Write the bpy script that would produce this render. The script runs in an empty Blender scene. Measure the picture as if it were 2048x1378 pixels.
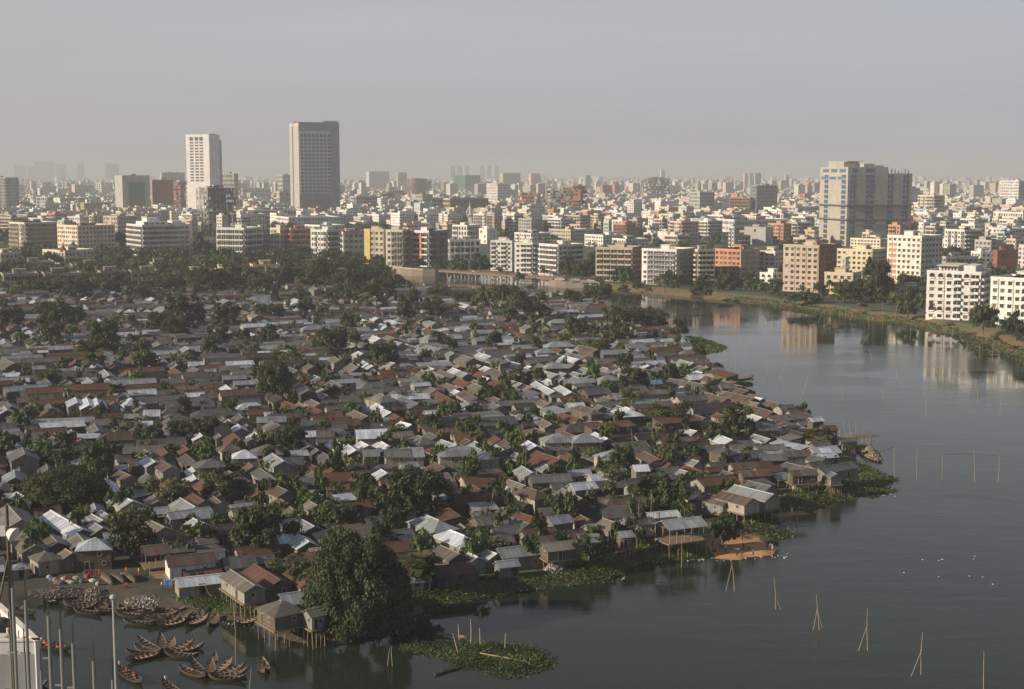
import bpy, math, random
import numpy as np
from mathutils import Vector, Matrix
RND = random.Random(7)
R = math.radians
S = bpy.context.scene
COL = S.collection

# ------------------------------------------------------------------ camera model
H, F, YH, CX, CY = 68.0, 2800.0, 350.0, 1024.0, 689.0
TH = math.atan((CY - YH) / F)
ct, st = math.cos(TH), math.sin(TH)

def P(px, py, z=0.0):
    """point of the horizontal plane z seen at picture position px, py (2048 wide)"""
    X, Y = (px - CX) / F, -(py - CY) / F
    d = (X, ct + Y * st, -st + Y * ct)
    t = (z - H) / d[2]
    return (d[0] * t, d[1] * t, z)

def proj(x, y, z):
    dep = y * ct + (H - z) * st
    Y = (y * st + (z - H) * ct) / dep
    return CX + F * x / dep, CY - F * Y, dep

cam = bpy.data.cameras.new('camera'); camo = bpy.data.objects.new('camera', cam); COL.objects.link(camo)
camo.location = (0, 0, H); camo.rotation_euler = (math.pi / 2 - TH, 0, 0)
cam.sensor_width = 36; cam.lens = F / 2048 * 36; cam.clip_end = 2e5; cam.clip_start = 0.5
S.camera = camo

# ------------------------------------------------------------------ nodes
def nmat(name):
    m = bpy.data.materials.new(name); m.use_nodes = True
    t = m.node_tree; b = t.nodes['Principled BSDF']
    return m, t, b
def N(t, typ, **kw):
    n = t.nodes.new(typ)
    for k, v in kw.items():
        if k.startswith('i_'): n.inputs[k[2:].replace('_', ' ')].default_value = v
        else: setattr(n, k, v)
    return n
def L(t, a, b): t.links.new(a, b)
def math_(t, op, a, b=None, c=None, clamp=False):
    n = t.nodes.new('ShaderNodeMath'); n.operation = op; n.use_clamp = clamp
    for i, v in enumerate((a, b, c)):
        if v is None: continue
        if isinstance(v, (int, float)): n.inputs[i].default_value = v
        else: t.links.new(v, n.inputs[i])
    return n.outputs[0]
def mixc(t, f, a, b, mode='MIX'):
    n = t.nodes.new('ShaderNodeMix'); n.data_type = 'RGBA'; n.blend_type = mode
    for i, v in ((0, f), (6, a), (7, b)):
        if isinstance(v, (int, float)): n.inputs[i].default_value = v
        elif isinstance(v, tuple): n.inputs[i].default_value = v if len(v) == 4 else v + (1,)
        else: t.links.new(v, n.inputs[i])
    return n.outputs[2]
def noise(t, vec, scale, detail=3, rough=.55):
    n = t.nodes.new('ShaderNodeTexNoise'); n.inputs['Scale'].default_value = scale
    n.inputs['Detail'].default_value = detail; n.inputs['Roughness'].default_value = rough
    if vec is not None: t.links.new(vec, n.inputs['Vector'])
    return n.outputs['Fac']
def ramp(t, f, lo, hi, a=0., b=1.):
    n = t.nodes.new('ShaderNodeMapRange'); n.clamp = True
    n.inputs[1].default_value = lo; n.inputs[2].default_value = hi; n.inputs[3].default_value = a; n.inputs[4].default_value = b
    t.links.new(f, n.inputs[0]); return n.outputs[0]
def gray(t, v):
    n = t.nodes.new('ShaderNodeCombineColor')
    for i in range(3): t.links.new(v, n.inputs[i])
    return n.outputs[0]
def attr(t, name='Col'):
    return N(t, 'ShaderNodeAttribute', attribute_name=name)
def geo_pos(t): return t.nodes.new('ShaderNodeNewGeometry').outputs['Position']

M = {}
# painted plaster / concrete, with rain stains running down
m, t, b = nmat('plaster'); M['plaster'] = m
p = geo_pos(t); mp = N(t, 'ShaderNodeMapping'); mp.inputs['Scale'].default_value = (1, 1, .18); L(t, p, mp.inputs[0])
f1 = ramp(t, noise(t, mp.outputs[0], .9, 4), .35, .75, 1.0, .74)
f2 = ramp(t, noise(t, p, .12, 3), .3, .7, 1.06, .88)
L(t, mixc(t, 1.0, attr(t).outputs['Color'], gray(t, math_(t, 'MULTIPLY', f1, f2)), 'MULTIPLY'), b.inputs['Base Color'])
b.inputs['Roughness'].default_value = .85
# distant facades: windows in rows by real size (uv in metres)
m, t, b = nmat('facade'); M['facade'] = m
uv = N(t, 'ShaderNodeUVMap'); sp = N(t, 'ShaderNodeSeparateXYZ'); L(t, uv.outputs[0], sp.inputs[0])
u = math_(t, 'DIVIDE', sp.outputs[0], 3.3); v = math_(t, 'DIVIDE', sp.outputs[1], 3.2)
fu, fv = math_(t, 'FRACT', u), math_(t, 'FRACT', v)
cb = N(t, 'ShaderNodeCombineXYZ'); L(t, math_(t, 'FLOOR', u), cb.inputs[0]); L(t, math_(t, 'FLOOR', v), cb.inputs[1])
wn = N(t, 'ShaderNodeTexWhiteNoise'); L(t, cb.outputs[0], wn.inputs[0])
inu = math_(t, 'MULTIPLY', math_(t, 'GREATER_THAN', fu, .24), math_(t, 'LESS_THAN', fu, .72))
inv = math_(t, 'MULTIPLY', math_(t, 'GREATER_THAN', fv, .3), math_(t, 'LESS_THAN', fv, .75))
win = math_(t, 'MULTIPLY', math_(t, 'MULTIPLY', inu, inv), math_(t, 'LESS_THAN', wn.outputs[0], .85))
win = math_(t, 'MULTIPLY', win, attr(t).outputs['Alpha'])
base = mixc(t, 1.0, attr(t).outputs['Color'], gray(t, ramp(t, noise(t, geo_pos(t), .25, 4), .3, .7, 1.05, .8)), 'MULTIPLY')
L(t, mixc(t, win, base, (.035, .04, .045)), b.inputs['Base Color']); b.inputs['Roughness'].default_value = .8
# corrugated roof sheets
m, t, b = nmat('roof_sheet'); M['roof'] = m
uv = N(t, 'ShaderNodeUVMap'); sp = N(t, 'ShaderNodeSeparateXYZ'); L(t, uv.outputs[0], sp.inputs[0])
u = math_(t, 'DIVIDE', sp.outputs[0], .82); v = math_(t, 'DIVIDE', sp.outputs[1], 2.3)
cb = N(t, 'ShaderNodeCombineXYZ'); L(t, math_(t, 'FLOOR', u), cb.inputs[0]); L(t, math_(t, 'FLOOR', v), cb.inputs[1])
wn = N(t, 'ShaderNodeTexWhiteNoise'); L(t, cb.outputs[0], wn.inputs[0])
sepc = N(t, 'ShaderNodeSeparateColor'); L(t, wn.outputs[1], sepc.inputs[0])
cb2 = N(t, 'ShaderNodeCombineXYZ'); L(t, math_(t, 'FLOOR', math_(t, 'DIVIDE', sp.outputs[0], 2.9)), cb2.inputs[0]); L(t, math_(t, 'FLOOR', v), cb2.inputs[1])
wn2 = N(t, 'ShaderNodeTexWhiteNoise'); L(t, cb2.outputs[0], wn2.inputs[0])
A = attr(t)
bright = math_(t, 'MULTIPLY', ramp(t, wn.outputs[0], 0, 1, .8, 1.16), ramp(t, wn2.outputs[0], 0, 1, .84, 1.14))
streak = N(t, 'ShaderNodeMapping'); streak.inputs['Scale'].default_value = (2.2, .35, 1); L(t, uv.outputs[0], streak.inputs[0])
sn = noise(t, streak.outputs[0], 1.0, 5, .65)
bright = math_(t, 'MULTIPLY', bright, ramp(t, sn, .3, .75, 1.14, .72))
lap = math_(t, 'LESS_THAN', math_(t, 'FRACT', u), .1)
lap2 = math_(t, 'LESS_THAN', math_(t, 'FRACT', v), .035)
bright = math_(t, 'MULTIPLY', bright, math_(t, 'SUBTRACT', 1.0, math_(t, 'MULTIPLY', math_(t, 'MAXIMUM', lap, lap2), .3)))
rustn = math_(t, 'ADD', math_(t, 'MULTIPLY', sepc.outputs[1], .45), math_(t, 'ADD', math_(t, 'MULTIPLY', wn2.outputs[0], .25), math_(t, 'MULTIPLY', sn, .3)))
rust = math_(t, 'MULTIPLY', math_(t, 'SUBTRACT', A.outputs['Alpha'], rustn), 6.0, clamp=True)
rcol = mixc(t, ramp(t, sn, .35, .7), (.075, .034, .022), (.14, .066, .04))
base = mixc(t, math_(t, 'MULTIPLY', rust, .9), A.outputs['Color'], rcol)
L(t, mixc(t, 1.0, base, gray(t, bright), 'MULTIPLY'), b.inputs['Base Color'])
L(t, math_(t, 'MULTIPLY', math_(t, 'SUBTRACT', 1.0, rust), .4), b.inputs['Metallic'])
L(t, math_(t, 'ADD', math_(t, 'MULTIPLY', rust, .35), .40), b.inputs['Roughness'])
wv = N(t, 'ShaderNodeTexWave', i_Scale=2.0); wv.bands_direction = 'X'; L(t, uv.outputs[0], wv.inputs[0])
bp = N(t, 'ShaderNodeBump', i_Strength=.35, i_Distance=.05); L(t, wv.outputs['Fac'], bp.inputs['Height']); L(t, bp.outputs[0], b.inputs['Normal'])
# tin / bamboo walls in upright sheets
m, t, b = nmat('wall_sheet'); M['sheet'] = m
uv = N(t, 'ShaderNodeUVMap'); sp = N(t, 'ShaderNodeSeparateXYZ'); L(t, uv.outputs[0], sp.inputs[0])
u = math_(t, 'DIVIDE', sp.outputs[0], .7); cb = N(t, 'ShaderNodeCombineXYZ'); L(t, math_(t, 'FLOOR', u), cb.inputs[0])
wn = N(t, 'ShaderNodeTexWhiteNoise'); L(t, cb.outputs[0], wn.inputs[0])
lap = math_(t, 'SUBTRACT', 1.0, math_(t, 'MULTIPLY', math_(t, 'LESS_THAN', math_(t, 'FRACT', u), .12), .4))
br = math_(t, 'MULTIPLY', math_(t, 'MULTIPLY', ramp(t, wn.outputs[0], 0, 1, .75, 1.15), lap), ramp(t, noise(t, uv.outputs[0], 1.2, 5, .7), .3, .75, 1.1, .7))
L(t, mixc(t, 1.0, attr(t).outputs['Color'], gray(t, br), 'MULTIPLY'), b.inputs['Base Color']); b.inputs['Roughness'].default_value = .75
# plain coloured stuff
m, t, b = nmat('plain'); M['plain'] = m
L(t, mixc(t, 1.0, attr(t).outputs['Color'], gray(t, ramp(t, noise(t, geo_pos(t), 1.6, 4), .3, .7, 1.12, .82)), 'MULTIPLY'), b.inputs['Base Color'])
b.inputs['Roughness'].default_value = .7
m, t, b = nmat('glass'); M['glass'] = m
L(t, attr(t).outputs['Color'], b.inputs['Base Color']); b.inputs['Roughness'].default_value = .18; b.inputs['Specular IOR Level'].default_value = .6
# leaves
m, t, b = nmat('leaves'); M['leaf'] = m
oi = N(t, 'ShaderNodeObjectInfo'); A = attr(t)
hs = N(t, 'ShaderNodeHueSaturation'); L(t, ramp(t, oi.outputs['Random'], 0, 1, .485, .515), hs.inputs['Hue'])
hs.inputs['Saturation'].default_value = .88
L(t, ramp(t, math_(t, 'FRACT', math_(t, 'MULTIPLY', oi.outputs['Random'], 7.3)), 0, 1, .8, 1.25), hs.inputs['Value']); L(t, A.outputs['Color'], hs.inputs['Color'])
L(t, hs.outputs[0], b.inputs['Base Color']); b.inputs['Roughness'].default_value = .6; b.inputs['Specular IOR Level'].default_value = .25
tr = N(t, 'ShaderNodeBsdfTranslucent'); L(t, mixc(t, 1.0, hs.outputs[0], (1.0, 1.1, .5), 'MULTIPLY'), tr.inputs[0])
ms = N(t, 'ShaderNodeMixShader', i_Fac=.25); L(t, b.outputs[0], ms.inputs[1]); L(t, tr.outputs[0], ms.inputs[2])
L(t, ms.outputs[0], t.nodes['Material Output'].inputs[0])
# water
m, t, b = nmat('lake_water'); M['water'] = m
p = geo_pos(t)
mp = N(t, 'ShaderNodeMapping'); mp.inputs['Scale'].default_value = (.35, 1.0, 1); mp.inputs['Rotation'].default_value = (0, 0, R(8)); L(t, p, mp.inputs[0])
mp2 = N(t, 'ShaderNodeMapping'); mp2.inputs['Scale'].default_value = (.010, .016, 1); mp2.inputs['Rotation'].default_value = (0, 0, R(-14)); L(t, p, mp2.inputs[0])
wind = ramp(t, noise(t, mp2.outputs[0], 1.0, 4, .6), .46, .56)
h1 = noise(t, mp.outputs[0], 1.1, 3, .6); h2 = noise(t, mp.outputs[0], .28, 2, .5)
hh = math_(t, 'MULTIPLY', math_(t, 'ADD', math_(t, 'MULTIPLY', h1, .55), h2), math_(t, 'ADD', math_(t, 'MULTIPLY', wind, .75), .28))
bp = N(t, 'ShaderNodeBump', i_Strength=.30, i_Distance=.16); L(t, hh, bp.inputs['Height']); L(t, bp.outputs[0], b.inputs['Normal'])
L(t, mixc(t, noise(t, mp2.outputs[0], 2.5, 3), (.014, .023, .016), (.019, .027, .018)), b.inputs['Base Color'])
L(t, math_(t, 'ADD', math_(t, 'MULTIPLY', wind, .11), .03), b.inputs['Roughness']); b.inputs['IOR'].default_value = 1.33
# ground
m, t, b = nmat('earth'); M['ground'] = m
p = geo_pos(t)
k = mixc(t, ramp(t, noise(t, p, .11, 5, .6), .42, .58), attr(t).outputs['Color'], attr(t, 'Col2').outputs['Color'])
k = mixc(t, 1.0, k, gray(t, ramp(t, noise(t, p, .8, 5, .7), .3, .7, 1.2, .7)), 'MULTIPLY')
L(t, k, b.inputs['Base Color']); b.inputs['Roughness'].default_value = .95
bp = N(t, 'ShaderNodeBump', i_Strength=.6, i_Distance=.3); L(t, noise(t, p, 1.5, 5, .7), bp.inputs['Height']); L(t, bp.outputs[0], b.inputs['Normal'])

# ------------------------------------------------------------------ mesh builder
class MB:
    def __init__(s): s.v = []; s.f = []; s.m = []; s.c = []; s.u = []; s.T = None
    def at(s, x=0, y=0, z=0, a=0): s.T = (x, y, z, math.cos(a), math.sin(a)); return s
    def face(s, pts, mat, col, uv=None):
        n = len(s.v)
        if s.T:
            x0, y0, z0, c, sn = s.T
            pts = [(x0 + p[0] * c - p[1] * sn, y0 + p[0] * sn + p[1] * c, z0 + p[2]) for p in pts]
        s.v += pts; s.f.append(tuple(range(n, n + len(pts)))); s.m.append(mat)
        s.c.append(col if len(col) == 4 else (col[0], col[1], col[2], 1.)); s.u.append(uv or [(0, 0)] * len(pts))
    def mesh8(s, b, t, mat, col, uo=0., bottom=True, top=None):
        """b, t: four bottom, four top corners counter-clockwise seen from above"""
        uu = uo
        for i in range(4):
            j = (i + 1) % 4
            w = math.dist(b[i], b[j]); h = t[i][2] - b[i][2]; h2 = t[j][2] - b[j][2]
            s.face([b[i], b[j], t[j], t[i]], mat, col, [(uu, 0), (uu + w, 0), (uu + w, h2), (uu, h)]); uu += w
        s.face([t[0], t[1], t[2], t[3]], (top or (mat, col))[0], (top or (mat, col))[1], [(p[0], p[1]) for p in t])
        if bottom: s.face([b[3], b[2], b[1], b[0]], mat, col)
    def box(s, x0, y0, z0, x1, y1, z1, mat, col, uo=0., bottom=True, top=None):
        s.mesh8([(x0, y0, z0), (x1, y0, z0), (x1, y1, z0), (x0, y1, z0)], [(x0, y0, z1), (x1, y0, z1), (x1, y1, z1), (x0, y1, z1)], mat, col, uo, bottom, top)
    def tube(s, p0, p1, r0, r1, mat, col, n=6, cap=True):
        a = Vector(p0); d = Vector(p1) - a; L_ = d.length
        if L_ < 1e-6: return
        d.normalize(); q = d.to_track_quat('Z', 'Y')
        rg = []
        for r, c in ((r0, a), (r1, Vector(p1))):
            rg.append([tuple(c + q @ Vector((r * math.cos(6.2832 * i / n), r * math.sin(6.2832 * i / n), 0))) for i in range(n)])
        for i in range(n):
            j = (i + 1) % n; s.face([rg[0][i], rg[0][j], rg[1][j], rg[1][i]], mat, col, [(i * .3, 0), (i * .3 + .3, 0), (i * .3 + .3, L_), (i * .3, L_)])
        if cap: s.face(rg[1], mat, col); s.face(rg[0][::-1], mat, col)
    def lathe(s, prof, mat, col, n=12, c=(0, 0, 0)):
        for k in range(len(prof) - 1):
            (r0, z0), (r1, z1) = prof[k], prof[k + 1]
            for i in range(n):
                a0, a1 = 6.2832 * i / n, 6.2832 * (i + 1) / n
                pt = lambda r, a, z: (c[0] + r * math.cos(a), c[1] + r * math.sin(a), c[2] + z)
                if r0 < 1e-4: s.face([pt(0, 0, z0), pt(r1, a1, z1), pt(r1, a0, z1)][::-1], mat, col)
                elif r1 < 1e-4: s.face([pt(r0, a0, z0), pt(r0, a1, z0), pt(0, 0, z1)], mat, col)
                else: s.face([pt(r0, a0, z0), pt(r0, a1, z0), pt(r1, a1, z1), pt(r1, a0, z1)], mat, col)
    def mesh(s, name):
        me = bpy.data.meshes.new(name)
        nv, nf = len(s.v), len(s.f)
        me.vertices.add(nv); me.vertices.foreach_set('co', np.array(s.v, dtype=np.float32).ravel())
        lens = np.array([len(f) for f in s.f], dtype=np.int32); tot = int(lens.sum())
        me.loops.add(tot); me.loops.foreach_set('vertex_index', np.concatenate([np.array(f, dtype=np.int32) for f in s.f]) if nf < 50 else np.fromiter((i for f in s.f for i in f), dtype=np.int32, count=tot))
        me.polygons.add(nf); me.polygons.foreach_set('loop_start', np.concatenate(([0], np.cumsum(lens)[:-1])).astype(np.int32))
        names = sorted(set(s.m)); ix = {n: i for i, n in enumerate(names)}
        me.update(calc_edges=True)
        for n in names: me.materials.append(M[n])
        me.polygons.foreach_set('material_index', np.array([ix[x] for x in s.m], dtype=np.int32))
        ca = me.color_attributes.new('Col', 'FLOAT_COLOR', 'CORNER')
        ca.data.foreach_set('color', np.repeat(np.array(s.c, dtype=np.float32), lens, axis=0).ravel())
        ul = me.uv_layers.new(name='UVMap'); ul.data.foreach_set('uv', np.fromiter((c for q in s.u for p in q for c in p), dtype=np.float32, count=tot * 2))
        return me
    def obj(s, name, parent=None, loc=(0, 0, 0), rz=0):
        return link(name, s.mesh(name), parent, loc, rz)
def link(name, me, parent=None, loc=(0, 0, 0), rz=0, sc=None):
    o = bpy.data.objects.new(name, me); COL.objects.link(o); o.parent = parent; o.location = loc; o.rotation_euler = (0, 0, rz)
    if sc: o.scale = sc
    return o
def tag(o, label=None, cat=None, group=None, kind=None):
    if label: o['label'] = label
    if cat: o['category'] = cat
    if group: o['group'] = group
    if kind: o['kind'] = kind
    return o

# ------------------------------------------------------------------ labels told by neighbours
LANDMARKS = []          # (phrase, px, py)
PENDING = []            # (object, description, px, py, noun)
def later(o, desc, px, py): PENDING.append((o, desc, px, py))
ORD = ['', 'second', 'third', 'fourth', 'fifth', 'sixth', 'seventh', 'eighth', 'ninth', 'tenth', 'eleventh', 'twelfth', 'thirteenth', 'fourteenth', 'fifteenth', 'sixteenth', 'seventeenth', 'eighteenth', 'nineteenth', 'twentieth']
def finish_labels():
    seen = {}
    for o, desc, px, py in PENDING:
        best = min(LANDMARKS, key=lambda l: (l[1] - px) ** 2 + (2.0 * (l[2] - py)) ** 2)
        dx, dy = px - best[1], 2.0 * (py - best[2])
        rel = ('left of' if dx < 0 else 'right of') if abs(dx) > abs(dy) else ('behind' if dy < 0 else 'in front of')
        seen.setdefault((desc, rel, best[0]), []).append((dx * dx + dy * dy, o))
    for (desc, rel, lm), lst in seen.items():
        lst.sort(key=lambda q: q[0])
        for i, (d, o) in enumerate(lst):
            if i == 0: o['label'] = f'{desc} {rel} {lm}' if len(lst) == 1 else f'{desc}, nearest {rel} {lm}'
            else: o['label'] = f'{desc}, {ORD[i] if i < 20 else str(i + 1) + "th"} {rel} {lm}'
# ------------------------------------------------------------------ shorelines (picture positions of the water's edge)
WATER_PX = [(-700, 1236), (0, 1226), (60, 1216), (120, 1204), (200, 1210), (290, 1222), (360, 1232), (430, 1236), (500, 1244), (545, 1272), (610, 1284), (690, 1284), (780, 1268), (822, 1238),
 (850, 1212), (930, 1200), (1000, 1190), (1075, 1176), (1130, 1172), (1215, 1160), (1262, 1140), (1275, 1126), (1330, 1124), (1400, 1117), (1480, 1119), (1535, 1111), (1562, 1096),
 (1520, 1084), (1540, 1078), (1568, 1070), (1560, 1050), (1572, 1036), (1640, 1012), (1690, 985), (1700, 950), (1712, 915), (1690, 880), (1640, 852), (1570, 826), (1530, 808), (1500, 790), (1480, 765),
 (1440, 745), (1420, 722), (1390, 700), (1370, 678), (1330, 660), (1290, 645), (1235, 628), (1190, 608), (1130, 600), (1060, 588), (980, 592), (900, 586), (840, 580), (805, 572), (780, 560), (770, 545), (790, 547),
 (835, 553), (892, 550), (960, 541), (1090, 548), (1097, 572), (1150, 575), (1200, 577), (1262, 584), (1330, 590), (1420, 598), (1500, 606), (1580, 616), (1660, 628), (1740, 640), (1800, 646),
 (1850, 656), (1905, 668), (1950, 676), (1975, 690), (2010, 706), (2060, 716), (2300, 760), (2900, 900), (3000, 1900), (150, 1650), (60, 1560), (20, 1470), (-700, 1440)]
WP = np.array([P(x, y, 0)[:2] for x, y in WATER_PX])
def poly_sd(pts, poly):
    """signed distance, positive inside"""
    x, y = pts[:, 0], pts[:, 1]; ins = np.zeros(len(pts), bool); dmin = np.full(len(pts), 1e18)
    n = len(poly)
    for i in range(n):
        ax, ay = poly[i]; bx, by = poly[(i + 1) % n]
        c = ((ay > y) != (by > y)); 
        with np.errstate(divide='ignore', invalid='ignore'):
            ins ^= c & (x < (bx - ax) * (y - ay) / (by - ay + 1e-30) + ax)
        ex, ey = bx - ax, by - ay; q = np.clip(((x - ax) * ex + (y - ay) * ey) / (ex * ex + ey * ey + 1e-12), 0, 1)
        dmin = np.minimum(dmin, (x - ax - q * ex) ** 2 + (y - ay - q * ey) ** 2)
    d = np.sqrt(dmin); return np.where(ins, d, -d)
CITYB = [(-5000, 556), (770, 552), (880, 560), (1100, 580), (1200, 586), (1420, 606), (1660, 636), (1850, 664), (1960, 690), (2100, 735), (3000, 1000), (9000, 2000)]
def city_b(px): return np.interp(px, [c[0] for c in CITYB], [c[1] for c in CITYB])
def shore(x, y): return -float(poly_sd(np.array([[x, y]]), WP)[0])
def projpy(x, y):
    dep = y * ct + H * st; return CX + F * x / dep, CY - F * (y * st - H * ct) / dep
def landz(x, y):
    px, py = projpy(x, y); return 1.2 + 1.8 * np.clip((city_b(px) - py) / 8.0, 0, 1)
# polar grid: one sheet out to the horizon
Ds = [25.0]
while Ds[-1] < 70000: Ds.append(Ds[-1] * (1.0065 if 150 < Ds[-1] < 1500 else 1.03))
Ds = np.array(Ds); As = np.concatenate([np.linspace(-80, -24, 30)[:-1], np.linspace(-24, 24, 420), np.linspace(24, 80, 30)[1:]]) * math.pi / 180
DD, AA = np.meshgrid(Ds, As, indexing='ij'); X = (DD * np.sin(AA)).ravel(); Y = (DD * np.cos(AA)).ravel()
sd = poly_sd(np.stack([X, Y], 1), WP)           # + in water
lz = landz(X, Y)
jit = (np.sin(X * .9 + 1.3 * np.sin(Y * .7)) + np.sin(Y * 1.1 + X * .23)) * .35
s_ = -(sd + jit)
Z = np.where(s_ > 0, np.minimum(lz, s_ * .32 + .02), np.maximum(-1.6, s_ * .3))
Z = np.where(X ** 2 + Y ** 2 > 2500 ** 2, 3.0, Z)
px, py = projpy(X, Y)
city = py < city_b(px)
near = (s_ > -2) & (s_ < 13)
def blend(c, mask, new): c[mask] = new
C1 = np.tile(np.array([.085, .066, .05]), (len(X), 1)); C2 = np.tile(np.array([.05, .05, .043]), (len(X), 1))
blend(C1, city, (.085, .085, .075)); blend(C2, city, (.035, .05, .024))
wood = city & (px < 800) & (py > 495); blend(C1, wood, (.05, .055, .03)); blend(C2, wood, (.03, .045, .018))
m1 = city & near & (px > 1180); blend(C1, m1, (.19, .11, .065)); blend(C2, m1, (.08, .12, .032))
m2 = (~city) & near & (py < 1230); blend(C1, m2, (.06, .10, .025)); blend(C2, m2, (.11, .09, .06))
m3 = (py > 1120) & (py < 1235) & (px < 420); blend(C1, m3, (.075, .06, .048)); blend(C2, m3, (.045, .045, .035))
def inpx(poly):
    q = np.array(poly, float); return poly_sd(np.stack([px, py], 1), q) > 0
sand = inpx([(1405, 1088), (1440, 1074), (1520, 1082), (1562, 1092), (1550, 1112), (1480, 1121), (1430, 1116)]); blend(C1, sand, (.55, .30, .14)); blend(C2, sand, (.46, .25, .12))
Z = np.where(sand, np.minimum(Z, .45), Z)
nr, nc = len(Ds), len(As); idx = np.arange(nr * nc).reshape(nr, nc)
q = np.stack([idx[:-1, :-1], idx[:-1, 1:], idx[1:, 1:], idx[1:, :-1]], -1).reshape(-1, 4)[:, ::-1]
me = bpy.data.meshes.new('ground'); me.vertices.add(nr * nc); me.vertices.foreach_set('co', np.stack([X, Y, Z], 1).astype(np.float32).ravel())
me.loops.add(q.size); me.loops.foreach_set('vertex_index', q.astype(np.int32).ravel()); me.polygons.add(len(q)); me.polygons.foreach_set('loop_start', np.arange(0, q.size, 4, dtype=np.int32))
me.update(calc_edges=True); me.materials.append(M['ground'])
for nm, C_ in (('Col', C1), ('Col2', C2)):
    a_ = me.color_attributes.new(nm, 'FLOAT_COLOR', 'POINT'); a_.data.foreach_set('color', np.concatenate([C_, np.ones((len(X), 1))], 1).astype(np.float32).ravel())
me.polygons.foreach_set('use_smooth', np.ones(len(q), bool))
tag(link('ground', me), kind='structure')
mb = MB(); mb.face([(-3000, 15, 0), (3000, 15, 0), (3000, 2400, 0), (-3000, 2400, 0)], 'water', (1, 1, 1)); tag(mb.obj('water'), kind='structure')

# ------------------------------------------------------------------ light, sky, haze
SUN_AZ = math.atan2(-1.0, -.16)      # x, y of the direction towards the sun
SUN_EL = R(22)
sd_ = Vector((-math.cos(SUN_EL) * math.cos(R(19)), -math.cos(SUN_EL) * math.sin(R(19)), math.sin(SUN_EL)))
sun = bpy.data.lights.new('sun', 'SUN'); sun.energy = SUN_E if 'SUN_E' in globals() else 5.0; sun.angle = R(.6); sun.color = (1.0, .83, .62)
so = bpy.data.objects.new('sun', sun); COL.objects.link(so); so.rotation_euler = sd_.to_track_quat('Z', 'Y').to_euler()
w = bpy.data.worlds.new('World'); S.world = w; w.use_nodes = True; t = w.node_tree
bg = t.nodes['Background']; sk = t.nodes.new('ShaderNodeTexSky'); sk.sky_type = 'NISHITA'; sk.sun_disc = False
sk.sun_elevation = SUN_EL; sk.sun_rotation = math.atan2(sd_.x, sd_.y); sk.air_density = 1.0; sk.dust_density = 6.0; sk.ozone_density = 1.0; sk.altitude = 20
hs = N(t, 'ShaderNodeHueSaturation'); hs.inputs['Saturation'].default_value = .42; L(t, sk.outputs[0], hs.inputs['Color'])
tc = N(t, 'ShaderNodeTexCoord'); spx = N(t, 'ShaderNodeSeparateXYZ'); L(t, tc.outputs['Generated'], spx.inputs[0])
smog = mixc(t, ramp(t, spx.outputs[0], -.45, .45), (4.0, 4.0, 4.05), (3.6, 3.9, 4.35))       # dust veil: warmer towards the sun
smog = mixc(t, ramp(t, spx.outputs[2], .0, .11, .42, 0.), smog, (2.75, 2.66, 2.62))
smog = mixc(t, ramp(t, spx.outputs[2], .10, .42), smog, (1.1, 1.3, 1.7))
sn_ = N(t, 'ShaderNodeMapping'); sn_.inputs['Scale'].default_value = (1, 1, 9); L(t, tc.outputs['Generated'], sn_.inputs[0])
smog = mixc(t, 1.0, smog, gray(t, ramp(t, noise(t, sn_.outputs[0], 2.2, 4, .6), .3, .7, .955, 1.045)), 'MULTIPLY')
L(t, mixc(t, .975, mixc(t, 1.0, hs.outputs[0], (.96, .98, 1.06), 'MULTIPLY'), smog), bg.inputs[0]); bg.inputs[1].default_value = .095
S.view_settings.view_transform = 'Standard'; S.view_settings.look = 'None'; S.view_settings.gamma = 1; S.view_settings.exposure = .42
mh = bpy.data.materials.new('haze'); mh.use_nodes = True; t = mh.node_tree; t.nodes.clear()
o_ = t.nodes.new('ShaderNodeOutputMaterial'); pv = t.nodes.new('ShaderNodeVolumePrincipled')
pv.inputs['Color'].default_value = (.66, .70, .765, 1); pv.inputs['Density'].default_value = .00015; pv.inputs['Anisotropy'].default_value = 0
L(t, pv.outputs[0], o_.inputs['Volume']); M['haze'] = mh
mb = MB(); mb.box(-75000, -200, -2.8, 75000, 75000, 175, 'haze', (1, 1, 1)); tag(mb.obj('haze'), kind='stuff')
S.cycles.volume_bounces = 2; S.cycles.max_bounces = 6; S.cycles.diffuse_bounces = 2; S.cycles.glossy_bounces = 3; S.cycles.transmission_bounces = 2; S.cycles.transparent_max_bounces = 6
S.cycles.use_denoising = True; S.cycles.volume_step_rate = 1.0
# ------------------------------------------------------------------ occupancy of the ground by huts (1 m cells, turned with the lanes)
GA = R(24); gc, gs = math.cos(GA), math.sin(GA)
def to_uv(x, y): return x * gc + y * gs, -x * gs + y * gc
def from_uv(u, v): return u * gc - v * gs, u * gs + v * gc
U0, V0, CS = -400, 20, .8
OCC = np.zeros((int(1100 / CS), int(1300 / CS)), np.int8)
uu, vv = np.meshgrid(U0 + (np.arange(OCC.shape[0]) + .5) * CS, V0 + (np.arange(OCC.shape[1]) + .5) * CS, indexing='ij')
gx, gy = from_uv(uu.ravel(), vv.ravel())
gpx, gpy = projpy(gx, gy)
free = (-poly_sd(np.stack([gx, gy], 1), WP) > 2.5) & (gpx > -90) & (gpx < 2100) & (gpy > np.interp(gpx, [0, 300, 560, 760, 1000, 1300], [583, 578, 572, 566, 572, 600])) & (gy > 100) & (gy < 1000)
free &= ~((gpx < 330) & (gpy > np.where(gpx < 92, 1182, 1150))) & ~((gpx < 640) & (gpy > 1215))
free &= gpx < np.interp(gpy, [560, 700, 800, 900, 1000, 1130], [1500, 1420, 1540, 1700, 1640, 1300])
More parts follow.
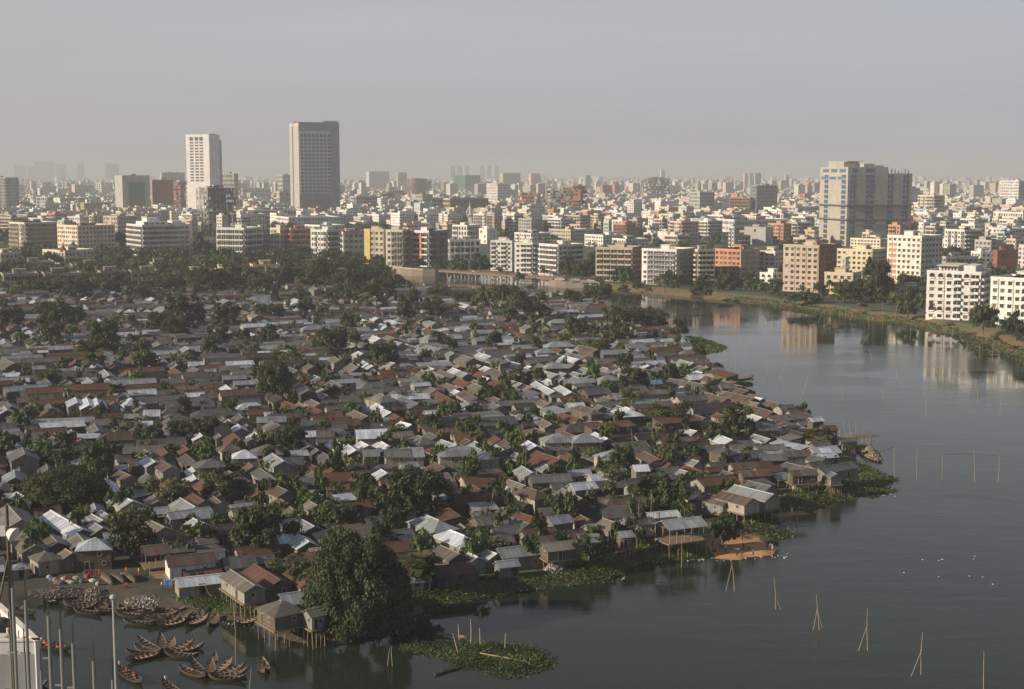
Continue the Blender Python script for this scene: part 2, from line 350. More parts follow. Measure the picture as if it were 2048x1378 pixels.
for ex in ([(550, 595), (700, 595), (700, 612), (550, 612)], [(1410, 1020), (1580, 1000), (1600, 1130), (1380, 1130)]):
    free &= ~(poly_sd(np.stack([gpx, gpy], 1), np.array(ex, float)) > 0)
OCC[~free.reshape(OCC.shape)] = 1
def rect_cells(x, y, ang, l, w_):
    """cells under a rectangle of length l along ang"""
    c, s = math.cos(ang - GA), math.sin(ang - GA); u, v = to_uv(x, y)
    nu, nv = max(2, int(l / CS) + 1), max(2, int(w_ / CS) + 1)
    a, b = np.meshgrid(np.linspace(-l / 2, l / 2, nu), np.linspace(-w_ / 2, w_ / 2, nv))
    i = ((u + a * c - b * s - U0) / CS).astype(int); j = ((v + a * s + b * c - V0) / CS).astype(int)
    return np.clip(i, 0, OCC.shape[0] - 1), np.clip(j, 0, OCC.shape[1] - 1)

# roof colours: rgb + share of rust
RC = {'w': (.68, .74, .82, .0), 's': (.34, .37, .39, .12), 'g': (.155, .155, .152, .22), 't': (.22, .20, .17, .25), 'r': (.11, .055, .038, .85), 'b': (.07, .055, .045, .4), 'm': (.15, .13, .115, .52)}
RN = {'w': 'shiny white roof', 's': 'pale grey roof', 'g': 'dull grey roof', 't': 'tan-grey roof', 'r': 'rusty brown roof', 'b': 'dark brown roof', 'm': 'rust-patched grey roof'}
WALLS = [(.24, .235, .215), (.17, .16, .14), (.28, .27, .24), (.11, .09, .07), (.2, .21, .215), (.33, .31, .26), (.09, .08, .07)]
def jc(c, k=.12, rnd=RND):
    f = 1 + rnd.uniform(-k, k); return tuple(min(1, x * f * (1 + rnd.uniform(-.03, .03))) for x in c[:3]) + tuple(c[3:])

def hut_walls(mb, L_, W_, he, rise, kind, wc, rnd):
    x, y = L_ / 2, W_ / 2; uo = rnd.uniform(0, 90)
    m_ = 'sheet'
    c4 = [(-x, -y), (x, -y), (x, y), (-x, y)]
    for i in range(4):
        a, b = c4[i], c4[(i + 1) % 4]; w_ = math.dist(a, b)
        mb.face([(a[0], a[1], 0), (b[0], b[1], 0), (b[0], b[1], he), (a[0], a[1], he)], m_, wc, [(uo, 0), (uo + w_, 0), (uo + w_, he), (uo, he)]); uo += w_
    if kind == 'gable':
        for sx in (-1, 1):
            p = [(sx * x, -y, he), (sx * x, y, he), (sx * x, 0, he + rise)]
            mb.face(p if sx > 0 else [p[1], p[0], p[2]], m_, wc, [(uo, he), (uo + W_, he), (uo + W_ / 2, he + rise)])
    if kind == 'shed':
        mb.face([(-x, y, he), (x, y, he), (x, y, he + rise), (-x, y, he + rise)][::-1], m_, wc)
        for sx in (-1, 1):
            p = [(sx * x, -y, he), (sx * x, y, he), (sx * x, y, he + rise)]; mb.face(p if sx > 0 else p[::-1], m_, wc)
def hut_roof(mb, L_, W_, he, rise, kind, rc, rnd, cap=True):
    ov, th = .30, .06; uo = rnd.uniform(0, 400)
    x, y = L_ / 2 + ov, W_ / 2 + ov; sl = rise / (W_ / 2 if kind != 'shed' else W_); zr = he + rise + .1; zl = zr - sl * y
    under = (.10, .085, .07, 1.)
    if kind == 'gable':
        for s_ in (-1, 1):
            a = [(-x * s_, s_ * y, zl), (x * s_, s_ * y, zl), (x * s_, 0, zr), (-x * s_, 0, zr)]
            a = [(p[0] * -1, p[1], p[2]) if s_ > 0 else p for p in a] if False else a
            if s_ < 0: a = [(-x, -y, zl), (x, -y, zl), (x, 0, zr), (-x, 0, zr)]
            else: a = [(x, y, zl), (-x, y, zl), (-x, 0, zr), (x, 0, zr)]
            h = math.hypot(y, zr - zl)
            mb.face(a, 'roof', rc, [(uo, 0), (uo + 2 * x, 0), (uo + 2 * x, h), (uo, h)])
            b = [(p[0], p[1], p[2] - th) for p in a]; mb.face(b[::-1], 'plain', under)
            for i in (0, 1, 3): j = (i + 1) % 4; mb.face([b[i], b[j], a[j], a[i]], 'plain', rc[:3] + (1.,))
            uo += 50.7
    elif kind == 'shed':
        zh = he + rise + .1 + sl * ov; zl = he + .1 - sl * ov
        a = [(-x, -y, zl), (x, -y, zl), (x, y, zh), (-x, y, zh)]
        mb.face(a, 'roof', rc, [(uo, 0), (uo + 2 * x, 0), (uo + 2 * x, 2 * y), (uo, 2 * y)])
        b = [(p[0], p[1], p[2] - th) for p in a]; mb.face(b[::-1], 'plain', under)
        for i in range(4): j = (i + 1) % 4; mb.face([b[i], b[j], a[j], a[i]], 'plain', rc[:3] + (1.,))
    else:
        rx = max(.3, x - y)
        A_ = [(-x, -y, zl), (x, -y, zl), (x, y, zl), (-x, y, zl)]; r0, r1 = (-rx, 0, zr), (rx, 0, zr); h = math.hypot(y, zr - zl)
        mb.face([A_[0], A_[1], r1, r0], 'roof', rc, [(uo, 0), (uo + 2 * x, 0), (uo + x + rx, h), (uo + x - rx, h)])
        mb.face([A_[2], A_[3], r0, r1], 'roof', rc, [(uo + 60, 0), (uo + 60 + 2 * x, 0), (uo + 60 + x + rx, h), (uo + 60 + x - rx, h)])
        mb.face([A_[1], A_[2], r1], 'roof', rc, [(uo + 120, 0), (uo + 120 + 2 * y, 0), (uo + 120 + y, h)])
        mb.face([A_[3], A_[0], r0], 'roof', rc, [(uo + 170, 0), (uo + 170 + 2 * y, 0), (uo + 170 + y, h)])
        b = [(p[0], p[1], p[2] - th) for p in A_]; mb.face(b[::-1], 'plain', under)
        for i in range(4): j = (i + 1) % 4; mb.face([b[i], b[j], A_[j], A_[i]], 'plain', rc[:3] + (1.,))
        x = rx
    if cap and kind != 'shed':
        cc = tuple(min(.7, c * 1.25 + .03) for c in rc[:3]) + (1.,)
        mb.box(-x - .02, -.11, zr - .02, x + .02, .11, zr + .07, 'plain', cc)
def opening(w_, h, door, wc):
    """door or window with its frame, standing proud of the wall; x along the wall, -y outwards"""
    mb = MB(); f = tuple(min(1, c * 1.25) for c in wc)
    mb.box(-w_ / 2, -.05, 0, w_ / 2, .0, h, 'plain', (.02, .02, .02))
    for a in (-1, 1): mb.box(a * w_ / 2 - .05, -.09, 0, a * w_ / 2 + .05, .0, h, 'plain', f)
    mb.box(-w_ / 2 - .05, -.09, h, w_ / 2 + .05, 0, h + .08, 'plain', f)
    if not door: mb.box(-w_ / 2 - .05, -.09, -.08, w_ / 2 + .05, 0, -.002, 'plain', f)
    return mb
OPEN = {}
def hut(x, y, z, ang, L_, W_, he, kind, code, label=None, zb=0., rnd=None, wc=None, cat='hut', open_sides=False, rise=None, name='shanty_hut', wet=False):
    """a hut as a thing: walls, roof, door, windows, stilts"""
    rnd = rnd or random.Random(int(x * 977 + y * 131) & 0xffffff)
    rise = rise or (W_ / 2 * rnd.uniform(.42, .58) if kind != 'shed' else W_ * .16)
    wc = wc or jc(rnd.choice(WALLS), .12, rnd); rc = jc(RC[code], .2, rnd)
    root = bpy.data.objects.new(name, None); COL.objects.link(root); root.location = (x, y, z + zb); root.rotation_euler = (0, 0, ang)
    if not open_sides:
        mb = MB(); hut_walls(mb, L_, W_, he, rise, kind, wc, rnd); mb.obj('wall', root)
    else:
        for i in range(6):
            for s_ in (-1, 1):
                mb = MB(); mb.tube((0, 0, 0), (rnd.uniform(-.1, .1), 0, he + .2), .07, .06, 'plain', (.3, .24, .15)); mb.obj('post', root, ((i / 5 - .5) * L_, s_ * W_ / 2, 0))
    mb = MB(); hut_roof(mb, L_, W_, he, rise, kind, rc, rnd, False); ro = mb.obj('roof', root)
    if kind != 'shed':
        x_ = L_ / 2 + .30 if kind == 'gable' else max(.3, L_ / 2 - W_ / 2); zr = he + rise + .1; mb = MB(); mb.box(-x_, -.08, zr - .02, x_, .08, zr + .07, 'plain', tuple(min(.7, c * 1.25 + .03) for c in rc[:3])); mb.obj('ridge_cap', ro)
    if zb > .2:
        mb = MB(); mb.box(-L_ / 2 - .3, -W_ / 2 - .3, -.22, L_ / 2 + .3, W_ / 2 + .3, -.01, 'plain', (.2, .15, .1)); mb.obj('floor', root)
        n = max(3, int(L_ / 1.9))
        for i in range(n + 1):
            for s_ in (-1, 0, 1):
                mb = MB(); mb.tube((rnd.uniform(-.15, .15), rnd.uniform(-.25, .25), -zb - z - .9), (0, 0, -.2), .07, .075, 'plain', jc((.3, .22, .14), .2, rnd), 5)
                mb.obj('stilt', root, ((i / n - .5) * L_, s_ * W_ / 2 * .96, 0))
    if not open_sides:
        def put(nm, w_, h, px_, side, zz):
            k = (nm, w_, h)
            if k not in OPEN: OPEN[k] = opening(w_, h, nm == 'door', (.3, .27, .22)).mesh(nm)
            if side == 0: link(nm, OPEN[k], root, (px_, -W_ / 2, zz), 0)
            else: link(nm, OPEN[k], root, (-L_ / 2, px_, zz), -math.pi / 2) if side == 3 else link(nm, OPEN[k], root, (L_ / 2, px_, zz), math.pi / 2)
        n = max(1, int(L_ / 4.2))
        for i in range(n):
            px_ = ((i + .5) / n - .5) * L_ + rnd.uniform(-.4, .4)
            if i == n // 2: put('door', .75, 1.5, px_ * .8 if n > 1 else -L_ * .2, 0, .05)
            if i != n // 2 or n == 1: put('window', .6, .6, px_ + (L_ * .25 if n == 1 else 0), 0, min(he - .85, .9))
            if he > 3.0: put('window', .65, .7, px_ + .7, 0, he - 1.1)
        sd2 = 3 if x > -30 or rnd.random() < .5 else 1
        put('window', .55, .6, rnd.uniform(-.2, .2) * W_, sd2, min(he - .85, 1.0) if he < 3.0 else he - 1.2)
    px, py = proj(x, y, z + he)[:2]
    gname = 'tin-roofed huts of the shanty settlement'
    tag(root, label, cat, gname)
    if not label:
        size = 'two-storey' if he > 3.0 else ('long' if L_ / W_ > 2.3 else ('small' if L_ * W_ < 20 else 'low'))
        sh = {'gable': 'hut', 'hip': 'hip-roofed hut', 'shed': 'lean-to hut'}[kind] if not wet else 'stilt hut'
        later(root, f'{size} {sh} with {RN[code]}', px, py)
    return root
ZOOM = {'A': (0, 820, 4.876), 'B': (400, 820, 4.876), 'C': (800, 820, 4.876), 'D': (1200, 820, 4.876), 'E': (0, 1098, 4.876), 'F': (400, 1098, 4.876), 'G': (800, 1098, 4.876),
        'H': (780, 1000, 4.357), 'K': (1560, 820, 5.3), 'L': (0, 540, 4), 'M': (512, 540, 4), 'N': (1024, 540, 4)}
def zz(k, x, y): a = ZOOM[k]; return a[0] + x / a[2], a[1] + y / a[2]
# ridge ends, width, eaves height, roof form, colour, stilts
HUTS = '''F 300 205 530 355 5.2 3 g t 2;F 530 150 780 300 5.4 3 g r;F 745 455 825 490 7.5 3.3 h t 2.2;F 810 440 990 415 6 3 g s;F 1050 560 1170 530 4.2 3.2 g t 2.2;F 930 170 1110 290 6 2.8 g r;F 780 190 900 230 5 2.6 g m;F 1140 330 1290 470 5 2.7 g r
F 960 110 1140 270 5 3.4 g t;F 10 20 200 10 7 2.8 g g;F 10 120 240 92 3 2.7 s s;F 230 90 520 60 6.5 2.8 g g
E 410 20 460 40 5 3.4 h t;E 640 5 700 40 5 3 g t;A 865 1255 985 1250 7 5 h w;A 225 1195 340 1320 6 3 g t;A 470 1200 560 1290 5.5 3 g t;A 750 1205 820 1280 5.5 3 g t;A 75 925 205 1070 9 4.5 g t;A 495 980 800 1160 6 3 g w
A 690 1010 830 1090 5.5 3 g s;A 850 1060 1000 1150 5.5 3 g s;A 880 1015 1010 1075 5 3 g s;A 990 985 1105 1055 5 3 g s;A 1130 815 1300 885 6.5 3.6 g w;A 1640 1000 2040 948 5 3 g s;A 1820 1045 2048 1012 5 3 s s;A 1880 1060 1990 1105 5 3.4 g w
A 1600 1220 1940 1185 6 2.8 g m;A 1400 1060 1620 1140 6 2.8 g t;A 240 245 400 240 7 3.2 h g;A 505 255 590 300 8 3 g g;A 640 262 960 255 4 2.8 s w;A 1040 215 1310 212 8 3.6 h b;A 140 100 920 72 4.5 2.8 g s;A 900 90 1110 95 6 3 g g;A 1170 125 1370 115 5 3 g g;A 1390 112 1460 110 5 2.8 g w
A 1220 65 1400 60 4.5 2.8 s s;A 1430 0 1530 5 6.5 4.6 g w;A 215 365 245 430 8 5 g g;A 275 398 390 396 4 4.4 s s;A 560 495 820 487 5 3 g s;A 660 512 720 540 5 3.2 g s;A 700 570 845 567 5.5 3.4 h s;A 800 487 860 512 5 3.2 g s;A 1440 460 1510 508 5 4.6 g w
A 1410 390 1470 430 5 3 g t;A 1590 370 1635 420 5 3 g r;A 1570 490 1670 555 5 4.6 g m;A 1780 340 1840 388 5 3 g r;A 1810 430 1900 505 5 3 g m;A 1870 560 1900 600 4 3 g w;A 1430 620 1480 665 5 2.8 g g;A 1640 680 1750 745 5 2.8 g r;A 1790 760 1990 885 7 3 g r;A 1760 860 1900 945 6 3 g s
A 1960 490 2040 480 6 4 h g;A 0 700 60 720 6 3.6 h g;A 110 730 260 725 5 2.8 g g;A 160 800 230 840 4 4 g w;A 0 850 80 845 4 3 s s;A 110 905 290 900 6 3 g g;A 30 240 200 240 4 2.6 s g;A 1150 460 1250 450 5 2.8 g g;A 1140 580 1270 640 5 2.7 g m
B 415 392 450 392 7 5 h w;B 600 340 700 340 9 4 h t;B 705 425 815 500 6 5 g s;B 830 470 1000 465 6 4.6 g g;B 70 480 150 476 7 4.6 h g;B 265 588 330 625 8 4 h t;B 580 565 770 700 5 3 g g;B 800 225 1130 203 5.5 3 g w;B 1150 200 1290 210 6 3 g g;B 1530 192 1815 195 8 6 g w
B 1570 308 1640 345 7 5 g w;B 1440 335 1520 395 5 5 g w;B 1760 302 1850 358 7 3.6 g w;B 1590 392 1735 390 5.5 5 g s;B 1800 385 2040 378 7 5.2 g g;B 1490 490 1540 540 5 3 g t;B 1765 580 1825 618 5 3 g w;B 745 130 780 155 5.5 5 g m;B 370 140 400 178 4.5 3.2 g w;B 560 70 830 66 5.5 2.8 g s
B 865 110 1180 105 5 2.8 g g;B 1150 620 1460 612 6.5 2.8 g r;B 1490 605 1570 655 5.5 2.8 g r;B 1230 705 1480 700 6 2.7 g r;B 1600 700 1790 755 6 2.7 g r;B 780 700 980 690 5 2.8 g m;B 950 665 1130 660 5.5 2.8 g g;B 705 718 850 788 5.5 5 g m;B 770 862 855 915 5 3.2 g m
B 870 935 970 1035 5.5 3 g t;B 1065 890 1140 930 4.5 4.8 g t;B 970 1055 1110 1135 5.5 3 g s;B 780 1080 910 1062 5.5 3.4 g s;B 5 962 110 948 4.5 2.9 s w;B 5 1030 130 1012 4.5 2.9 s w;B 310 960 560 930 6 3 g t;B 120 1130 330 1112 6 3 g b;B 5 1240 90 1225 5 3 g t
B 760 1225 890 1212 5 3.2 g w;B 955 1212 1060 1285 5.5 3.2 g w;B 1250 1155 1700 1115 8 4 h t;B 1085 800 1210 830 5 2.7 g g;B 1045 508 1130 560 5.5 2.8 g b;B 1235 530 1300 588 5.5 2.8 g r;B 530 745 600 800 5 2.7 g r;B 10 690 100 745 5 2.7 g r;B 135 845 205 900 5 2.7 g m
B 240 340 330 330 6 3.4 h t;B 920 425 1020 420 4.5 4 s s;B 1020 820 1110 815 4 2.8 s w;B 1370 860 1460 850 4.5 3 s w;B 1090 600 1200 655 5 2.7 g g
C 1470 235 1600 232 8 5 h s;C 1740 235 1860 232 8 5 h s;C 1900 218 2025 280 5 3.4 g w;C 460 365 700 357 8 6 h s;C 735 368 850 415 6 6 h s;C 560 430 700 426 8 4.6 h g;C 10 372 215 370 8 5 g s;C 670 92 1105 62 8 3.4 g g;C 1080 212 1200 268 5 2.8 g m;C 865 220 980 288 5 2.8 g r
C 1015 288 1100 355 5 3 g m;C 935 342 1010 388 5 3 g s;C 1135 252 1200 308 5 3 g w;C 1250 300 1330 350 6 3.6 g w;C 1330 400 1560 475 12 2.8 g r;C 1185 548 1290 610 5 2.8 g s;C 1405 525 1535 588 5 2.8 g s;C 1480 720 1790 706 5 2.8 g g;C 1270 640 1650 622 6 2.6 g g;C 1200 755 1370 790 6 5.4 h m
C 1065 682 1220 738 5.5 2.8 g t;C 1035 748 1180 838 5.5 3 g w;C 700 950 930 932 5 2.9 s s;C 725 1040 950 1012 6.5 3 g g;C 970 1012 1255 1108 7 3 g g;C 900 1150 1140 1122 5.5 2.9 g g;C 240 1022 400 1088 7 3.8 h s;C 470 1165 650 1238 6 4.2 h w;C 1450 1045 1640 1022 5 4 g s
C 1195 1180 1490 1142 5 2.9 g m;C 1300 1220 1770 1158 6.5 2.9 g m;C 1640 592 1840 578 4.5 2.9 g s;C 450 755 685 750 5 2.9 g g;C 705 732 800 788 5 2.8 g r;C 790 1240 1090 1222 6.5 2.8 g m;C 1360 962 1600 950 5.5 2.8 g g;C 1140 1005 1390 1060 6 2.7 g r;C 1100 885 1270 905 6 2.7 g b
C 150 248 240 270 7 3.2 h t;C 405 292 550 340 5 2.8 g s;C 530 212 820 216 8 3 g r;C 335 512 440 560 5.5 2.8 g m;C 5 590 240 588 4 2.8 s s;C 130 255 80 270 5 2.8 g t;C 730 305 800 350 5 3 g s;C 1390 90 1480 140 5 3.2 g t;C 1190 105 1340 103 4.5 2.8 s w;C 1630 420 1760 470 5.5 2.8 g r
D 60 398 180 396 8 5 h s;D 355 535 430 540 5 4.4 g w;D 430 405 570 475 5.5 2.8 g m;D 610 405 750 475 5.5 2.8 g r;D 700 395 1055 362 5 3 g g;D 1180 362 1240 375 6 4.8 h g;D 1275 338 1400 345 5 3 g t;D 1340 450 1500 375 6 3 g g;D 1270 512 1540 522 5 3 g m;D 1365 585 1640 600 5 3.2 g m 1
D 1420 700 1690 735 6 3 g g 1.5;D 1270 745 1730 808 6.5 3 g s 2.4;D 1160 800 1520 850 6.5 3 g m 2.4;D 990 812 1290 868 6 3 g m 1.5;D 1030 640 1200 622 5 2.9 g g;D 1200 602 1300 612 5 2.9 g g;D 800 590 860 600 5 3 g s;D 1660 322 2040 360 3.6 2.6 s w;D 1500 112 1690 112 9 4.4 g g
D 1345 305 1480 300 5 2.8 g g;D 1600 400 1775 410 4.5 2.8 g s;D 1560 432 1800 432 5.5 2.8 g g;D 240 1062 470 1042 5.5 3 g s 1;D 190 1160 300 1150 4 3.2 g s 2;D 10 945 285 932 8 3 g g;D 20 1065 190 1100 7 3.2 g t 1;D 250 925 420 932 6 2.8 g b;D 430 935 620 960 4.5 2.8 s s
D 870 190 940 205 4.5 3 g w;D 870 480 960 500 4 2.8 g s;D 560 470 690 530 5.5 2.8 g r;D 830 540 1000 600 5 2.7 g r;D 380 1085 490 1090 4 3.2 s g 2.4
K 30 422 310 440 5 2.8 g m;K 440 165 575 160 5 3 g m;K 310 480 500 500 5 2.8 g g;K 490 600 680 512 5.5 3 g g 2;K 545 628 600 650 4 2.8 g g 2.4;K 95 628 380 642 5 3 g m 2;K 30 568 425 620 5 3 g g;K 95 560 200 525 5 2.8 g g;K 300 560 420 542 5 2.8 g g;K 680 300 740 300 4 2.8 s g
H 830 432 925 468 5 3 g w;H 690 458 760 498 4.5 3 g w;H 445 398 600 468 6 3 g t 1;H 940 425 1320 380 6 3.4 g s;H 1340 382 1690 342 5.6 2.8 g t 2;H 1700 340 1790 335 5 2.8 s s 2
M 935 525 995 548 6.5 4.6 g w;M 1045 525 1110 545 6.5 4.6 g t;M 1070 738 1115 745 5 5.2 g s;M 815 650 855 670 6 4.6 g w;M 1550 653 1585 668 5 5.2 g s;M 1650 680 1740 705 7.5 5 g t;M 1785 662 1880 692 5 4 g w;M 1725 482 1960 476 6 4.8 g s;M 1360 525 1400 530 6 5 h s;M 1440 522 1640 520 6 4.2 g s
M 950 992 1060 1000 8 5 h t;M 1085 992 1380 992 6 2.9 g w;M 560 850 730 848 3.6 2.7 s s;M 755 835 920 833 3.6 2.7 s s;M 810 915 930 913 3.6 2.7 s s;M 1010 940 1225 930 6 2.7 g g;M 620 960 1000 948 8 2.8 g g;M 675 1010 930 1000 8 2.8 g g;M 1660 962 1770 1025 6 2.8 g m;M 1450 972 1590 1050 6 2.8 g r
M 1250 822 1390 880 5.5 2.8 g t;M 1320 808 1450 862 5.5 2.8 g t;M 1390 800 1510 855 5.5 2.8 g t;M 1470 797 1590 850 5.5 2.8 g t;M 20 652 270 640 5 2.9 g w;M 190 172 375 172 7 4.4 g t;M 655 197 850 200 6 4 g s;M 700 325 885 322 6 3 g b;M 450 135 495 150 6 4 g t;M 850 395 880 405 6 4.6 g w;M 560 397 665 396 6 3 g s
M 1885 785 1990 830 6 4.6 g m;M 1900 880 2040 930 5.5 2.8 g r;M 1760 790 1850 840 6 2.9 g r;M 1830 770 1880 790 5 3 g w;M 880 400 930 420 6 4.4 g t;M 790 378 820 385 6 4 g t;M 1130 1220 1270 1230 5 3 g w;M 1720 1100 1790 1070 6 3 g t;M 1890 1060 1950 1090 7 3 g g;M 1700 1180 2040 1170 7 3.2 g g
M 340 1060 400 1090 5 2.8 g t;M 430 1030 510 1070 5 2.8 g t;M 230 1050 340 1090 6 2.7 g r;M 960 1070 1020 1100 5 2.9 g w;M 1010 1110 1080 1140 5 2.9 g w;M 780 1120 890 1170 5.5 2.8 g t;M 440 1090 530 1130 5.5 2.8 g r;M 1100 1150 1180 1200 5.5 2.8 g r
L 600 1018 618 1060 6.5 4.8 g w;L 692 1022 715 1080 6 5 g w;L 768 1024 788 1078 6 5 g w;L 1035 1022 1060 1030 8 3.8 h w;L 1200 1108 1240 1140 6 4.8 g w;L 40 940 400 906 6 3.4 g s;L 5 842 150 838 5 3 s w;L 150 866 225 862 5 3.4 g w;L 1805 920 1850 958 5 4.8 g w;L 1870 890 2040 882 5 4.4 g s
L 1780 848 1960 840 5 3.6 g s;L 1290 875 1480 874 6 3.2 g g;L 610 555 750 550 6 4.8 g s;L 980 597 1175 590 6 4 g g;L 1155 425 1280 420 6 4.6 g s;L 440 242 600 240 8 4.6 g g;L 185 302 290 300 6 3.4 g g;L 1555 282 1760 280 8 5.6 g s;L 1780 232 1830 246 6 5 g s;L 70 266 160 262 6 3 g s
L 1440 602 1600 592 5 3 g g;L 1475 612 1515 632 5 3.6 g s;L 1800 592 1865 600 6 4.4 h g;L 25 705 115 745 8 4 g t;L 170 712 540 700 6 3 g g;L 985 725 1065 725 5 4 g g;L 1755 770 1910 765 6 4 g g;L 1630 215 1690 217 5 3 g s
N 330 393 425 396 7 5 h s;N 105 440 150 456 6.5 4.8 g t;N 262 456 300 475 6 4 g t;N 5 602 150 600 6 4 g s;N 310 577 450 572 8 4.2 h s;N 225 632 310 630 6 4 h s;N 715 640 925 640 6.5 4.8 g s;N 300 747 410 745 7 5 h s;N 415 872 655 870 5 2.9 g s;N 190 892 340 972 4.4 2.9 g w;N 310 882 475 978 5 2.9 g w
N 875 762 980 760 7 2.9 s w;N 735 847 815 845 6 4.8 h s;N 1405 838 1595 835 6.5 4 g w;N 1065 882 1190 880 5 3 g w;N 1270 567 1310 588 5.5 4 g t;N 1345 582 1420 580 6 4 g t;N 895 1092 955 1118 7.5 6 h w;N 455 1127 590 1125 5 2.9 s s;N 705 1150 830 1146 5 2.9 g s;N 1380 642 1470 640 6 3 h t
N 1195 882 1640 906 6 2.8 g g;N 885 942 1060 930 6 2.8 g g;N 1265 995 1390 1000 5 2.9 s s;N 85 1210 205 1210 5 2.9 s w;N 1900 1055 1980 1062 6 2.9 g t;N 990 512 1100 507 5 2.9 s s;N 745 430 880 425 5 2.9 s s;N 585 422 700 420 6 2.9 g s;N 445 357 500 362 6 3 g w;N 105 182 210 178 5 3 g s;N 1650 1315 1760 1360 6 3.4 g w
N 1660 905 1770 910 6 3.4 g g;N 1500 935 1650 940 6 2.8 g g;N 730 1010 800 1030 5 3 g t;N 1370 870 1380 880 4 3 s g;N 230 1040 300 1070 5 3.4 g t;N 250 1190 320 1220 6 3.4 g t'''
HAND = []
for grp in HUTS.split('\n'):
    for r_ in grp.split(';'):
        q_ = r_.split(); k = q_[0]; x1, y1, x2, y2, W_, he = map(float, q_[1:7]); rf, code = q_[7], q_[8]; zb = float(q_[9]) if len(q_) > 9 else 0.
        a, b_ = zz(k, x1, y1), zz(k, x2, y2); kind = {'g': 'gable', 'h': 'hip', 's': 'shed'}[rf]; W_ *= .74; he *= .72
        if zb > 0: W_ *= .86; he *= .86
        zr = 1.2 + zb + he + (W_ * .25 if kind != 'shed' else W_ * .08)
        A_, B_ = P(a[0], a[1], zr), P(b_[0], b_[1], zr); dx, dy = B_[0] - A_[0], B_[1] - A_[1]
        L_ = math.hypot(dx, dy); ang = math.atan2(dy, dx)
        if ang > math.pi / 2: ang -= math.pi
        if ang < -math.pi / 2: ang += math.pi
        # lanes run at right angles: a ridge is nudged towards the nearest of the two directions
        best = min((GA, GA - math.pi / 2), key=lambda q: abs(q - ang)); ang = best + max(-.22, min(.22, ang - best))
        if kind == 'hip': L_ += W_ * .7
        L_ = max(W_ * .8 if kind != 'hip' else W_, min(L_, 26))
        cx_, cy_ = (A_[0] + B_[0]) / 2, (A_[1] + B_[1]) / 2
        if kind == 'shed':
            L_ = max(L_, 3.5)
        HAND.append((cx_, cy_, ang, L_, W_, he, kind, code, zb))
n_hut = 0
for (cx_, cy_, ang, L_, W_, he, kind, code, zb) in HAND:
    i_, j_ = rect_cells(cx_, cy_, ang, L_ * .8, W_ * .8)
    if OCC[i_, j_].mean() > .85 and zb == 0 and (OCC[i_, j_] == 2).mean() > .6: continue
    i_, j_ = rect_cells(cx_, cy_, ang, L_ + .6, W_ + .6); OCC[i_, j_] = 2
    sh = shore(cx_, cy_); z0 = 1.2 if sh > 3 else .6
    hut(cx_, cy_, z0, ang, L_, W_, he, kind, code, zb=zb, wet=zb > 0, rise=W_ * (.25 if he > 4 or kind == 'hip' else .24) if kind != 'shed' else None); n_hut += 1
# open pavilion on stilts above the spit, laundry inside
pa, pb_ = zz('D', 640, 1068), zz('D', 900, 1030); A_, B_ = P(pa[0], pa[1], 7.5), P(pb_[0], pb_[1], 7.5)
pav = hut(P(1362, 1047, 6)[0], P(1362, 1047, 6)[1], .8, GA, 7.6, 5.0, 2.6, 'gable', 's', label='open-sided stilt pavilion with pale tin roof above the sand spit', zb=2.4, open_sides=True, cat='pavilion', name='stilt_pavilion', rise=1.0)
i_, j_ = rect_cells(pav.location[0], pav.location[1], GA, 8, 5); OCC[i_, j_] = 2
print('hand huts', n_hut)
# keep the feet of big trees clear
TREE_CLEAR = [(715, 1240, 5), (262, 1112, 3), (515, 1100, 3), (835, 1022, 3), (1345, 1022, 2.5), (1472, 872, 2.5), (1335, 858, 3), (140, 1005, 4), (195, 950, 2.5), (550, 795, 2.5), (1225, 1000, 3), (340, 1000, 4), (765, 1045, 2)]
for x_, y_, r_ in TREE_CLEAR:
    q_ = P(x_, y_, 1.2); i_, j_ = rect_cells(q_[0], q_[1], GA, 2 * r_, 2 * r_); OCC[i_, j_] = 1

# fill the gaps: rows of huts in blocks along the lanes
rf_ = random.Random(11); FILL = []
def block_of(u, v):
    r2 = random.Random((int(u // 31) * 7919 + int(v // 23) * 104729) & 0xffffff); return r2.random(), r2.choice('rrgggtmsb'), r2.uniform(-.07, .07)
for (lo, hi, wl, wh, tries) in ((7.5, 15, 3.6, 5.2, 22000), (4.4, 8.0, 3.1, 4.4, 60000), (2.6, 4.6, 2.3, 3.4, 110000)):
    fu_, fv_ = np.nonzero(OCC == 0); nn = len(fu_)
    for k_ in range(tries):
        q_ = rf_.randrange(nn)
        if OCC[fu_[q_], fv_[q_]]: continue
        u = U0 + fu_[q_] * CS; v = V0 + fv_[q_] * CS; r1, bc, dj = block_of(u, v)
        L_, W_ = rf_.uniform(lo, hi), rf_.uniform(wl, wh); ang = GA + dj + (0 if r1 < .6 else -math.pi / 2)
        x, y = from_uv(u, v); i_, j_ = rect_cells(x, y, ang, L_ + .5, W_ + .5)
        if (OCC[i_, j_] > 0).mean() > .015: continue
        i_, j_ = rect_cells(x, y, ang, L_ + .9, W_ + .9); OCC[i_, j_] = 2
        D = math.hypot(x, y)
        code = bc if rf_.random() < .42 else rf_.choice('rrggggggttmmmbsss' if D < 420 else 'rrgggggttmmssss')
        if rf_.random() < .09: code = 'w'
        two = rf_.random() < .06
        FILL.append((D, x, y, ang, L_, W_, rf_.uniform(3.2, 3.8) if two else rf_.uniform(1.5, 2.1), 'gable' if rf_.random() < .86 else rf_.choice(('hip', 'shed')), code))
FILL.sort(); print('fill huts', len(FILL))
mbf = MB()
n_ind = max(0, 299 - n_hut)
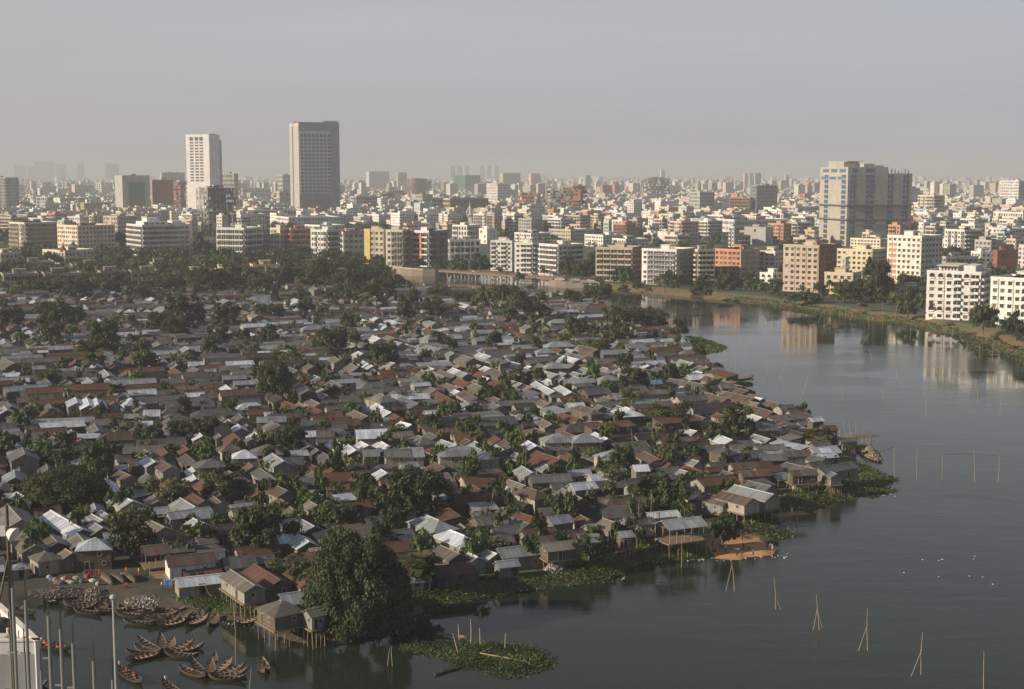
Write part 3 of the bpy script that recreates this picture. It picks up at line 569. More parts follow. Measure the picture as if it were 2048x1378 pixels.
for n_, (D, x, y, ang, L_, W_, he, kind, code) in enumerate(FILL):
    px, py = proj(x, y, 3)[:2]
    if n_ < n_ind + 40 and n_ind > 0 and -15 < px < 2060:
        hut(x, y, 1.2, ang, L_, W_, he, kind, code); n_ind -= 1
    else:
        r2 = random.Random(n_); mbf.at(x, y, 1.1 + r2.uniform(0, .35), ang); rise = W_ * r2.uniform(.2, .3) if kind != 'shed' else W_ * .16
        hut_walls(mbf, L_, W_, he, rise, kind, jc(r2.choice(WALLS), .12, r2), r2); hut_roof(mbf, L_, W_, he, rise, kind, jc(RC[code], .14, r2), r2, D < 520)
        for q_ in range(2 if D < 600 else 1):
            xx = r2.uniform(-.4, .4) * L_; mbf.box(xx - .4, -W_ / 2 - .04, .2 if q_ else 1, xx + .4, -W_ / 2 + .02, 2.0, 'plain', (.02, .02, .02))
tag(mbf.obj('crowded_huts'), 'countless low tin-roofed huts packed between the nearer numbered ones and the woods'.replace('numbered ', ''), 'huts', None, 'stuff')
# ------------------------------------------------------------------ trees
def leaf_quads(rnd, centres, s, n_per, cols, flat=.75, up=.35):
    """small leaf clusters scattered through the shells of several clumps; returns arrays of quads and colours"""
    P0 = []; C = []
    g = np.random.default_rng(rnd.randrange(1 << 30))
    for (cx, cy, cz, r, ci) in centres:
        n = max(6, int(n_per * r * r))
        d = g.normal(size=(n, 3)); d /= np.linalg.norm(d, axis=1)[:, None]; d[:, 2] = np.where(d[:, 2] < -.3, -d[:, 2] * .5, d[:, 2])
        rr = r * (g.random(n) ** .33) * (1 + .18 * g.normal(size=n)); c = np.array([cx, cy, cz]) + d * rr[:, None] * np.array([1, 1, flat])
        nrm = d + g.normal(size=(n, 3)) * .55 + np.array([0, 0, up]); nrm /= np.linalg.norm(nrm, axis=1)[:, None]
        a = np.cross(nrm, g.normal(size=(n, 3))); a /= np.linalg.norm(a, axis=1)[:, None]; b_ = np.cross(nrm, a)
        sz = s * g.uniform(.6, 1.3, n)[:, None]
        q = np.stack([c - a * sz - b_ * sz * .2, c + b_ * sz * .7 - a * sz * .1, c + a * sz, c - b_ * sz * .7 + a * sz * .15], 1)
        P0.append(q); base = np.array(cols[ci % len(cols)]); C.append(base * g.uniform(.72, 1.28, n)[:, None])
    return np.concatenate(P0), np.concatenate(C)
def leaf_mesh(name, Q, C, mats=('leaf',)):
    n = len(Q); me = bpy.data.meshes.new(name); me.vertices.add(n * 4); me.vertices.foreach_set('co', Q.astype(np.float32).ravel())
    me.loops.add(n * 4); me.loops.foreach_set('vertex_index', np.arange(n * 4, dtype=np.int32)); me.polygons.add(n); me.polygons.foreach_set('loop_start', np.arange(0, n * 4, 4, dtype=np.int32))
    me.update(calc_edges=True); me.materials.append(M['leaf'])
    a = me.color_attributes.new('Col', 'FLOAT_COLOR', 'CORNER'); a.data.foreach_set('color', np.repeat(np.concatenate([C, np.ones((n, 1))], 1), 4, axis=0).astype(np.float32).ravel())
    return me
DARK = [(.040, .060, .022), (.052, .075, .026), (.033, .049, .018), (.066, .086, .032)]
LIGHT = [(.075, .115, .026), (.06, .095, .023), (.095, .13, .035), (.052, .08, .022)]
DRY = [(.10, .12, .045), (.08, .10, .036), (.13, .12, .055), (.07, .085, .03)]
def crown(rnd, kind, fine):
    """crown inside radius 1, from height 0 to 1"""
    cs = []
    if kind == 'airy':
        for k in range(13):
            a = rnd.uniform(0, 6.283); r = rnd.uniform(.15, .8); cs.append((r * math.cos(a), r * math.sin(a), rnd.uniform(.3, .85) - .2 * r, rnd.uniform(.16, .3), k))
        return leaf_quads(rnd, cs, .06 if fine < 2 else .04, 1300 * fine, DRY, .5)
    cs.append((0, 0, .5, .42, 0))
    n = 15 if fine < 2 else 34
    if fine == 3:
        for k in range(110):
            a = rnd.uniform(0, 6.283); h = -.02 + .9 * ((k * .7548) % 1); r = .86 * math.sqrt(max(.02, 1 - max(0, h) ** 2.4 * 1.25)); cs.append((r * math.cos(a), r * math.sin(a), h, rnd.uniform(.13, .23), k))
        n = 0
    for k in range(n):
        a = k * 2.4 + rnd.uniform(-.4, .4); h = rnd.uniform(.12, .86); r = rnd.uniform(.45, .78) * math.sqrt(max(.08, 1 - ((h - .42) / .62) ** 2)); cs.append((r * math.cos(a), r * math.sin(a), h, rnd.uniform(.17, .32) * (.8 if n > 20 else 1), k))
    return leaf_quads(rnd, cs, {1: .085, 2: .05, 3: .023}[fine], {1: 1500, 2: 4000, 3: 17000}[fine], LIGHT if kind == 'light' else DARK, .85)
CROWNS = {}
def get_crown(kind, fine, k):
    key = (kind, fine, k)
    if key not in CROWNS: Q, C = crown(random.Random(hash(kind + 'x' * k) & 0xff if False else (k * 37 + fine * 5 + len(kind))), kind, fine); CROWNS[key] = leaf_mesh('crown', Q, C)
    return CROWNS[key]
BARK = (.11, .085, .06)
def trunk_mesh(k, kind):
    key = ('trunk', k, kind)
    if key in CROWNS: return CROWNS[key]
    r = random.Random(k); mb = MB(); top = (r.uniform(-.05, .05), r.uniform(-.05, .05), .45)
    mb.tube((0, 0, 0), top, .045, .03, 'plain', BARK, 7)
    for i in range(7):
        a = i * .9 + r.uniform(-.2, .2); e = (math.cos(a) * r.uniform(.3, .6), math.sin(a) * r.uniform(.3, .6), r.uniform(.6, .85)); mid = (e[0] * .45, e[1] * .45, .45 + (e[2] - .45) * .65)
        mb.tube(top, mid, .024, .016, 'plain', BARK, 5); mb.tube(mid, e, .016, .006, 'plain', BARK, 4)
    CROWNS[key] = mb.mesh('trunk'); return CROWNS[key]
def palm_meshes(k, kind):
    key = (kind, k)
    if key in CROWNS: return CROWNS[key]
    r = random.Random(k + 5); mb = MB(); z = 0; x = 0
    for i in range(6):
        nx = x + .012 * i; mb.tube((x, 0, z), (nx, 0, z + .13), .022 - .001 * i, .021 - .001 * i, 'plain', (.14, .115, .085), 6, False); x, z = nx, z + .13
    cr = MB(); n = 16 if kind == 'palm' else 22
    for i in range(n):
        a = i * 2.39996; el = r.uniform(-.25, 1.1) if kind == 'palm' else r.uniform(-.6, 1.2); l = r.uniform(.34, .46) if kind == 'palm' else r.uniform(.2, .26)
        pts = []; 
        for q in range(6):
            f = q / 5; d = l * f; zz_ = math.sin(el) * d - (.36 if kind == 'palm' else .1) * f * f * l * 1.6; pts.append((x + math.cos(a) * math.cos(el) * d, math.sin(a) * math.cos(el) * d, z + zz_))
        px_, py_ = -math.sin(a), math.cos(a); col = tuple(c * r.uniform(.8, 1.3) for c in ((.05, .068, .022) if r.random() < .8 else (.11, .085, .035)))
        for q in range(5):
            for s_ in (-1, 1):
                w0, w1 = (.075 * math.sin(3.14 * (q / 5) ** .6) + .012, .075 * math.sin(3.14 * ((q + 1) / 5) ** .6) + .004) if kind == 'palm' else (.02 + .09 * q / 5, .02 + .09 * (q + 1) / 5)
                A_, B_ = pts[q], pts[q + 1]; dr = .35
                cr.face([A_, B_, (B_[0] + px_ * s_ * w1, B_[1] + py_ * s_ * w1, B_[2] - w1 * dr), (A_[0] + px_ * s_ * w0, A_[1] + py_ * s_ * w0, A_[2] - w0 * dr)], 'leaf', col)
    for i in range(6): cr.tube((x, 0, z - .02), (x + .03 * math.cos(i), .03 * math.sin(i), z - .05), .014, .012, 'plain', (.10, .07, .02), 5)
    CROWNS[key] = (mb.mesh('trunk'), cr.mesh('crown')); return CROWNS[key]
TDESC = {'b': ('broad dark green tree', 'dark'), 'l': ('bright green leafy tree', 'light'), 'a': ('thin airy olive tree', 'airy'), 'p': ('tall coconut palm', 'palm'), 'y': ('shaggy fan palm', 'fan'), 'u': ('banana clump with upright leaves', 'banana')}
NT = [0]
def tree(x, y, z, wm, hm, kind, label=None, ground_gap=.18, where='huts', name=None):
    NT[0] += 1; k = NT[0]; rz = (k * 1.7) % 6.28
    D = math.hypot(x, y)
    names = {'b': 'broad_tree', 'l': 'leafy_tree', 'a': 'airy_tree', 'p': 'coconut_palm', 'y': 'fan_palm', 'u': 'banana_plant'}
    root = bpy.data.objects.new(name or names[kind], None); COL.objects.link(root); root.location = (x, y, z - .15)
    if kind in 'pyu':
        if kind == 'u':
            rr = random.Random(k)
            for q in range(5):
                tm, cm = palm_meshes(q % 2, 'fan'); s_ = hm * rr.uniform(.7, 1.1); xx, yy = rr.uniform(-.5, .5) * wm * .5, rr.uniform(-.5, .5) * wm * .5
                link('stem', tm, root, (xx, yy, 0), q, (s_ * .8, s_ * .8, s_ * .7)); link('leaf_crown', cm, root, (xx, yy, 0), q, (s_ * 1.3, s_ * 1.3, s_ * .7))
        else:
            tm, cm = palm_meshes(k % 3, 'palm' if kind == 'p' else 'fan'); h_ = hm / .98
            sc = (wm / .8, wm / .8, h_) if kind == 'p' else (wm / .45, wm / .45, h_)
            link('trunk', tm, root, (0, 0, 0), rz, (h_, h_, h_)); 
            # crown keeps its own size at the trunk's head
            s_ = wm / (.8 if kind == 'p' else .45); o = link('crown', cm, root, (0, 0, h_ * .78 - s_ * .78), rz, (s_, s_, s_)); o.location.x = math.cos(rz) * .18 * (h_ - s_); o.location.y = math.sin(rz) * .18 * (h_ - s_)
    else:
        kd = TDESC[kind][1]; px_size = wm / D * F
        fine = 3 if px_size > 150 else (2 if px_size > 55 else 1)
        g = ground_gap * hm
        link('crown', get_crown(kd, fine, k % (1 if fine == 3 else 4)), root, (0, 0, g * .6), rz, (wm / 2, wm / 2, hm - g * .6)); link('trunk', trunk_mesh(k % 4, kd), root, (0, 0, 0), rz, (max(wm, hm) / 2, max(wm, hm) / 2, hm * .95))
    px, py = proj(x, y, z + hm * .6)[:2]
    tag(root, label, 'palm tree' if kind in 'py' else ('banana plant' if kind == 'u' else 'tree'), {'huts': 'trees growing among the huts', 'bank': 'trees along the far bank', 'wood': 'trees of the wood behind the huts', 'city': 'trees between the city buildings'}[where])
    if not label:
        sz_ = ('small ' if hm < 5 else ('large ' if wm > 10 else '')); later(root, (sz_ + TDESC[kind][0]), px, py)
    return root
def tpx(px, pyb, w, h, kind, where='huts', label=None, z=None, gap=.18):
    zz_ = z if z is not None else (1.2 if where == 'huts' else 3.0)
    x, y, _ = P(px, pyb, zz_); dep = proj(x, y, zz_)[2]; k_ = 1.22 if where == 'huts' and label is None else 1.; return tree(x, y, zz_, w * dep / F * k_, h * dep / F * (1 + (k_ - 1) * .7), kind, label, gap, where)
tpx(716, 1250, 214, 184, 'b', label='huge dense dark tree on the near shore overhanging the water', gap=.06, z=.9)
tpx(262, 1120, 118, 92, 'b', label='dense dark green tree above the moored boats')
tpx(984, 1032, 46, 84, 'p', label='lone coconut palm with drooping brown fronds amid the rusty roofs')
tpx(222, 818, 34, 52, 'y', label='shaggy palmyra palm rising beside three silver gables')
tpx(1597, 838, 52, 33, 'b', label='lone flat-topped tree at the lake edge near the point')
TREES = '''130 1018 150 72 b;195 962 66 75 l;515 1112 100 96 b;575 1160 95 55 a;615 1180 80 45 l;765 1050 62 58 b;675 1062 100 56 b;835 1032 118 88 b;1225 1012 88 84 a;1245 955 50 60 b;1345 1034 68 66 l;1308 1006 60 56 b;1473 882 72 64 b;1335 862 92 46 l;1628 895 46 45 u;1655 900 26 40 y
840 1180 50 90 u;808 1175 40 70 u;550 808 68 78 b;580 912 64 52 b;455 1003 88 55 b;340 1012 105 58 a;370 884 66 45 b;410 884 58 45 b;300 895 62 42 b;185 850 40 20 a;768 738 58 54 b;660 718 66 58 b;700 668 44 38 b;560 742 80 46 a;20 662 56 48 b;75 594 66 34 b;160 602 66 40 b;215 594 56 34 b;280 604 60 36 b;340 594 60 40 b;420 586 76 44 b;480 580 76 44 b;30 594 56 34 a;112 594 64 36 b
98 654 54 46 l;100 692 42 40 b;145 650 50 40 b;250 655 60 32 a;208 714 62 62 b;205 690 66 46 b;280 716 38 36 b;325 668 58 40 b;366 658 78 60 b;350 676 58 40 b;452 660 58 52 b;440 692 44 36 b;485 692 34 32 b;420 714 38 36 b;500 715 50 38 a;290 742 52 38 l;188 750 56 58 y;100 776 48 34 b;45 690 30 22 l;65 700 40 20 a
985 706 34 42 b;905 720 32 24 a;880 692 44 28 b;950 676 40 26 b;1050 648 98 56 b;1012 606 60 32 b;985 640 44 66 p;1005 632 40 60 p;962 622 44 40 b;1030 602 36 24 p;1150 672 44 40 b;1192 682 34 28 b;1236 692 42 44 b;1125 694 42 28 a;1063 694 38 30 a;1248 662 78 42 b;1312 656 50 34 b;1360 680 34 40 b;1292 648 56 32 b;1195 606 60 34 b;1145 612 40 30 b
1265 784 56 46 b;1336 768 42 42 b;1402 722 24 30 b;1437 748 24 22 b;1192 714 64 34 l;1215 792 44 28 l;1272 812 54 30 b;1080 774 30 36 b;1040 734 28 26 b;985 806 50 36 b;910 842 34 34 b;795 880 28 24 b;665 804 36 28 b;950 1066 46 26 a;1092 1012 28 34 b;1045 890 26 20 b;1150 822 28 24 b;1240 830 40 22 a;720 612 60 44 b;760 600 60 40 b;660 606 30 26 b;600 604 30 26 b;540 640 60 30 b;610 640 36 40 b;810 650 36 54 b;830 630 30 50 b;755 625 44 44 y
865 640 50 40 b;900 632 60 30 a;800 576 30 26 b;700 590 76 46 b;650 578 86 52 b;600 572 70 44 b;560 576 60 42 b;520 590 54 34 b;740 576 60 40 b;690 560 70 40 b;630 556 64 36 b;580 548 60 36 b;760 560 44 30 b;880 600 60 22 b;930 612 60 30 b;1075 700 36 24 b;1430 1070 50 30 a;1450 900 50 24 a;1380 1060 36 34 b;1120 1090 50 24 a;1275 1010 60 40 a;1700 905 30 20 u;1500 850 40 24 a;1240 870 36 28 b;480 910 40 26 b;540 900 44 34 l;640 880 34 22 b;725 870 30 24 b;870 800 36 22 a;780 790 40 22 a'''
for q_ in TREES.replace('\n', ';').split(';'):
    a_ = q_.split(); tpx(*map(float, a_[:4]), a_[4])
BANK = '''1752 604 64 96 b;1818 592 60 46 b;1690 606 66 42 l;1656 596 26 42 p;1792 634 24 46 p;1816 634 48 34 b;1862 636 38 38 b;1832 596 22 30 p;1966 668 68 64 b;2022 672 48 52 b;2050 690 50 50 b;1165 560 56 42 b;1135 552 44 44 b;1186 556 34 50 b;1088 552 28 26 a;1196 574 40 26 a;1330 586 60 44 a;1295 592 34 26 a;1392 592 34 22 b;1450 576 34 40 b;1500 580 30 32 b;1412 594 30 22 b;1245 586 26 18 b;1590 606 40 20 b;1625 606 50 26 b;1560 600 40 18 a;1720 622 40 26 a;1900 660 36 20 a;1990 690 40 26 a
962 546 48 40 b;918 546 50 32 b;940 548 20 40 p;1000 552 30 24 a;905 512 26 26 p;880 540 40 22 b;840 536 34 20 b;810 530 34 20 b;1040 560 24 18 b;1005 520 26 34 b;1610 600 24 34 p;1540 588 40 20 b'''
for q_ in BANK.replace('\n', ';').split(';'):
    a_ = q_.split(); tpx(*map(float, a_[:4]), a_[4], 'bank')
CT = '''404 520 54 54 b;245 500 30 38 b;12 490 40 34 b;77 400 28 20 b;1180 450 60 28 b;1215 452 60 26 b;1240 446 40 20 b;770 408 50 26 b;720 400 44 24 b;800 400 44 20 b;1120 520 30 10 b;1420 500 20 14 b;1560 510 30 26 b;1975 520 30 22 b;1905 470 40 22 b;1330 440 30 14 b;1490 452 24 20 b;1660 560 20 14 p;730 520 40 28 b;660 524 60 26 b;600 516 60 26 b;560 520 50 26 b;500 524 50 24 b;450 520 40 24 b;340 522 60 24 b;290 520 50 22 b;220 516 40 22 b;60 508 44 26 b;150 500 36 20 b;700 530 60 26 b;1395 462 24 14 b;1110 482 30 14 b;960 460 26 14 b;890 474 24 14 b;750 458 40 14 b;520 462 30 14 b;1600 540 34 20 a;1850 560 40 24 b;1885 572 36 24 b'''
for q_ in CT.split(';'):
    a_ = q_.split(); tpx(*map(float, a_[:4]), a_[4], 'city')
# the wood: nearest trees one by one, the rest as one mass
rw = random.Random(5); WOOD = []
for k_ in range(1500):
    px_ = rw.uniform(-60, 800); py_ = rw.uniform(503, 578 - max(0, (px_ - 500)) * .02)
    if rw.random() > .25: continue
    x, y, _ = P(px_, py_, 3.0)
    if shore(x, y) < 3: continue
    WOOD.append((py_, px_, x, y))
WOOD.sort(reverse=True)
def merge_trees(name, lst, fine=1):
    Qs, Cs = [], []; base = [crown(random.Random(90 + i), ('dark', 'dark', 'airy', 'light', 'dark')[i], 1) for i in range(5)]; r = random.Random(3)
    for (x, y, z, wm, hm) in lst:
        Q, C = base[r.choice((0, 1, 1, 4, 2, 2, 3, 3))]
        keep = 3 if hm / math.hypot(x, y) * F > 26 else (6 if hm / math.hypot(x, y) * F > 11 else 16)
        if keep > 1: Q, C = Q[::keep], C[::keep]
        if keep > 1: ce = Q.mean(1, keepdims=True); Q = ce + (Q - ce) * {3: 1.45, 6: 1.9, 16: 3.0}[keep]
        a = r.uniform(0, 6.28); c, s_ = math.cos(a), math.sin(a); k = r.uniform(.7, 1.2)
        X_ = (Q[..., 0] * c - Q[..., 1] * s_) * wm / 2 + x; Y_ = (Q[..., 0] * s_ + Q[..., 1] * c) * wm / 2 + y; Z_ = Q[..., 2] * hm + z + .3
        Qs.append(np.stack([X_, Y_, Z_], -1)); Cs.append(C * k)
    return link(name, leaf_mesh(name, np.concatenate(Qs), np.concatenate(Cs)))
wd = []
room = max(0, 298 - NT[0]); used = 0
for i, (py_, px_, x, y) in enumerate(WOOD):
    wm, hm = rw.uniform(8, 15), rw.uniform(5, 9)
    if i % 3 == 0 and used < room and 0 < px_ < 800: tree(x, y, 3, wm * 1.1, hm * 1.15, rw.choice('blllaa'), None, .1, 'wood'); used += 1
    else: wd.append((x, y, 3, wm, hm))
rg = random.Random(21)
for k_ in range(900):          # bushes squeezed between the huts
    px_, py_ = rg.uniform(-20, 1500), 578 + 560 * rg.random() ** 2.2; x, y, _ = P(px_, py_, 1.2)
    if shore(x, y) < 4: continue
    u, v = to_uv(x, y); wd.append((x, y, 1.2 if rg.random() < .6 else 2.0, rg.uniform(2.5, 7), rg.uniform(2.5, 6)))
tag(merge_trees('woodland', wd), 'mass of tree crowns of the wood behind and bushes between the huts', 'trees', None, 'stuff')
print('trees', NT[0], len(wd))

# ------------------------------------------------------------------ floating weed and grass
def weed(name, poly, dens, h, label, cols, z=.05, size=.16, cover=True):
    q = np.array([P(a, b, 0)[:2] for a, b in poly]); lo, hi = q.min(0), q.max(0); g = np.random.default_rng(len(poly) * 7 + int(poly[0][0]))
    n = int((hi - lo).prod() * dens); pts = lo + g.random((n, 2)) * (hi - lo); sd_w = poly_sd(pts, q) + g.normal(size=n) * .5; k = sd_w > 0; pts, sd_w = pts[k], sd_w[k]; n = len(pts)
    nz = np.sin(pts[:, 0] * .55 + 2 * np.sin(pts[:, 1] * .31)) * .5 + np.sin(pts[:, 1] * .8 + pts[:, 0] * .2) * .5
    z = z + np.clip(-poly_sd(pts, WP) * .32 + .3, 0, 1.25)
    c = np.stack([pts[:, 0], pts[:, 1], z + g.random(n) * h * np.clip(sd_w / 2.5, .15, 1) * (1 + .5 * nz)], 1)
    nrm = g.normal(size=(n, 3)) * .5 + np.array([0, 0, .8]); nrm /= np.linalg.norm(nrm, axis=1)[:, None]
    a = np.cross(nrm, g.normal(size=(n, 3))); a /= np.linalg.norm(a, axis=1)[:, None]; b_ = np.cross(nrm, a); sz = size * g.uniform(.6, 1.5, n)[:, None]
    Q = np.stack([c - a * sz, c + b_ * sz * .7, c + a * sz, c - b_ * sz * .7], 1)
    C = np.array(cols)[(np.clip(nz * .5 + .5 + g.normal(size=n) * .25, 0, .999) * len(cols)).astype(int)] * g.uniform(.75, 1.25, n)[:, None]
    o = link(name, leaf_mesh(name, Q, C)); tag(o, label, 'water weed', None, 'stuff')
    return o
WEEDC = [(.040, .075, .012), (.06, .11, .018), (.08, .14, .022), (.11, .17, .03)]
ISLE = [(800, 1290), (835, 1282), (880, 1281), (940, 1286), (1010, 1286), (1060, 1292), (1085, 1300), (1098, 1312), (1116, 1318), (1108, 1334), (1080, 1344), (1050, 1352), (1015, 1358), (985, 1350), (970, 1341), (925, 1340), (905, 1326), (890, 1314), (850, 1311), (815, 1305)]
weed('floating_weed', ISLE, 26, .5, 'leafy green weed island floating alone in the lower water', WEEDC)
weed('floating_weed', [(1372, 672), (1400, 674), (1456, 694), (1440, 704), (1415, 708), (1395, 702)], 3, .5, 'dark green weed tongue jutting into the upper lake', WEEDC, size=.35)
weed('floating_weed', [(1468, 764), (1500, 764), (1507, 768), (1500, 773), (1465, 775)], 6, .4, 'upper of two small oval weed pads beside the moored boat', WEEDC, size=.3)
weed('floating_weed', [(1468, 780), (1505, 779), (1509, 785), (1495, 791), (1468, 790)], 6, .4, 'lower of two small oval weed pads below the moored boat', WEEDC, size=.3)
weed('floating_weed', [(1560, 1052), (1575, 1034), (1640, 1014), (1690, 1000), (1712, 1002), (1708, 992), (1745, 996), (1775, 988), (1793, 980), (1775, 972), (1798, 957), (1770, 950), (1750, 938), (1720, 925), (1690, 930), (1680, 960), (1620, 985), (1570, 1000), (1500, 1040), (1480, 1060)], 12, .55, 'broad dark weed bed round the stilt huts at the point', WEEDC, size=.22)
weed('floating_weed', [(1395, 1058), (1450, 1052), (1520, 1058), (1560, 1062), (1594, 1070), (1586, 1077), (1540, 1076), (1500, 1076), (1440, 1070)], 14, .5, 'narrow weed strip just above the sand spit', WEEDC, size=.2)
weed('floating_weed', [(1258, 1142), (1250, 1118), (1290, 1100), (1380, 1092), (1400, 1104), (1412, 1118), (1380, 1120), (1330, 1126), (1290, 1124), (1270, 1130)], 16, .45, 'green weed fringe left of the sand spit under the pavilion', WEEDC, size=.19)
weed('floating_weed', [(820, 1222), (816, 1190), (900, 1176), (960, 1168), (1040, 1172), (1100, 1160), (1120, 1150), (1160, 1140), (1240, 1124), (1266, 1140), (1220, 1160), (1130, 1172), (1075, 1178), (1000, 1192), (930, 1202), (850, 1214)], 16, .4, 'long green weed fringe below the white rubble heap', WEEDC, size=.19)
weed('shore_weed', [(345, 1212), (370, 1200), (440, 1196), (520, 1222), (545, 1262), (600, 1276), (690, 1282), (790, 1262), (820, 1236), (800, 1226), (700, 1262), (600, 1262), (560, 1252), (520, 1246), (470, 1236), (400, 1230)], 20, .4, 'green weed under the stilts of the nearest stilt huts', WEEDC, size=.18)
weed('bank_grass', [(1420, 592), (1500, 600), (1600, 606), (1700, 622), (1780, 632), (1850, 650), (1920, 668), (1980, 684), (2060, 712), (2060, 735), (2000, 712), (1940, 706), (1930, 690), (1900, 668), (1850, 658), (1780, 646), (1700, 636), (1640, 630), (1560, 618), (1480, 606)], 1.2, .7, 'grassy bank at the foot of the far apartment blocks', [(.06, .09, .022), (.08, .12, .028), (.10, .13, .036), (.12, .10, .05)], z=.4, size=.45)
# ------------------------------------------------------------------ city buildings
def vis(c, k=1.): return tuple(x * k for x in c)
WH, CR, YE, GY, DG, TN, PK, OR, BR, BG, GN, CN = (.72, .72, .70), (.66, .62, .52), (.64, .57, .42), (.42, .42, .41), (.22, .23, .24), (.50, .44, .35), (.62, .50, .44), (.50, .27, .17), (.30, .12, .08), (.52, .48, .40), (.10, .26, .18), (.30, .28, .25)
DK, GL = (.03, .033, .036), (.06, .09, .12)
def el_win(mb, u, v, w, h, fc, shade=True, pane=DK):
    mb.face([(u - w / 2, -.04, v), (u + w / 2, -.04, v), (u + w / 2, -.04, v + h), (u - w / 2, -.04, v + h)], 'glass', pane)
    for a in (-1, 1): mb.box(u + a * w / 2 - .06, -.10, v, u + a * w / 2 + .06, .02, v + h, 'plaster', fc, bottom=False)
    mb.box(u - .03, -.07, v, u + .03, -.035, v + h, 'plain', (.25, .25, .25), bottom=False)
    mb.box(u - w / 2 - .12, -.16, v - .12, u + w / 2 + .12, .02, v, 'plaster', fc)
    if shade: mb.box(u - w / 2 - .2, -.55, v + h, u + w / 2 + .2, .02, v + h + .1, 'plaster', fc)
def el_balc(mb, u, v, w, fh, fc, col, round_=False, rail=False):
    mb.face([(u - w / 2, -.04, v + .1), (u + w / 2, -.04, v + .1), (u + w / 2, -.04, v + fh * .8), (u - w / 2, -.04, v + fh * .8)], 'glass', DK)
    mb.box(u - w / 2, -1.25, v - .12, u + w / 2, .02, v + .06, 'plaster', fc)
    h = .95
    if rail:
        for i in range(int(w / .45) + 1): x = u - w / 2 + .05 + i * (w - .1) / max(1, int(w / .45)); mb.box(x - .03, -1.24, v + .06, x + .03, -1.18, v + h, 'plain', col, bottom=False)
        mb.box(u - w / 2, -1.26, v + h, u + w / 2, -1.16, v + h + .07, 'plain', col)
    else: mb.box(u - w / 2, -1.25, v + .06, u + w / 2, -1.13, v + h, 'plaster', col)
    for a in (-1, 1): mb.box(min(u + a * w / 2, u + a * (w / 2 - .12)), -1.13, v + .06, max(u + a * w / 2, u + a * (w / 2 - .12)), 0, v + h, 'plaster', col)
    mb.box(u - .07, -.10, v + .1, u + .07, .0, v + fh * .8, 'plaster', fc)
def el_arch(mb, u, v, w, h, fc):
    n = 8; pts = [(u - w / 2, -.05, v), (u + w / 2, -.05, v)] + [(u + w / 2 * math.cos(math.pi * i / n), -.05, v + h - w / 2 + w / 2 * math.sin(math.pi * i / n)) for i in range(n + 1)]
    mb.face(pts, 'glass', DK)
    for i in range(n):
        a0, a1 = math.pi * i / n, math.pi * (i + 1) / n; r0, r1 = w / 2, w / 2 + .16; zc = v + h - w / 2
        mb.face([(u + r0 * math.cos(a0), -.12, zc + r0 * math.sin(a0)), (u + r1 * math.cos(a0), -.12, zc + r1 * math.sin(a0)), (u + r1 * math.cos(a1), -.12, zc + r1 * math.sin(a1)), (u + r0 * math.cos(a1), -.12, zc + r0 * math.sin(a1))], 'plaster', fc)
    mb.box(u - w / 2, -.5, v - .1, u + w / 2, .02, v + .5, 'plaster', fc)
NB = [0]; FOOT = []; ELM = {}
def put_el(root, org, ang, key, maker, name, u, v):
    if key not in ELM: mb = MB(); maker(mb); ELM[key] = mb.mesh(name)
    c, s_ = math.cos(ang), math.sin(ang); return link(name, ELM[key], root, (org[0] + u * c, org[1] + u * s_, v), ang)
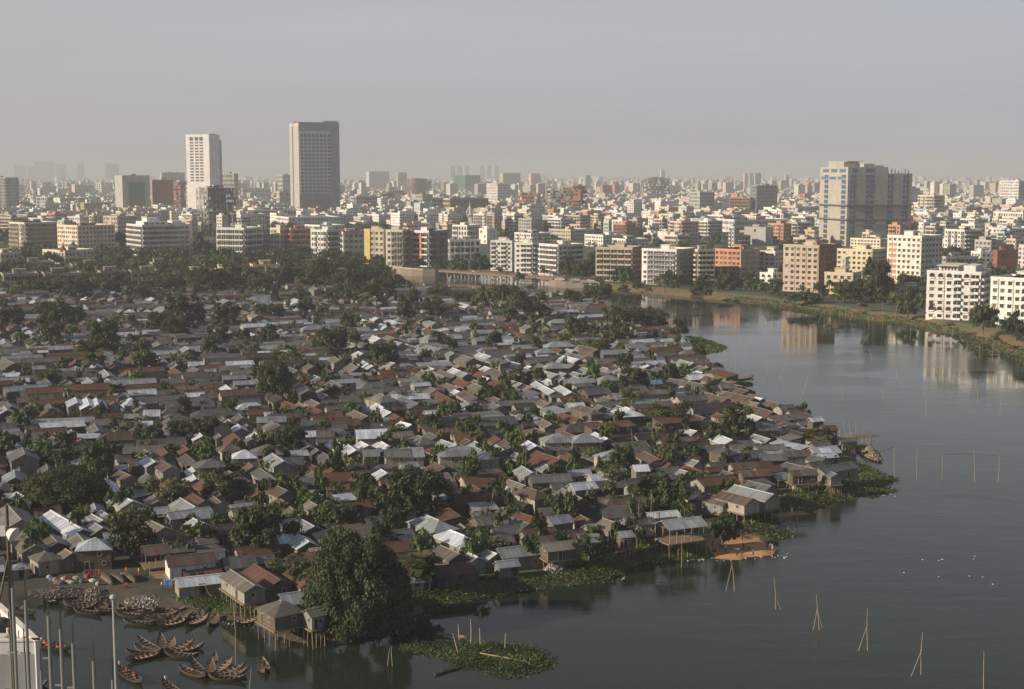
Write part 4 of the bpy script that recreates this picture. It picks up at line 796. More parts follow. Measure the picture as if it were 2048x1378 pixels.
def building(px0, pxc, px1, pyb, pyt, floors, style, col, label=None, col2=None, hero=False, seed=0, cat='apartment block', name='apartment_building', roof='std', ls=None, z0=3.0, accent=None, label_desc=None):
    """near corner seen at pxc/pyb; left edge px0, right edge px1; roof line at pyt"""
    r = random.Random(seed + int(px0 * 3 + pyb)); cx, cy, _ = P(pxc, pyb, z0); az = math.atan2(cx, cy)
    wl, wr = max(2, pxc - px0), max(2, px1 - pxc); a = max(R(14), min(R(72), math.atan2(wl, wr) - az))
    def solve(dx, dy, pxt):
        dep = cy * ct + (H - z0) * st; k = (pxt - CX) / F; return (k * dep - cx) / (dx - k * dy * ct)
    dl, dr = (-math.sin(a), math.cos(a)), (math.cos(a), math.sin(a))
    LL = max(5, min(70, solve(dl[0], dl[1], px0))); LR = max(5, min(70, solve(dr[0], dr[1], px1)))
    dist = math.hypot(cx, cy); hgt = max(3.2, H - z0 + 0 - (pyt - YH) / F * (cy * ct + H * st * .5) * 1.0)
    # exact roof height from the roof line
    X_, Y_ = 0, -(pyt - CY) / F; dy_, dz_ = ct + Y_ * st, -st + Y_ * ct; hgt = max(3.0, H + dz_ / dy_ * cy - z0)
    fh = hgt / floors; NB[0] += 1
    root = bpy.data.objects.new(name, None); COL.objects.link(root); root.location = (cx, cy, z0)
    FOOT.append((cx + (dl[0] * LL + dr[0] * LR) / 2, cy + (dl[1] * LL + dr[1] * LR) / 2, max(LL, LR) * .62 + 4))
    cR = col2 or col; fc = vis(col, 1.05); ls = ls or style
    pl = [(0, 0), (dr[0] * LR, dr[1] * LR), (dr[0] * LR + dl[0] * LL, dr[1] * LR + dl[1] * LL), (dl[0] * LL, dl[1] * LL)]
    faces = [((0, 0), a, LR, style, cR), (pl[1], a + math.pi / 2, LL, 'win', col), (pl[2], a + math.pi, LR, 'win', col), (pl[3], a - math.pi / 2, LL, ls, col)]
    mb = MB(); lit = 'plaster'
    if style == 'frame':
        rootm = MB(); sl = vis(col, .9); ins = 1.2
        def scaled(k0): return [(p[0] * (1 - 2 * k0) + k0 * (pl[2][0]), p[1] * (1 - 2 * k0) + k0 * pl[2][1]) for p in pl]
        for f_ in range(floors + 1):
            z = f_ * fh; s4 = pl; rootm.mesh8([(p[0], p[1], z - .18) for p in s4], [(p[0], p[1], z + .1) for p in s4], 'plaster', sl)
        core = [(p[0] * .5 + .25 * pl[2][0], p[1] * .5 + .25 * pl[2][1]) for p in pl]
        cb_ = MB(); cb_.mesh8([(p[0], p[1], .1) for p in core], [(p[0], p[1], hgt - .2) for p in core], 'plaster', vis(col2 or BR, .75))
        for (o_, an, w_, st_, c_) in faces:
            n = max(2, int(w_ / 4.2)); cc, ss = math.cos(an), math.sin(an)
            for i in range(n):
                u = i * w_ / n + .25; x, y = o_[0] + u * cc - .25 * -ss, o_[1] + u * ss + .25 * cc
                rootm.box(x - .22, y - .22, -1, x + .22, y + .22, hgt + (1.4 if r.random() < .6 else .1), 'plaster', sl)
            for f_ in range(floors):
                for i in range(n):
                    if r.random() < .5:
                        u = i * w_ / n; rootm.at(o_[0], o_[1], 0, an); k0 = r.random()
                        rootm.box(u + .5, .25, f_ * fh + .1, u + w_ / n - .1, .45, f_ * fh + (fh * .45 if k0 < .5 else fh - .2), 'plaster', vis(col2 or BR, r.uniform(.8, 1.2))); rootm.T = None
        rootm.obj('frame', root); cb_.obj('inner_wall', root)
    else:
        for (o_, an, w_, st_, c_) in faces:
            mb.at(o_[0], o_[1], 0, an); mb.face([(0, 0, -1.5), (w_, 0, -1.5), (w_, 0, hgt), (0, 0, hgt)], 'plaster', c_, [(0, 0), (w_, 0), (w_, hgt), (0, hgt)])
        mb.T = None; mb.face([(p[0], p[1], hgt) for p in pl], 'plaster', (.36, .35, .33))
        for i in range(4):
            (o_, an, w_, st_, c_) = faces[i]; mb.at(o_[0], o_[1], 0, an)
            e_ = .13 * (i % 2 == 0)
            mb.box(-.12 if i % 2 else .0, -.1, hgt - .05, w_ + (.12 if i % 2 else 0), .13, hgt + 1.0, 'plaster', vis(c_, 1.03))
            if st_ not in ('glass',) and floors > 2:
                for f_ in range(1, floors): mb.box(.02, -.09, f_ * fh - .12, w_ - .02, .0, f_ * fh + .05, 'plaster', vis(c_, .96), bottom=True)
        els = []
        for fi, (o_, an, w_, st_, c_) in enumerate(faces):
            back = fi in (1, 2); bw = {'win': 3.4, 'balc': 3.6, 'bands': 4.2, 'dense': 2.4, 'apt': 3.5, 'arch': 3.8, 'few': 6.}.get(st_, 3.5)
            n = max(1, round((w_ - .8) / bw)); bw_ = (w_ - .8) / n; sc_ = min(1, bw_ / 3.0)
            kinds = [r.random() for _ in range(n)]
            for f_ in range(floors):
                for i in range(n):
                    u = .4 + (i + .5) * bw_; v = f_ * fh; kk = 'w'
                    if st_ == 'bands' or (st_ == 'balc' and kinds[i] < .75) or (st_ in ('apt', 'arch') and kinds[i] < .38): kk = 'b'
                    if st_ == 'arch' and kinds[i] >= .38 and f_ in (1, floors - 1): kk = 'a'
                    if st_ == 'blank' or (st_ == 'few' and r.random() < .4): continue
                    if back and (f_ == 0 or i % 2): continue
                    if kk == 'w' and r.random() < .05: continue
                    els.append((fi, o_, an, u, v, kk, round(bw_, 1), c_))
        if hero and len(els) > 98: hb = 98
        else: hb = len(els)
        els.sort(key=lambda e: (e[0] in (1, 2)))
        rest = MB()
        for i, (fi, o_, an, u, v, kk, bw_, c_) in enumerate(els):
            cl = vis(c_, 1.04); pc = accent if (accent and kk == 'b') else cl
            if kk == 'b': mk = lambda m_, x=0, z=0: el_balc(m_, x, z, bw_ * .9, fh, cl, pc, rail=(style == 'balc' and seed % 2 == 1)); nm = 'balcony'
            elif kk == 'a': mk = lambda m_, x=0, z=0: el_arch(m_, x, z + .5, min(2.4, bw_ * .7), fh * .78, cl); nm = 'arched_window'
            else:
                vr = r.randrange(6); pn = ((.03, .033, .036), (.05, .055, .06), (.02, .025, .03), (.16, .13, .10), (.09, .10, .11), (.03, .033, .036))[vr]; kk = f'w{vr}'
                mk = lambda m_, x=0, z=0: el_win(m_, x, z + fh * .27, min(2.0, bw_ * .56), fh * .5, cl, fh > 2.2, pn); nm = 'window'
            if hero and i < hb: put_el(root, o_, an, (kk, bw_, round(fh, 2), c_, pc), mk, nm, u, v)
            else: rest.at(o_[0], o_[1], 0, an); mk(rest, u, v)
        acm = MB()
        for (fi, o_, an, u, v, kk, bw_, c_) in els:
            if fi in (0, 3) and r.random() < .10:
                acm.at(o_[0], o_[1], 0, an); x = u + bw_ * .38; acm.box(x - .4, -.45, v + fh * .18, x + .4, -.03, v + fh * .18 + .55, 'plain', (.5, .5, .48))
            if fi in (0, 3) and kk == 'b' and r.random() < .3:
                acm.at(o_[0], o_[1], 0, an); x = u + r.uniform(-.3, .3) * bw_; acm.box(x - .45, -1.32, v + .25, x + .45, -1.27, v + 1.0, 'plain', r.choice(((.5, .1, .08), (.6, .55, .2), (.12, .2, .4), (.6, .6, .6), (.2, .35, .25))))
            if fi in (0, 3) and v == 0 and r.random() < .35:
                acm.at(o_[0], o_[1], 0, an); x = u + bw_ * .47; acm.box(x - .09, -.2, 0, x + .09, -.03, hgt, 'plain', (.24, .22, .2))
        for q_ in (acm,):
            if q_.f: n0 = len(mb.v); mb.v = mb.v + q_.v; mb.f += [tuple(i + n0 for i in f_) for f_ in q_.f]; mb.m += q_.m; mb.c += q_.c; mb.u += q_.u
        if rest.f:
            if hero: o = rest.obj('window', root); o['kind'] = 'stuff'
            else: mb.v, n0 = mb.v + rest.v, len(mb.v); mb.f += [tuple(i + n0 for i in f_) for f_ in rest.f]; mb.m += rest.m; mb.c += rest.c; mb.u += rest.u
        mb.T = None; mb.obj('wall', root)
    # things on the roof
    mid = ((pl[2][0]) / 2, (pl[2][1]) / 2)
    if roof == 'std':
        m2 = MB(); m2.at(mid[0] + r.uniform(-.2, .2) * LR * dr[0], mid[1] + r.uniform(-.2, .2) * LL * dl[1], hgt, a); w1, w2 = min(3.5, LR * .22), min(3, LL * .22)
        m2.box(-w1, -w2, 0, w1, w2, 3.0, 'plaster', vis(col, .98)); m2.box(-w1 - .4, -w2 - .4, 3.0, w1 + .4, w2 + .4, 3.2, 'plaster', fc); m2.box(-.5, -w2 - .03, 0, .5, -w2 + .1, 2.1, 'plain', DK)
        m2.obj('stair_tower', root)
        if r.random() < .75:
            m3 = MB(); x, y = mid[0] * .5 + r.uniform(-.3, .3) * LR * dr[0] * .5 + dr[0], mid[1] * .5 + 1
            if r.random() < .5: m3.lathe([(0, 0), (.8, 0), (.8, 1.5), (.4, 1.85), (0, 1.9)], 'plain', (.04, .04, .045), 10, (x, y, hgt + .05))
            else: m3.box(x - 1.3, y - 1, hgt + .8, x + 1.3, y + 1, hgt + 2.3, 'plaster', fc); [m3.box(x + i * 1.1 - .1, y + j * .8 - .1, hgt, x + i * 1.1 + .1, y + j * .8 + .1, hgt + .79, 'plaster', fc) for i in (-1, 1) for j in (-1, 1)]
            m3.obj('water_tank', root)
        if r.random() < .4:
            Q, C = crown(random.Random(NB[0]), 'dark', 1); Q, C = Q[::3], C[::3]; ce = Q.mean(1, keepdims=True); Q = ce + (Q - ce) * 1.6
            L2 = min(LR, LL) * .35; Q2 = Q * np.array([L2, L2 * .5, 1.9]) + np.array([mid[0] * .9, mid[1] * .9, hgt + .1]); link('roof_garden', leaf_mesh('roof_garden', Q2, C), root)
    tag(root, label, cat, 'buildings of the city beyond the lake')
    if not label:
        px, py = proj(cx, cy, z0 + hgt * .6)[:2]; later(root, label_desc, px, py)
    root['w'] = LL; del root['w']
    return root, pl, a, LL, LR, hgt, dl, dr, fh

B = '''-30 14 40 432 356 12 apt GY|grey-white twelve-storey tower block cut by the left frame edge
20 51 116 500 447 6 balc CR|cream six-storey block with rounded balconies above the ruined colony, far left|H
116 157 231 505 453 6 win CR|pale yellow-green block with regular windows right of the far-left cream block|H
255 286 381 512 452 6 bands WH|wide white block with continuous balcony bands and stepped penthouse|H
434 489 526 516 458 5 bands WH|white block with brown balcony strips right of the large dark tree|H
86 130 189 528 503 2 win CR|low cream two-storey building with a red cone beside the wood
-25 2 37 532 508 2 win CR|low cream two-storey building at the left frame edge by the wood
232 247 302 440 352 10 dense GY|broad grey office frame building with a green glass front
303 306 348 428 361 11 frame CN BR|brown unfinished tower with brick infill right of the green glass front
348 362 374 430 364 10 frame GY|narrow grey unfinished tower between the brown tower and white tower
322 325 371 402 346 9 few BG|far beige block with rooftop cabin left of the white tower
373 402 413 440 372 8 dense BG|beige lit slab directly below the white tower
395 417 473 470 376 8 frame GY DG|scaffolded building with white lit side in front of the white tower
442 470 478 428 348 9 win GY BG|grey and beige block close right of the white tower
192 203 226 388 366 5 apt WH|small distant white block left of the green glass office
106 121 170 418 397 4 few WH GY|white-walled and grey block with blank bright left side
74 95 108 428 395 5 arch WH|white ornate arched house left of the blank white wall
167 182 231 425 405 4 frame GY|low grey unfinished building with columns below the green glass office
208 236 276 475 434 5 win BG|beige block tucked behind the yellow-green and white blocks
474 486 531 455 429 3 apt WH|low white villa above the brown-striped white block
482 486 560 402 378 3 win GY|grey warehouse-like block left of the grey tower
553 560 584 424 384 4 few BG|beige stone podium left of the tall grey tower
556 566 584 402 350 6 win GY|thin pale tower partly hidden left of the tall grey tower
498 512 610 450 421 3 arch WH|long low white building with arches before the tall grey tower
552 578 681 460 436 3 win WH|white low block with plain end wall below the tall grey tower
500 512 542 510 458 5 bands GY|grey-white block left of the cream block and orange block
541 561 580 512 458 5 win CR|cream block directly left of the orange block|H
579 583 622 513 459 5 bands OR|orange block with white balcony grid on the city front|H
622 655 684 518 462 5 balc WH|white block with pale blue balconies right of the orange block|H
684 687 728 522 466 5 apt WH GY|white-grey block with a red roof edge|H
729 769 775 528 461 6 win YE TN|tall block with a bright yellow stripe by the embankment|H
772 806 817 534 462 6 balc CR TN|cream block with ring-shaped balconies right of the yellow stripe|H
817 858 896 534 464 6 balc WH DG|modern white block with orange vertical fins near the bridge|H
895 899 961 520 482 3 arch WH|low white house with arched windows behind the bridge|H
807 813 859 474 449 3 arch PK|pinkish ornate low building left of the minaret
905 934 961 482 452 3 arch WH|white mosque prayer hall below the minaret
958 974 993 488 459 3 few WH|white round-cornered house right of the minaret
864 900 977 434 398 4 bands PK DG|broad shopping block with pink end and dark striped front
907 930 961 390 351 7 glass GN|green glass building with flat roof in the hazy middle
815 831 863 396 358 8 frame DG BR|dark cylindrical-looking concrete skeleton left of the green glass building
973 995 1021 412 368 8 win WH|white twin-faced tower right of the green glass building
700 713 770 422 394 4 apt GY|grey-green block right of the tall grey tower's foot
730 757 776 453 430 3 apt WH|small white block left of the pink mosque neighbour
800 806 836 452 431 3 win GN|low greenish block in the middle distance
822 845 866 428 390 5 win GY|grey block left of the broad shopping block
836 840 870 448 428 3 win WH|small pale green-white house in front of the shopping block
880 896 926 450 431 3 win PK|pink-white low house before the shopping block
981 1024 1030 538 484 6 apt WH|white block with brown windows beside the bridge head|H
1029 1065 1079 546 488 6 balc WH|narrow white block second right of the bridge head|H
1078 1116 1167 552 492 6 apt WH|white block with roof garden behind the large bank tree|H
1191 1264 1284 564 498 6 bands TN BR|tan unfinished block with red-brown balcony openings by the embankment|H
1283 1352 1391 571 502 7 balc WH GY|tall white and grey block with glazed corner on the waterfront|H
1391 1395 1429 571 502 7 bands BG|beige block with balcony bands right of the glazed corner block|H
1428 1481 1518 564 502 6 win OR BG|peach and orange block on the far bank|H
1517 1549 1566 560 505 6 win CR|cream block half hidden left of the bare concrete block|H
1565 1636 1672 586 494 8 win TN BR|bare grey-brown concrete block with brick scaffolded side|H
1671 1743 1772 562 502 6 win YE|pale yellow block behind the garden trees
1648 1705 1722 590 549 3 win YE|low yellow house with trees in front, right of the concrete block
1681 1690 1722 560 517 4 few GY|grey blank-walled box rising behind the low yellow house
1772 1840 1882 574 475 9 win WH|tall bright white block with one brick-orange strip|H
1851 1958 1979 642 548 7 arch WH|large white block with arched balconies on the right bank|H
1978 2072 2110 655 562 6 apt WH|white block with roof pergola cut by the right frame edge|H
1797 1830 1852 604 579 2 win PK|small brick-topped villa between the right bank trees
1519 1545 1564 578 549 3 arch WH|small white villa with one arch right of the orange peach block
1880 1891 1956 545 516 3 win GY|low grey house behind the arched white block
1941 1961 1991 535 506 3 win WH|plain white-blue cube house above the arched white block
1990 1993 2031 550 503 4 few BR|dark red brick block near the right edge
1985 2044 2100 475 426 5 win WH|broad white block with green roof edge at right frame edge
1895 1945 1988 490 457 3 bands BR|brick and glass low block right of the tall white block
1998 2036 2072 415 362 9 dense WH GL|blue and white tower with rooftop sign at right edge
1834 1866 1888 444 392 8 balc CR|cream tower right of the unfinished twin tower
1817 1821 1838 430 377 8 win GY|slim grey-blue tower touching the unfinished twin tower
1909 1931 1962 455 415 6 win GY|dark grey block right of the cream tower
1960 1984 1988 444 412 4 glass YE|yellow framed small block in the right distance
1957 1985 1989 458 436 3 apt OR|low orange house in the right distance
1408 1468 1578 474 441 3 dense WH|long white office with blue windows left of the twin tower
1344 1391 1396 477 457 2 few RD|plain red box building
1488 1531 1546 490 456 3 few GY|plain grey-beige box building right of the red box
1379 1399 1428 435 385 7 win GY|grey-white tower above the red box building
1458 1500 1503 435 396 6 bands OR|brick-orange tower in the right middle
1500 1512 1554 435 372 9 dense DG|dark tower just right of the brick-orange tower
1283 1321 1339 404 356 9 frame CN CN|dark brown scaffolded pair of towers in the middle haze
1032 1074 1081 422 386 5 frame TN BR|low brown skeleton left of the broad skeleton tower
1085 1137 1147 434 381 9 frame GY DG|broad grey concrete skeleton tower in the middle
1137 1160 1175 436 373 9 frame CN BR|reddish skeleton tower attached right of the broad skeleton
1220 1245 1280 440 421 3 win WH|white flat-roofed block among trees right of the skeleton towers
1291 1350 1411 451 435 2 few PK|low wide peach-roofed block above the red box building
1271 1301 1341 428 411 4 apt CR|cream block below the scaffolded pair of towers
1058 1066 1156 470 441 3 frame BR TN|wide rust-brown half-built slab in the city middle
1098 1141 1187 482 461 3 win BG|beige columned office below the half-built slab
1169 1206 1251 494 472 3 win WH|white block left of the red box building
1224 1251 1297 499 480 3 win WH|low white house above the tan unfinished block
1029 1062 1101 490 468 3 apt WH|white stepped house above the bridge head blocks
1315 1335 1344 488 465 3 few WH|white cube house below the red box building
1562 1590 1633 444 414 4 apt CR|cream hillside-like cluster left of the twin tower
1700 1760 1800 505 480 4 win CR|cream block at the foot of the twin tower
2000 2030 2070 520 480 5 apt PK|pink and white block above the red brick block
1566 1590 1600 530 498 4 win WH|white block peeking left of the bare concrete block
640 655 700 450 428 3 win WH|white low villa right below the tall grey tower
40 60 130 455 440 3 few GY|long grey flat-roofed house at left behind the cream block
130 160 200 450 433 3 win WH|white low house with blue roof box at left
610 640 690 476 452 3 apt WH|white house behind the orange block
860 880 905 505 480 3 win WH|white low block behind the orange-finned block'''
CMAP = dict(WH=WH, CR=CR, YE=YE, GY=GY, DG=DG, TN=TN, PK=PK, OR=OR, BR=BR, BG=BG, GN=GN, CN=CN, RD=(.45, .06, .045), GL=(.25, .33, .42))
KEEP = {}
for ln in B.split('\n'):
    f_ = ln.split('|'); q_ = f_[0].split(); hero = len(f_) > 2
    c1 = CMAP[q_[7]]; c2 = CMAP[q_[8]] if len(q_) > 8 else None; st_ = q_[6]; ls = None  # second colour; paints shade onto right faces of the orange-finned and yellow-striped blocks
    c1 = jc(c1, .05, random.Random(len(KEEP)))
    if 'green glass front' in f_[1]: st_ = 'blank'
    acc = {'orange block with white': (.62, .24, .1), 'ring-shaped': (.7, .68, .6), 'pale blue balc': (.62, .68, .7)}
    accent = next((v_ for k_, v_ in acc.items() if k_ in f_[1]), None)
    lab = f_[1]; lab = lab if len(lab.split()) <= 16 else lab
    if st_ == 'bands' and c1[0] > .55 and 'orange block' in lab: ls = 'bands'
    KEEP[lab] = building(*map(float, q_[:5]), int(q_[5]), st_ if not (st_ in ('bands', 'glass') and False) else st_, c1, lab, c2, hero, seed=len(KEEP), ls='few' if st_ == 'dense' and 'grey office' in lab else ls, accent=accent,
        cat='house' if ('villa' in lab or 'house' in lab) else ('office block' if 'office' in lab else ('mosque' if 'mosque prayer' in lab else ('tower block' if 'tower' in lab.split(' in ')[0] and 'tall grey tower' not in lab else 'apartment block'))))
def add_on(lab, name, fn):
    k_ = next(k for k in KEEP if lab in k); t_ = KEEP[k_]; mb = MB(); fn(mb, *t_[1:]); return mb.obj(name, t_[0])
# green glass curtain of the grey office
def f1(mb, pl, a, LL, LR, hgt, dl, dr, fh):
    mb.at(0, 0, 0, a); u0, u1 = LR * .22, LR * .8
    mb.face([(u0, -.25, -1), (u1, -.25, -1), (u1, -.25, hgt * .86), (u0, -.25, hgt * .86)], 'glass', (.05, .13, .09))
    for i in range(9): u = u0 + (u1 - u0) * i / 8; mb.box(u - .12, -.5, -1, u + .12, -.2, hgt * .86, 'plain', (.12, .22, .17))
    for i in range(11): z = hgt * .86 * i / 10; mb.box(u0, -.42, z - .1, u1, -.21, z + .1, 'plain', (.12, .2, .16))
    mb.box(u0 - 1.2, -.8, hgt * .86, u1 + 1.2, -.02, hgt * .9, 'plaster', GY)
add_on('green glass front', 'glass_front', f1)
def f2(mb, pl, a, LL, LR, hgt, dl, dr, fh):
    for (o_, an, w_) in (((0, 0), a, LR), (pl[3], a - math.pi / 2, LL)):
        mb.at(o_[0], o_[1], 0, an); mb.face([(.5, -.15, 1), (w_ - .5, -.15, 1), (w_ - .5, -.15, hgt - 1), (.5, -.15, hgt - 1)], 'glass', (.05, .16, .10))
        for i in range(int(w_ / 3)): mb.box(.5 + i * 3, -.4, 1, .8 + i * 3, -.12, hgt - 1, 'plain', (.14, .3, .22))
        for i in range(8): z = 1 + (hgt - 2) * i / 8; mb.box(.5, -.3, z, w_ - .5, -.13, z + .35, 'plain', (.16, .34, .25))
add_on('green glass building', 'glass_front', f2)
def f3(mb, pl, a, LL, LR, hgt, dl, dr, fh):          # orange fins
    mb.at(pl[3][0], pl[3][1], 0, a - math.pi / 2)
    for u, w_, h0, h1 in ((LL * .12, 2.6, 0, hgt + 1.5), (LL * .62, 1.8, 3, hgt - 2)): mb.box(u, -1.6, h0, u + w_, -.2, h1, 'plaster', (.62, .22, .08))
    mb.box(LL * .3, -1.7, hgt * .33, LL * .98, -.25, hgt * .33 + .5, 'plaster', WH); mb.box(-.4, -1.2, -1, LL * .06, .0, hgt + 2.5, 'plaster', WH)
add_on('orange vertical fins', 'orange_fin', f3)
def f4(mb, pl, a, LL, LR, hgt, dl, dr, fh):
    mb.at(pl[3][0], pl[3][1], 0, a - math.pi / 2); mb.box(LL * .02, -.6, -1, LL * .3, -.1, hgt + 1.2, 'plaster', (.75, .60, .24))
add_on('bright yellow stripe', 'yellow_strip', f4)
def f5(mb, pl, a, LL, LR, hgt, dl, dr, fh):
    mb.at(pl[3][0], pl[3][1], 0, a - math.pi / 2)
    for i in range(8): mb.box(LL * .06, -.14, i * fh + .6, LL * .28, -.02, i * fh + fh - .5, 'plaster', (.55, .27, .17))
add_on('brick-orange strip', 'brick_strip', f5)
def f6(mb, pl, a, LL, LR, hgt, dl, dr, fh):
    mb.mesh8([(p[0] * 1.03 - .6, p[1] * 1.0 - .6, hgt + 1.01) for p in pl], [(p[0] * 1.03 - .6, p[1] - .6, hgt + 1.5) for p in pl], 'plaster', (.42, .10, .07))
add_on('red roof edge', 'red_roof', f6)
def f7(mb, pl, a, LL, LR, hgt, dl, dr, fh):          # stepped penthouse
    mb.at(0, 0, hgt, a); mb.box(LR * .1, LL * .2, .05, LR * .6, LL * .7, 3.2, 'plaster', WH); mb.box(LR * .2, LL * .3, 3.2, LR * .45, LL * .6, 6, 'plaster', WH); mb.box(LR * .7, LL * .2, .05, LR * .9, LL * .5, 3.6, 'plaster', WH)
    for i in range(4): mb.box(LR * (.14 + .11 * i), LL * .2 - .05, .9, LR * (.2 + .11 * i), LL * .2 + .03, 2.3, 'plain', DK)
add_on('stepped penthouse', 'penthouse', f7)
def f8(mb, pl, a, LL, LR, hgt, dl, dr, fh): mb.lathe([(2.6, 0), (2.4, 1.2), (.6, 4.2), (.15, 6.5), (0, 7)], 'plaster', (.26, .07, .05), 10, (-2, 3, hgt))
add_on('red cone beside the wood', 'red_cone_roof', f8)
def f9(mb, pl, a, LL, LR, hgt, dl, dr, fh):          # roof pavilion of the arched block
    mb.at(0, 0, hgt, a); mb.box(LR * .1, LL * .12, .05, LR * .8, LL * .34, 3.4, 'plaster', WH); mb.box(LR * .1, LL * .45, .05, LR * .9, LL * .8, 3.1, 'plaster', WH); mb.box(LR * .0, LL * .42, 3.1, LR * .95, LL * .83, 3.35, 'plaster', CR)
    for i in range(5): mb.box(LR * .1 - .06, LL * (.48 + .06 * i), 1, LR * .1 + .05, LL * (.51 + .06 * i), 2.3, 'plain', DK)
add_on('arched balconies on the right bank', 'penthouse', f9)

# --- the white tower
def tower_windows(root, o_, an, us, vs, w_, h_, key, pane, frame):
    for u in us:
        for v in vs: put_el(root, o_, an, key, lambda m_: (m_.box(-w_ / 2 - .15, -.16, -.15, w_ / 2 + .15, .02, h_ + .15, 'plaster', frame), m_.box(-w_ / 2, -.2, 0, w_ / 2, -.161, h_, 'glass', pane)), 'window', u, v)
t_ = building(376, 422, 443, 442, 270, 18, 'blank', (.82, .82, .82), 'tall slim white tower with three window columns on its sunlit face', None, False, 3, 'tower block', 'white_tower', roof='none')
root, pl, a, LL, LR, hgt, dl, dr, fh = t_
vs = [hgt - 7.6 - i * 4.1 for i in range(15) if hgt - 7.6 - i * 4.1 > 3]
tower_windows(root, pl[3], a - math.pi / 2, [LL * .24, LL * .46, LL * .66], vs[1:], LL * .15, 2.3, 'tw1', (.16, .17, .18), (.66, .66, .65))
tower_windows(root, pl[3], a - math.pi / 2, [LL * .24, LL * .46, LL * .66], [hgt - 7.8], LL * .15, 5.2, 'tw2', (.12, .14, .17), (.66, .66, .65))
tower_windows(root, (0, 0), a, [LR * .3, LR * .62], vs[:14:1], 1.5, 2.4, 'tw3', (.2, .23, .26), (.6, .61, .62))
mb = MB(); mb.at(0, 0, 0, a); mb.box(LR - .5, -1.5, hgt * .35, LR + 3.0, LL * .5, hgt - 6, 'plaster', (.5, .51, .52))
for i in range(14): mb.box(LR + 2.9, -1.0, hgt * .4 + i * 3.4, LR + 4.2, 3, hgt * .4 + i * 3.4 + 1, 'plaster', (.42, .42, .42))
mb.obj('rear_stair', root)
mb = MB(); mb.at(0, 0, hgt, a); mb.box(-.5, -.7, 0, LR + .5, 2, .8, 'plaster', (.6, .6, .6)); mb.box(LR * .3, 4, 0, LR * .9, 10, 2.2, 'plaster', (.5, .5, .5)); mb.obj('roof_cap', root)
# --- the tall grey tower
t_ = building(582, 600, 681, 436, 246, 22, 'blank', (.50, .49, .44), 'tallest tower, grey slab with a broad grid of blue-grey windows', (.27, .30, .34), False, 4, 'tower block', 'grey_tower', roof='none')  # bluish shade of the front face is put into its wall colour
root, pl, a, LL, LR, hgt, dl, dr, fh = t_; fl = (hgt * .755 - 14) / 17
mb = MB(); mb.at(0, 0, 0, a); mb.box(LR * .02, -.5, hgt * .26, LR * .78, .0, hgt * .92, 'plaster', (.56, .61, .67)); mb.obj('window_panel', root)
tower_windows(root, (.5 * math.sin(a), -.5 * math.cos(a)), a, [LR * (.06 + .0955 * i) + .8 for i in range(8)], [hgt * .27 + i * fl * 1.0 for i in range(12)], LR * .068, fl * .62, 'gt1', (.05, .075, .11), (.56, .61, .67))
mb = MB(); mb.at(.5 * math.sin(a), -.5 * math.cos(a), 0, a)
for i in range(8):
    u = LR * (.06 + .0955 * i) + .8
    for k_ in range(12, 19):
        z = hgt * .27 + k_ * fl; 
        if z + fl > hgt * .905: break
        mb.box(u - LR * .034, -.2, z, u + LR * .034, -.02, z + fl * (.62 if z + 2 * fl < hgt * .905 else .95), 'glass', (.05, .075, .11))
o = mb.obj('window', root); o['kind'] = 'stuff'
mb = MB(); mb.at(0, 0, 0, a)
for i in range(14): mb.box(LR * .02, -.3, i * hgt * .018, LR - .1, -.02, i * hgt * .018 + .25, 'plaster', (.24, .25, .26))
mb.box(LR * .38, -.6, 0, LR * .76, -.05, hgt * .245, 'glass', (.14, .17, .2)); [mb.box(LR * (.38 + .047 * i), -.8, 0, LR * (.38 + .047 * i) + .3, -.6, hgt * .245, 'plain', (.22, .24, .26)) for i in range(9)]
mb.obj('podium_front', root)
mb = MB(); mb.at(pl[3][0], pl[3][1], 0, a - math.pi / 2)
for i in range(40): mb.box(.4, -.16, 3 + i * hgt / 42, LL - 2.5, -.01, 3 + i * hgt / 42 + hgt / 84, 'plaster', (.38, .38, .35))
mb.box(LL * .3, -.5, 0, LL * .42, -.02, hgt - 3, 'plain', (.16, .15, .13)); mb.obj('side_cladding', root)
mb = MB(); mb.at(0, 0, hgt, a); mb.box(0, 0, 0, LR, .5, 1.6, 'plaster', (.33, .35, .37))
for i in range(12): mb.box(LR * (.62 + i * .03), 1, 1, LR * (.62 + i * .03) + LR * .018, 1.5, 4.2, 'plain', (.07, .08, .1))
mb.box(LR * .6, 1.2, 3.0, LR * .98, 1.4, 3.3, 'plain', (.2, .2, .22)); mb.obj('roof_sign', root)
mb = MB(); mb.at(0, 0, hgt, a); mb.box(-.5, LL * .45, 0, LR * .12, LL * .7, 3, 'plain', (.35, .2, .17)); mb.box(LR * .3, LL * .3, 0, LR * .6, LL * .7, 2.2, 'plaster', (.3, .3, .3)); mb.obj('plant_room', root)
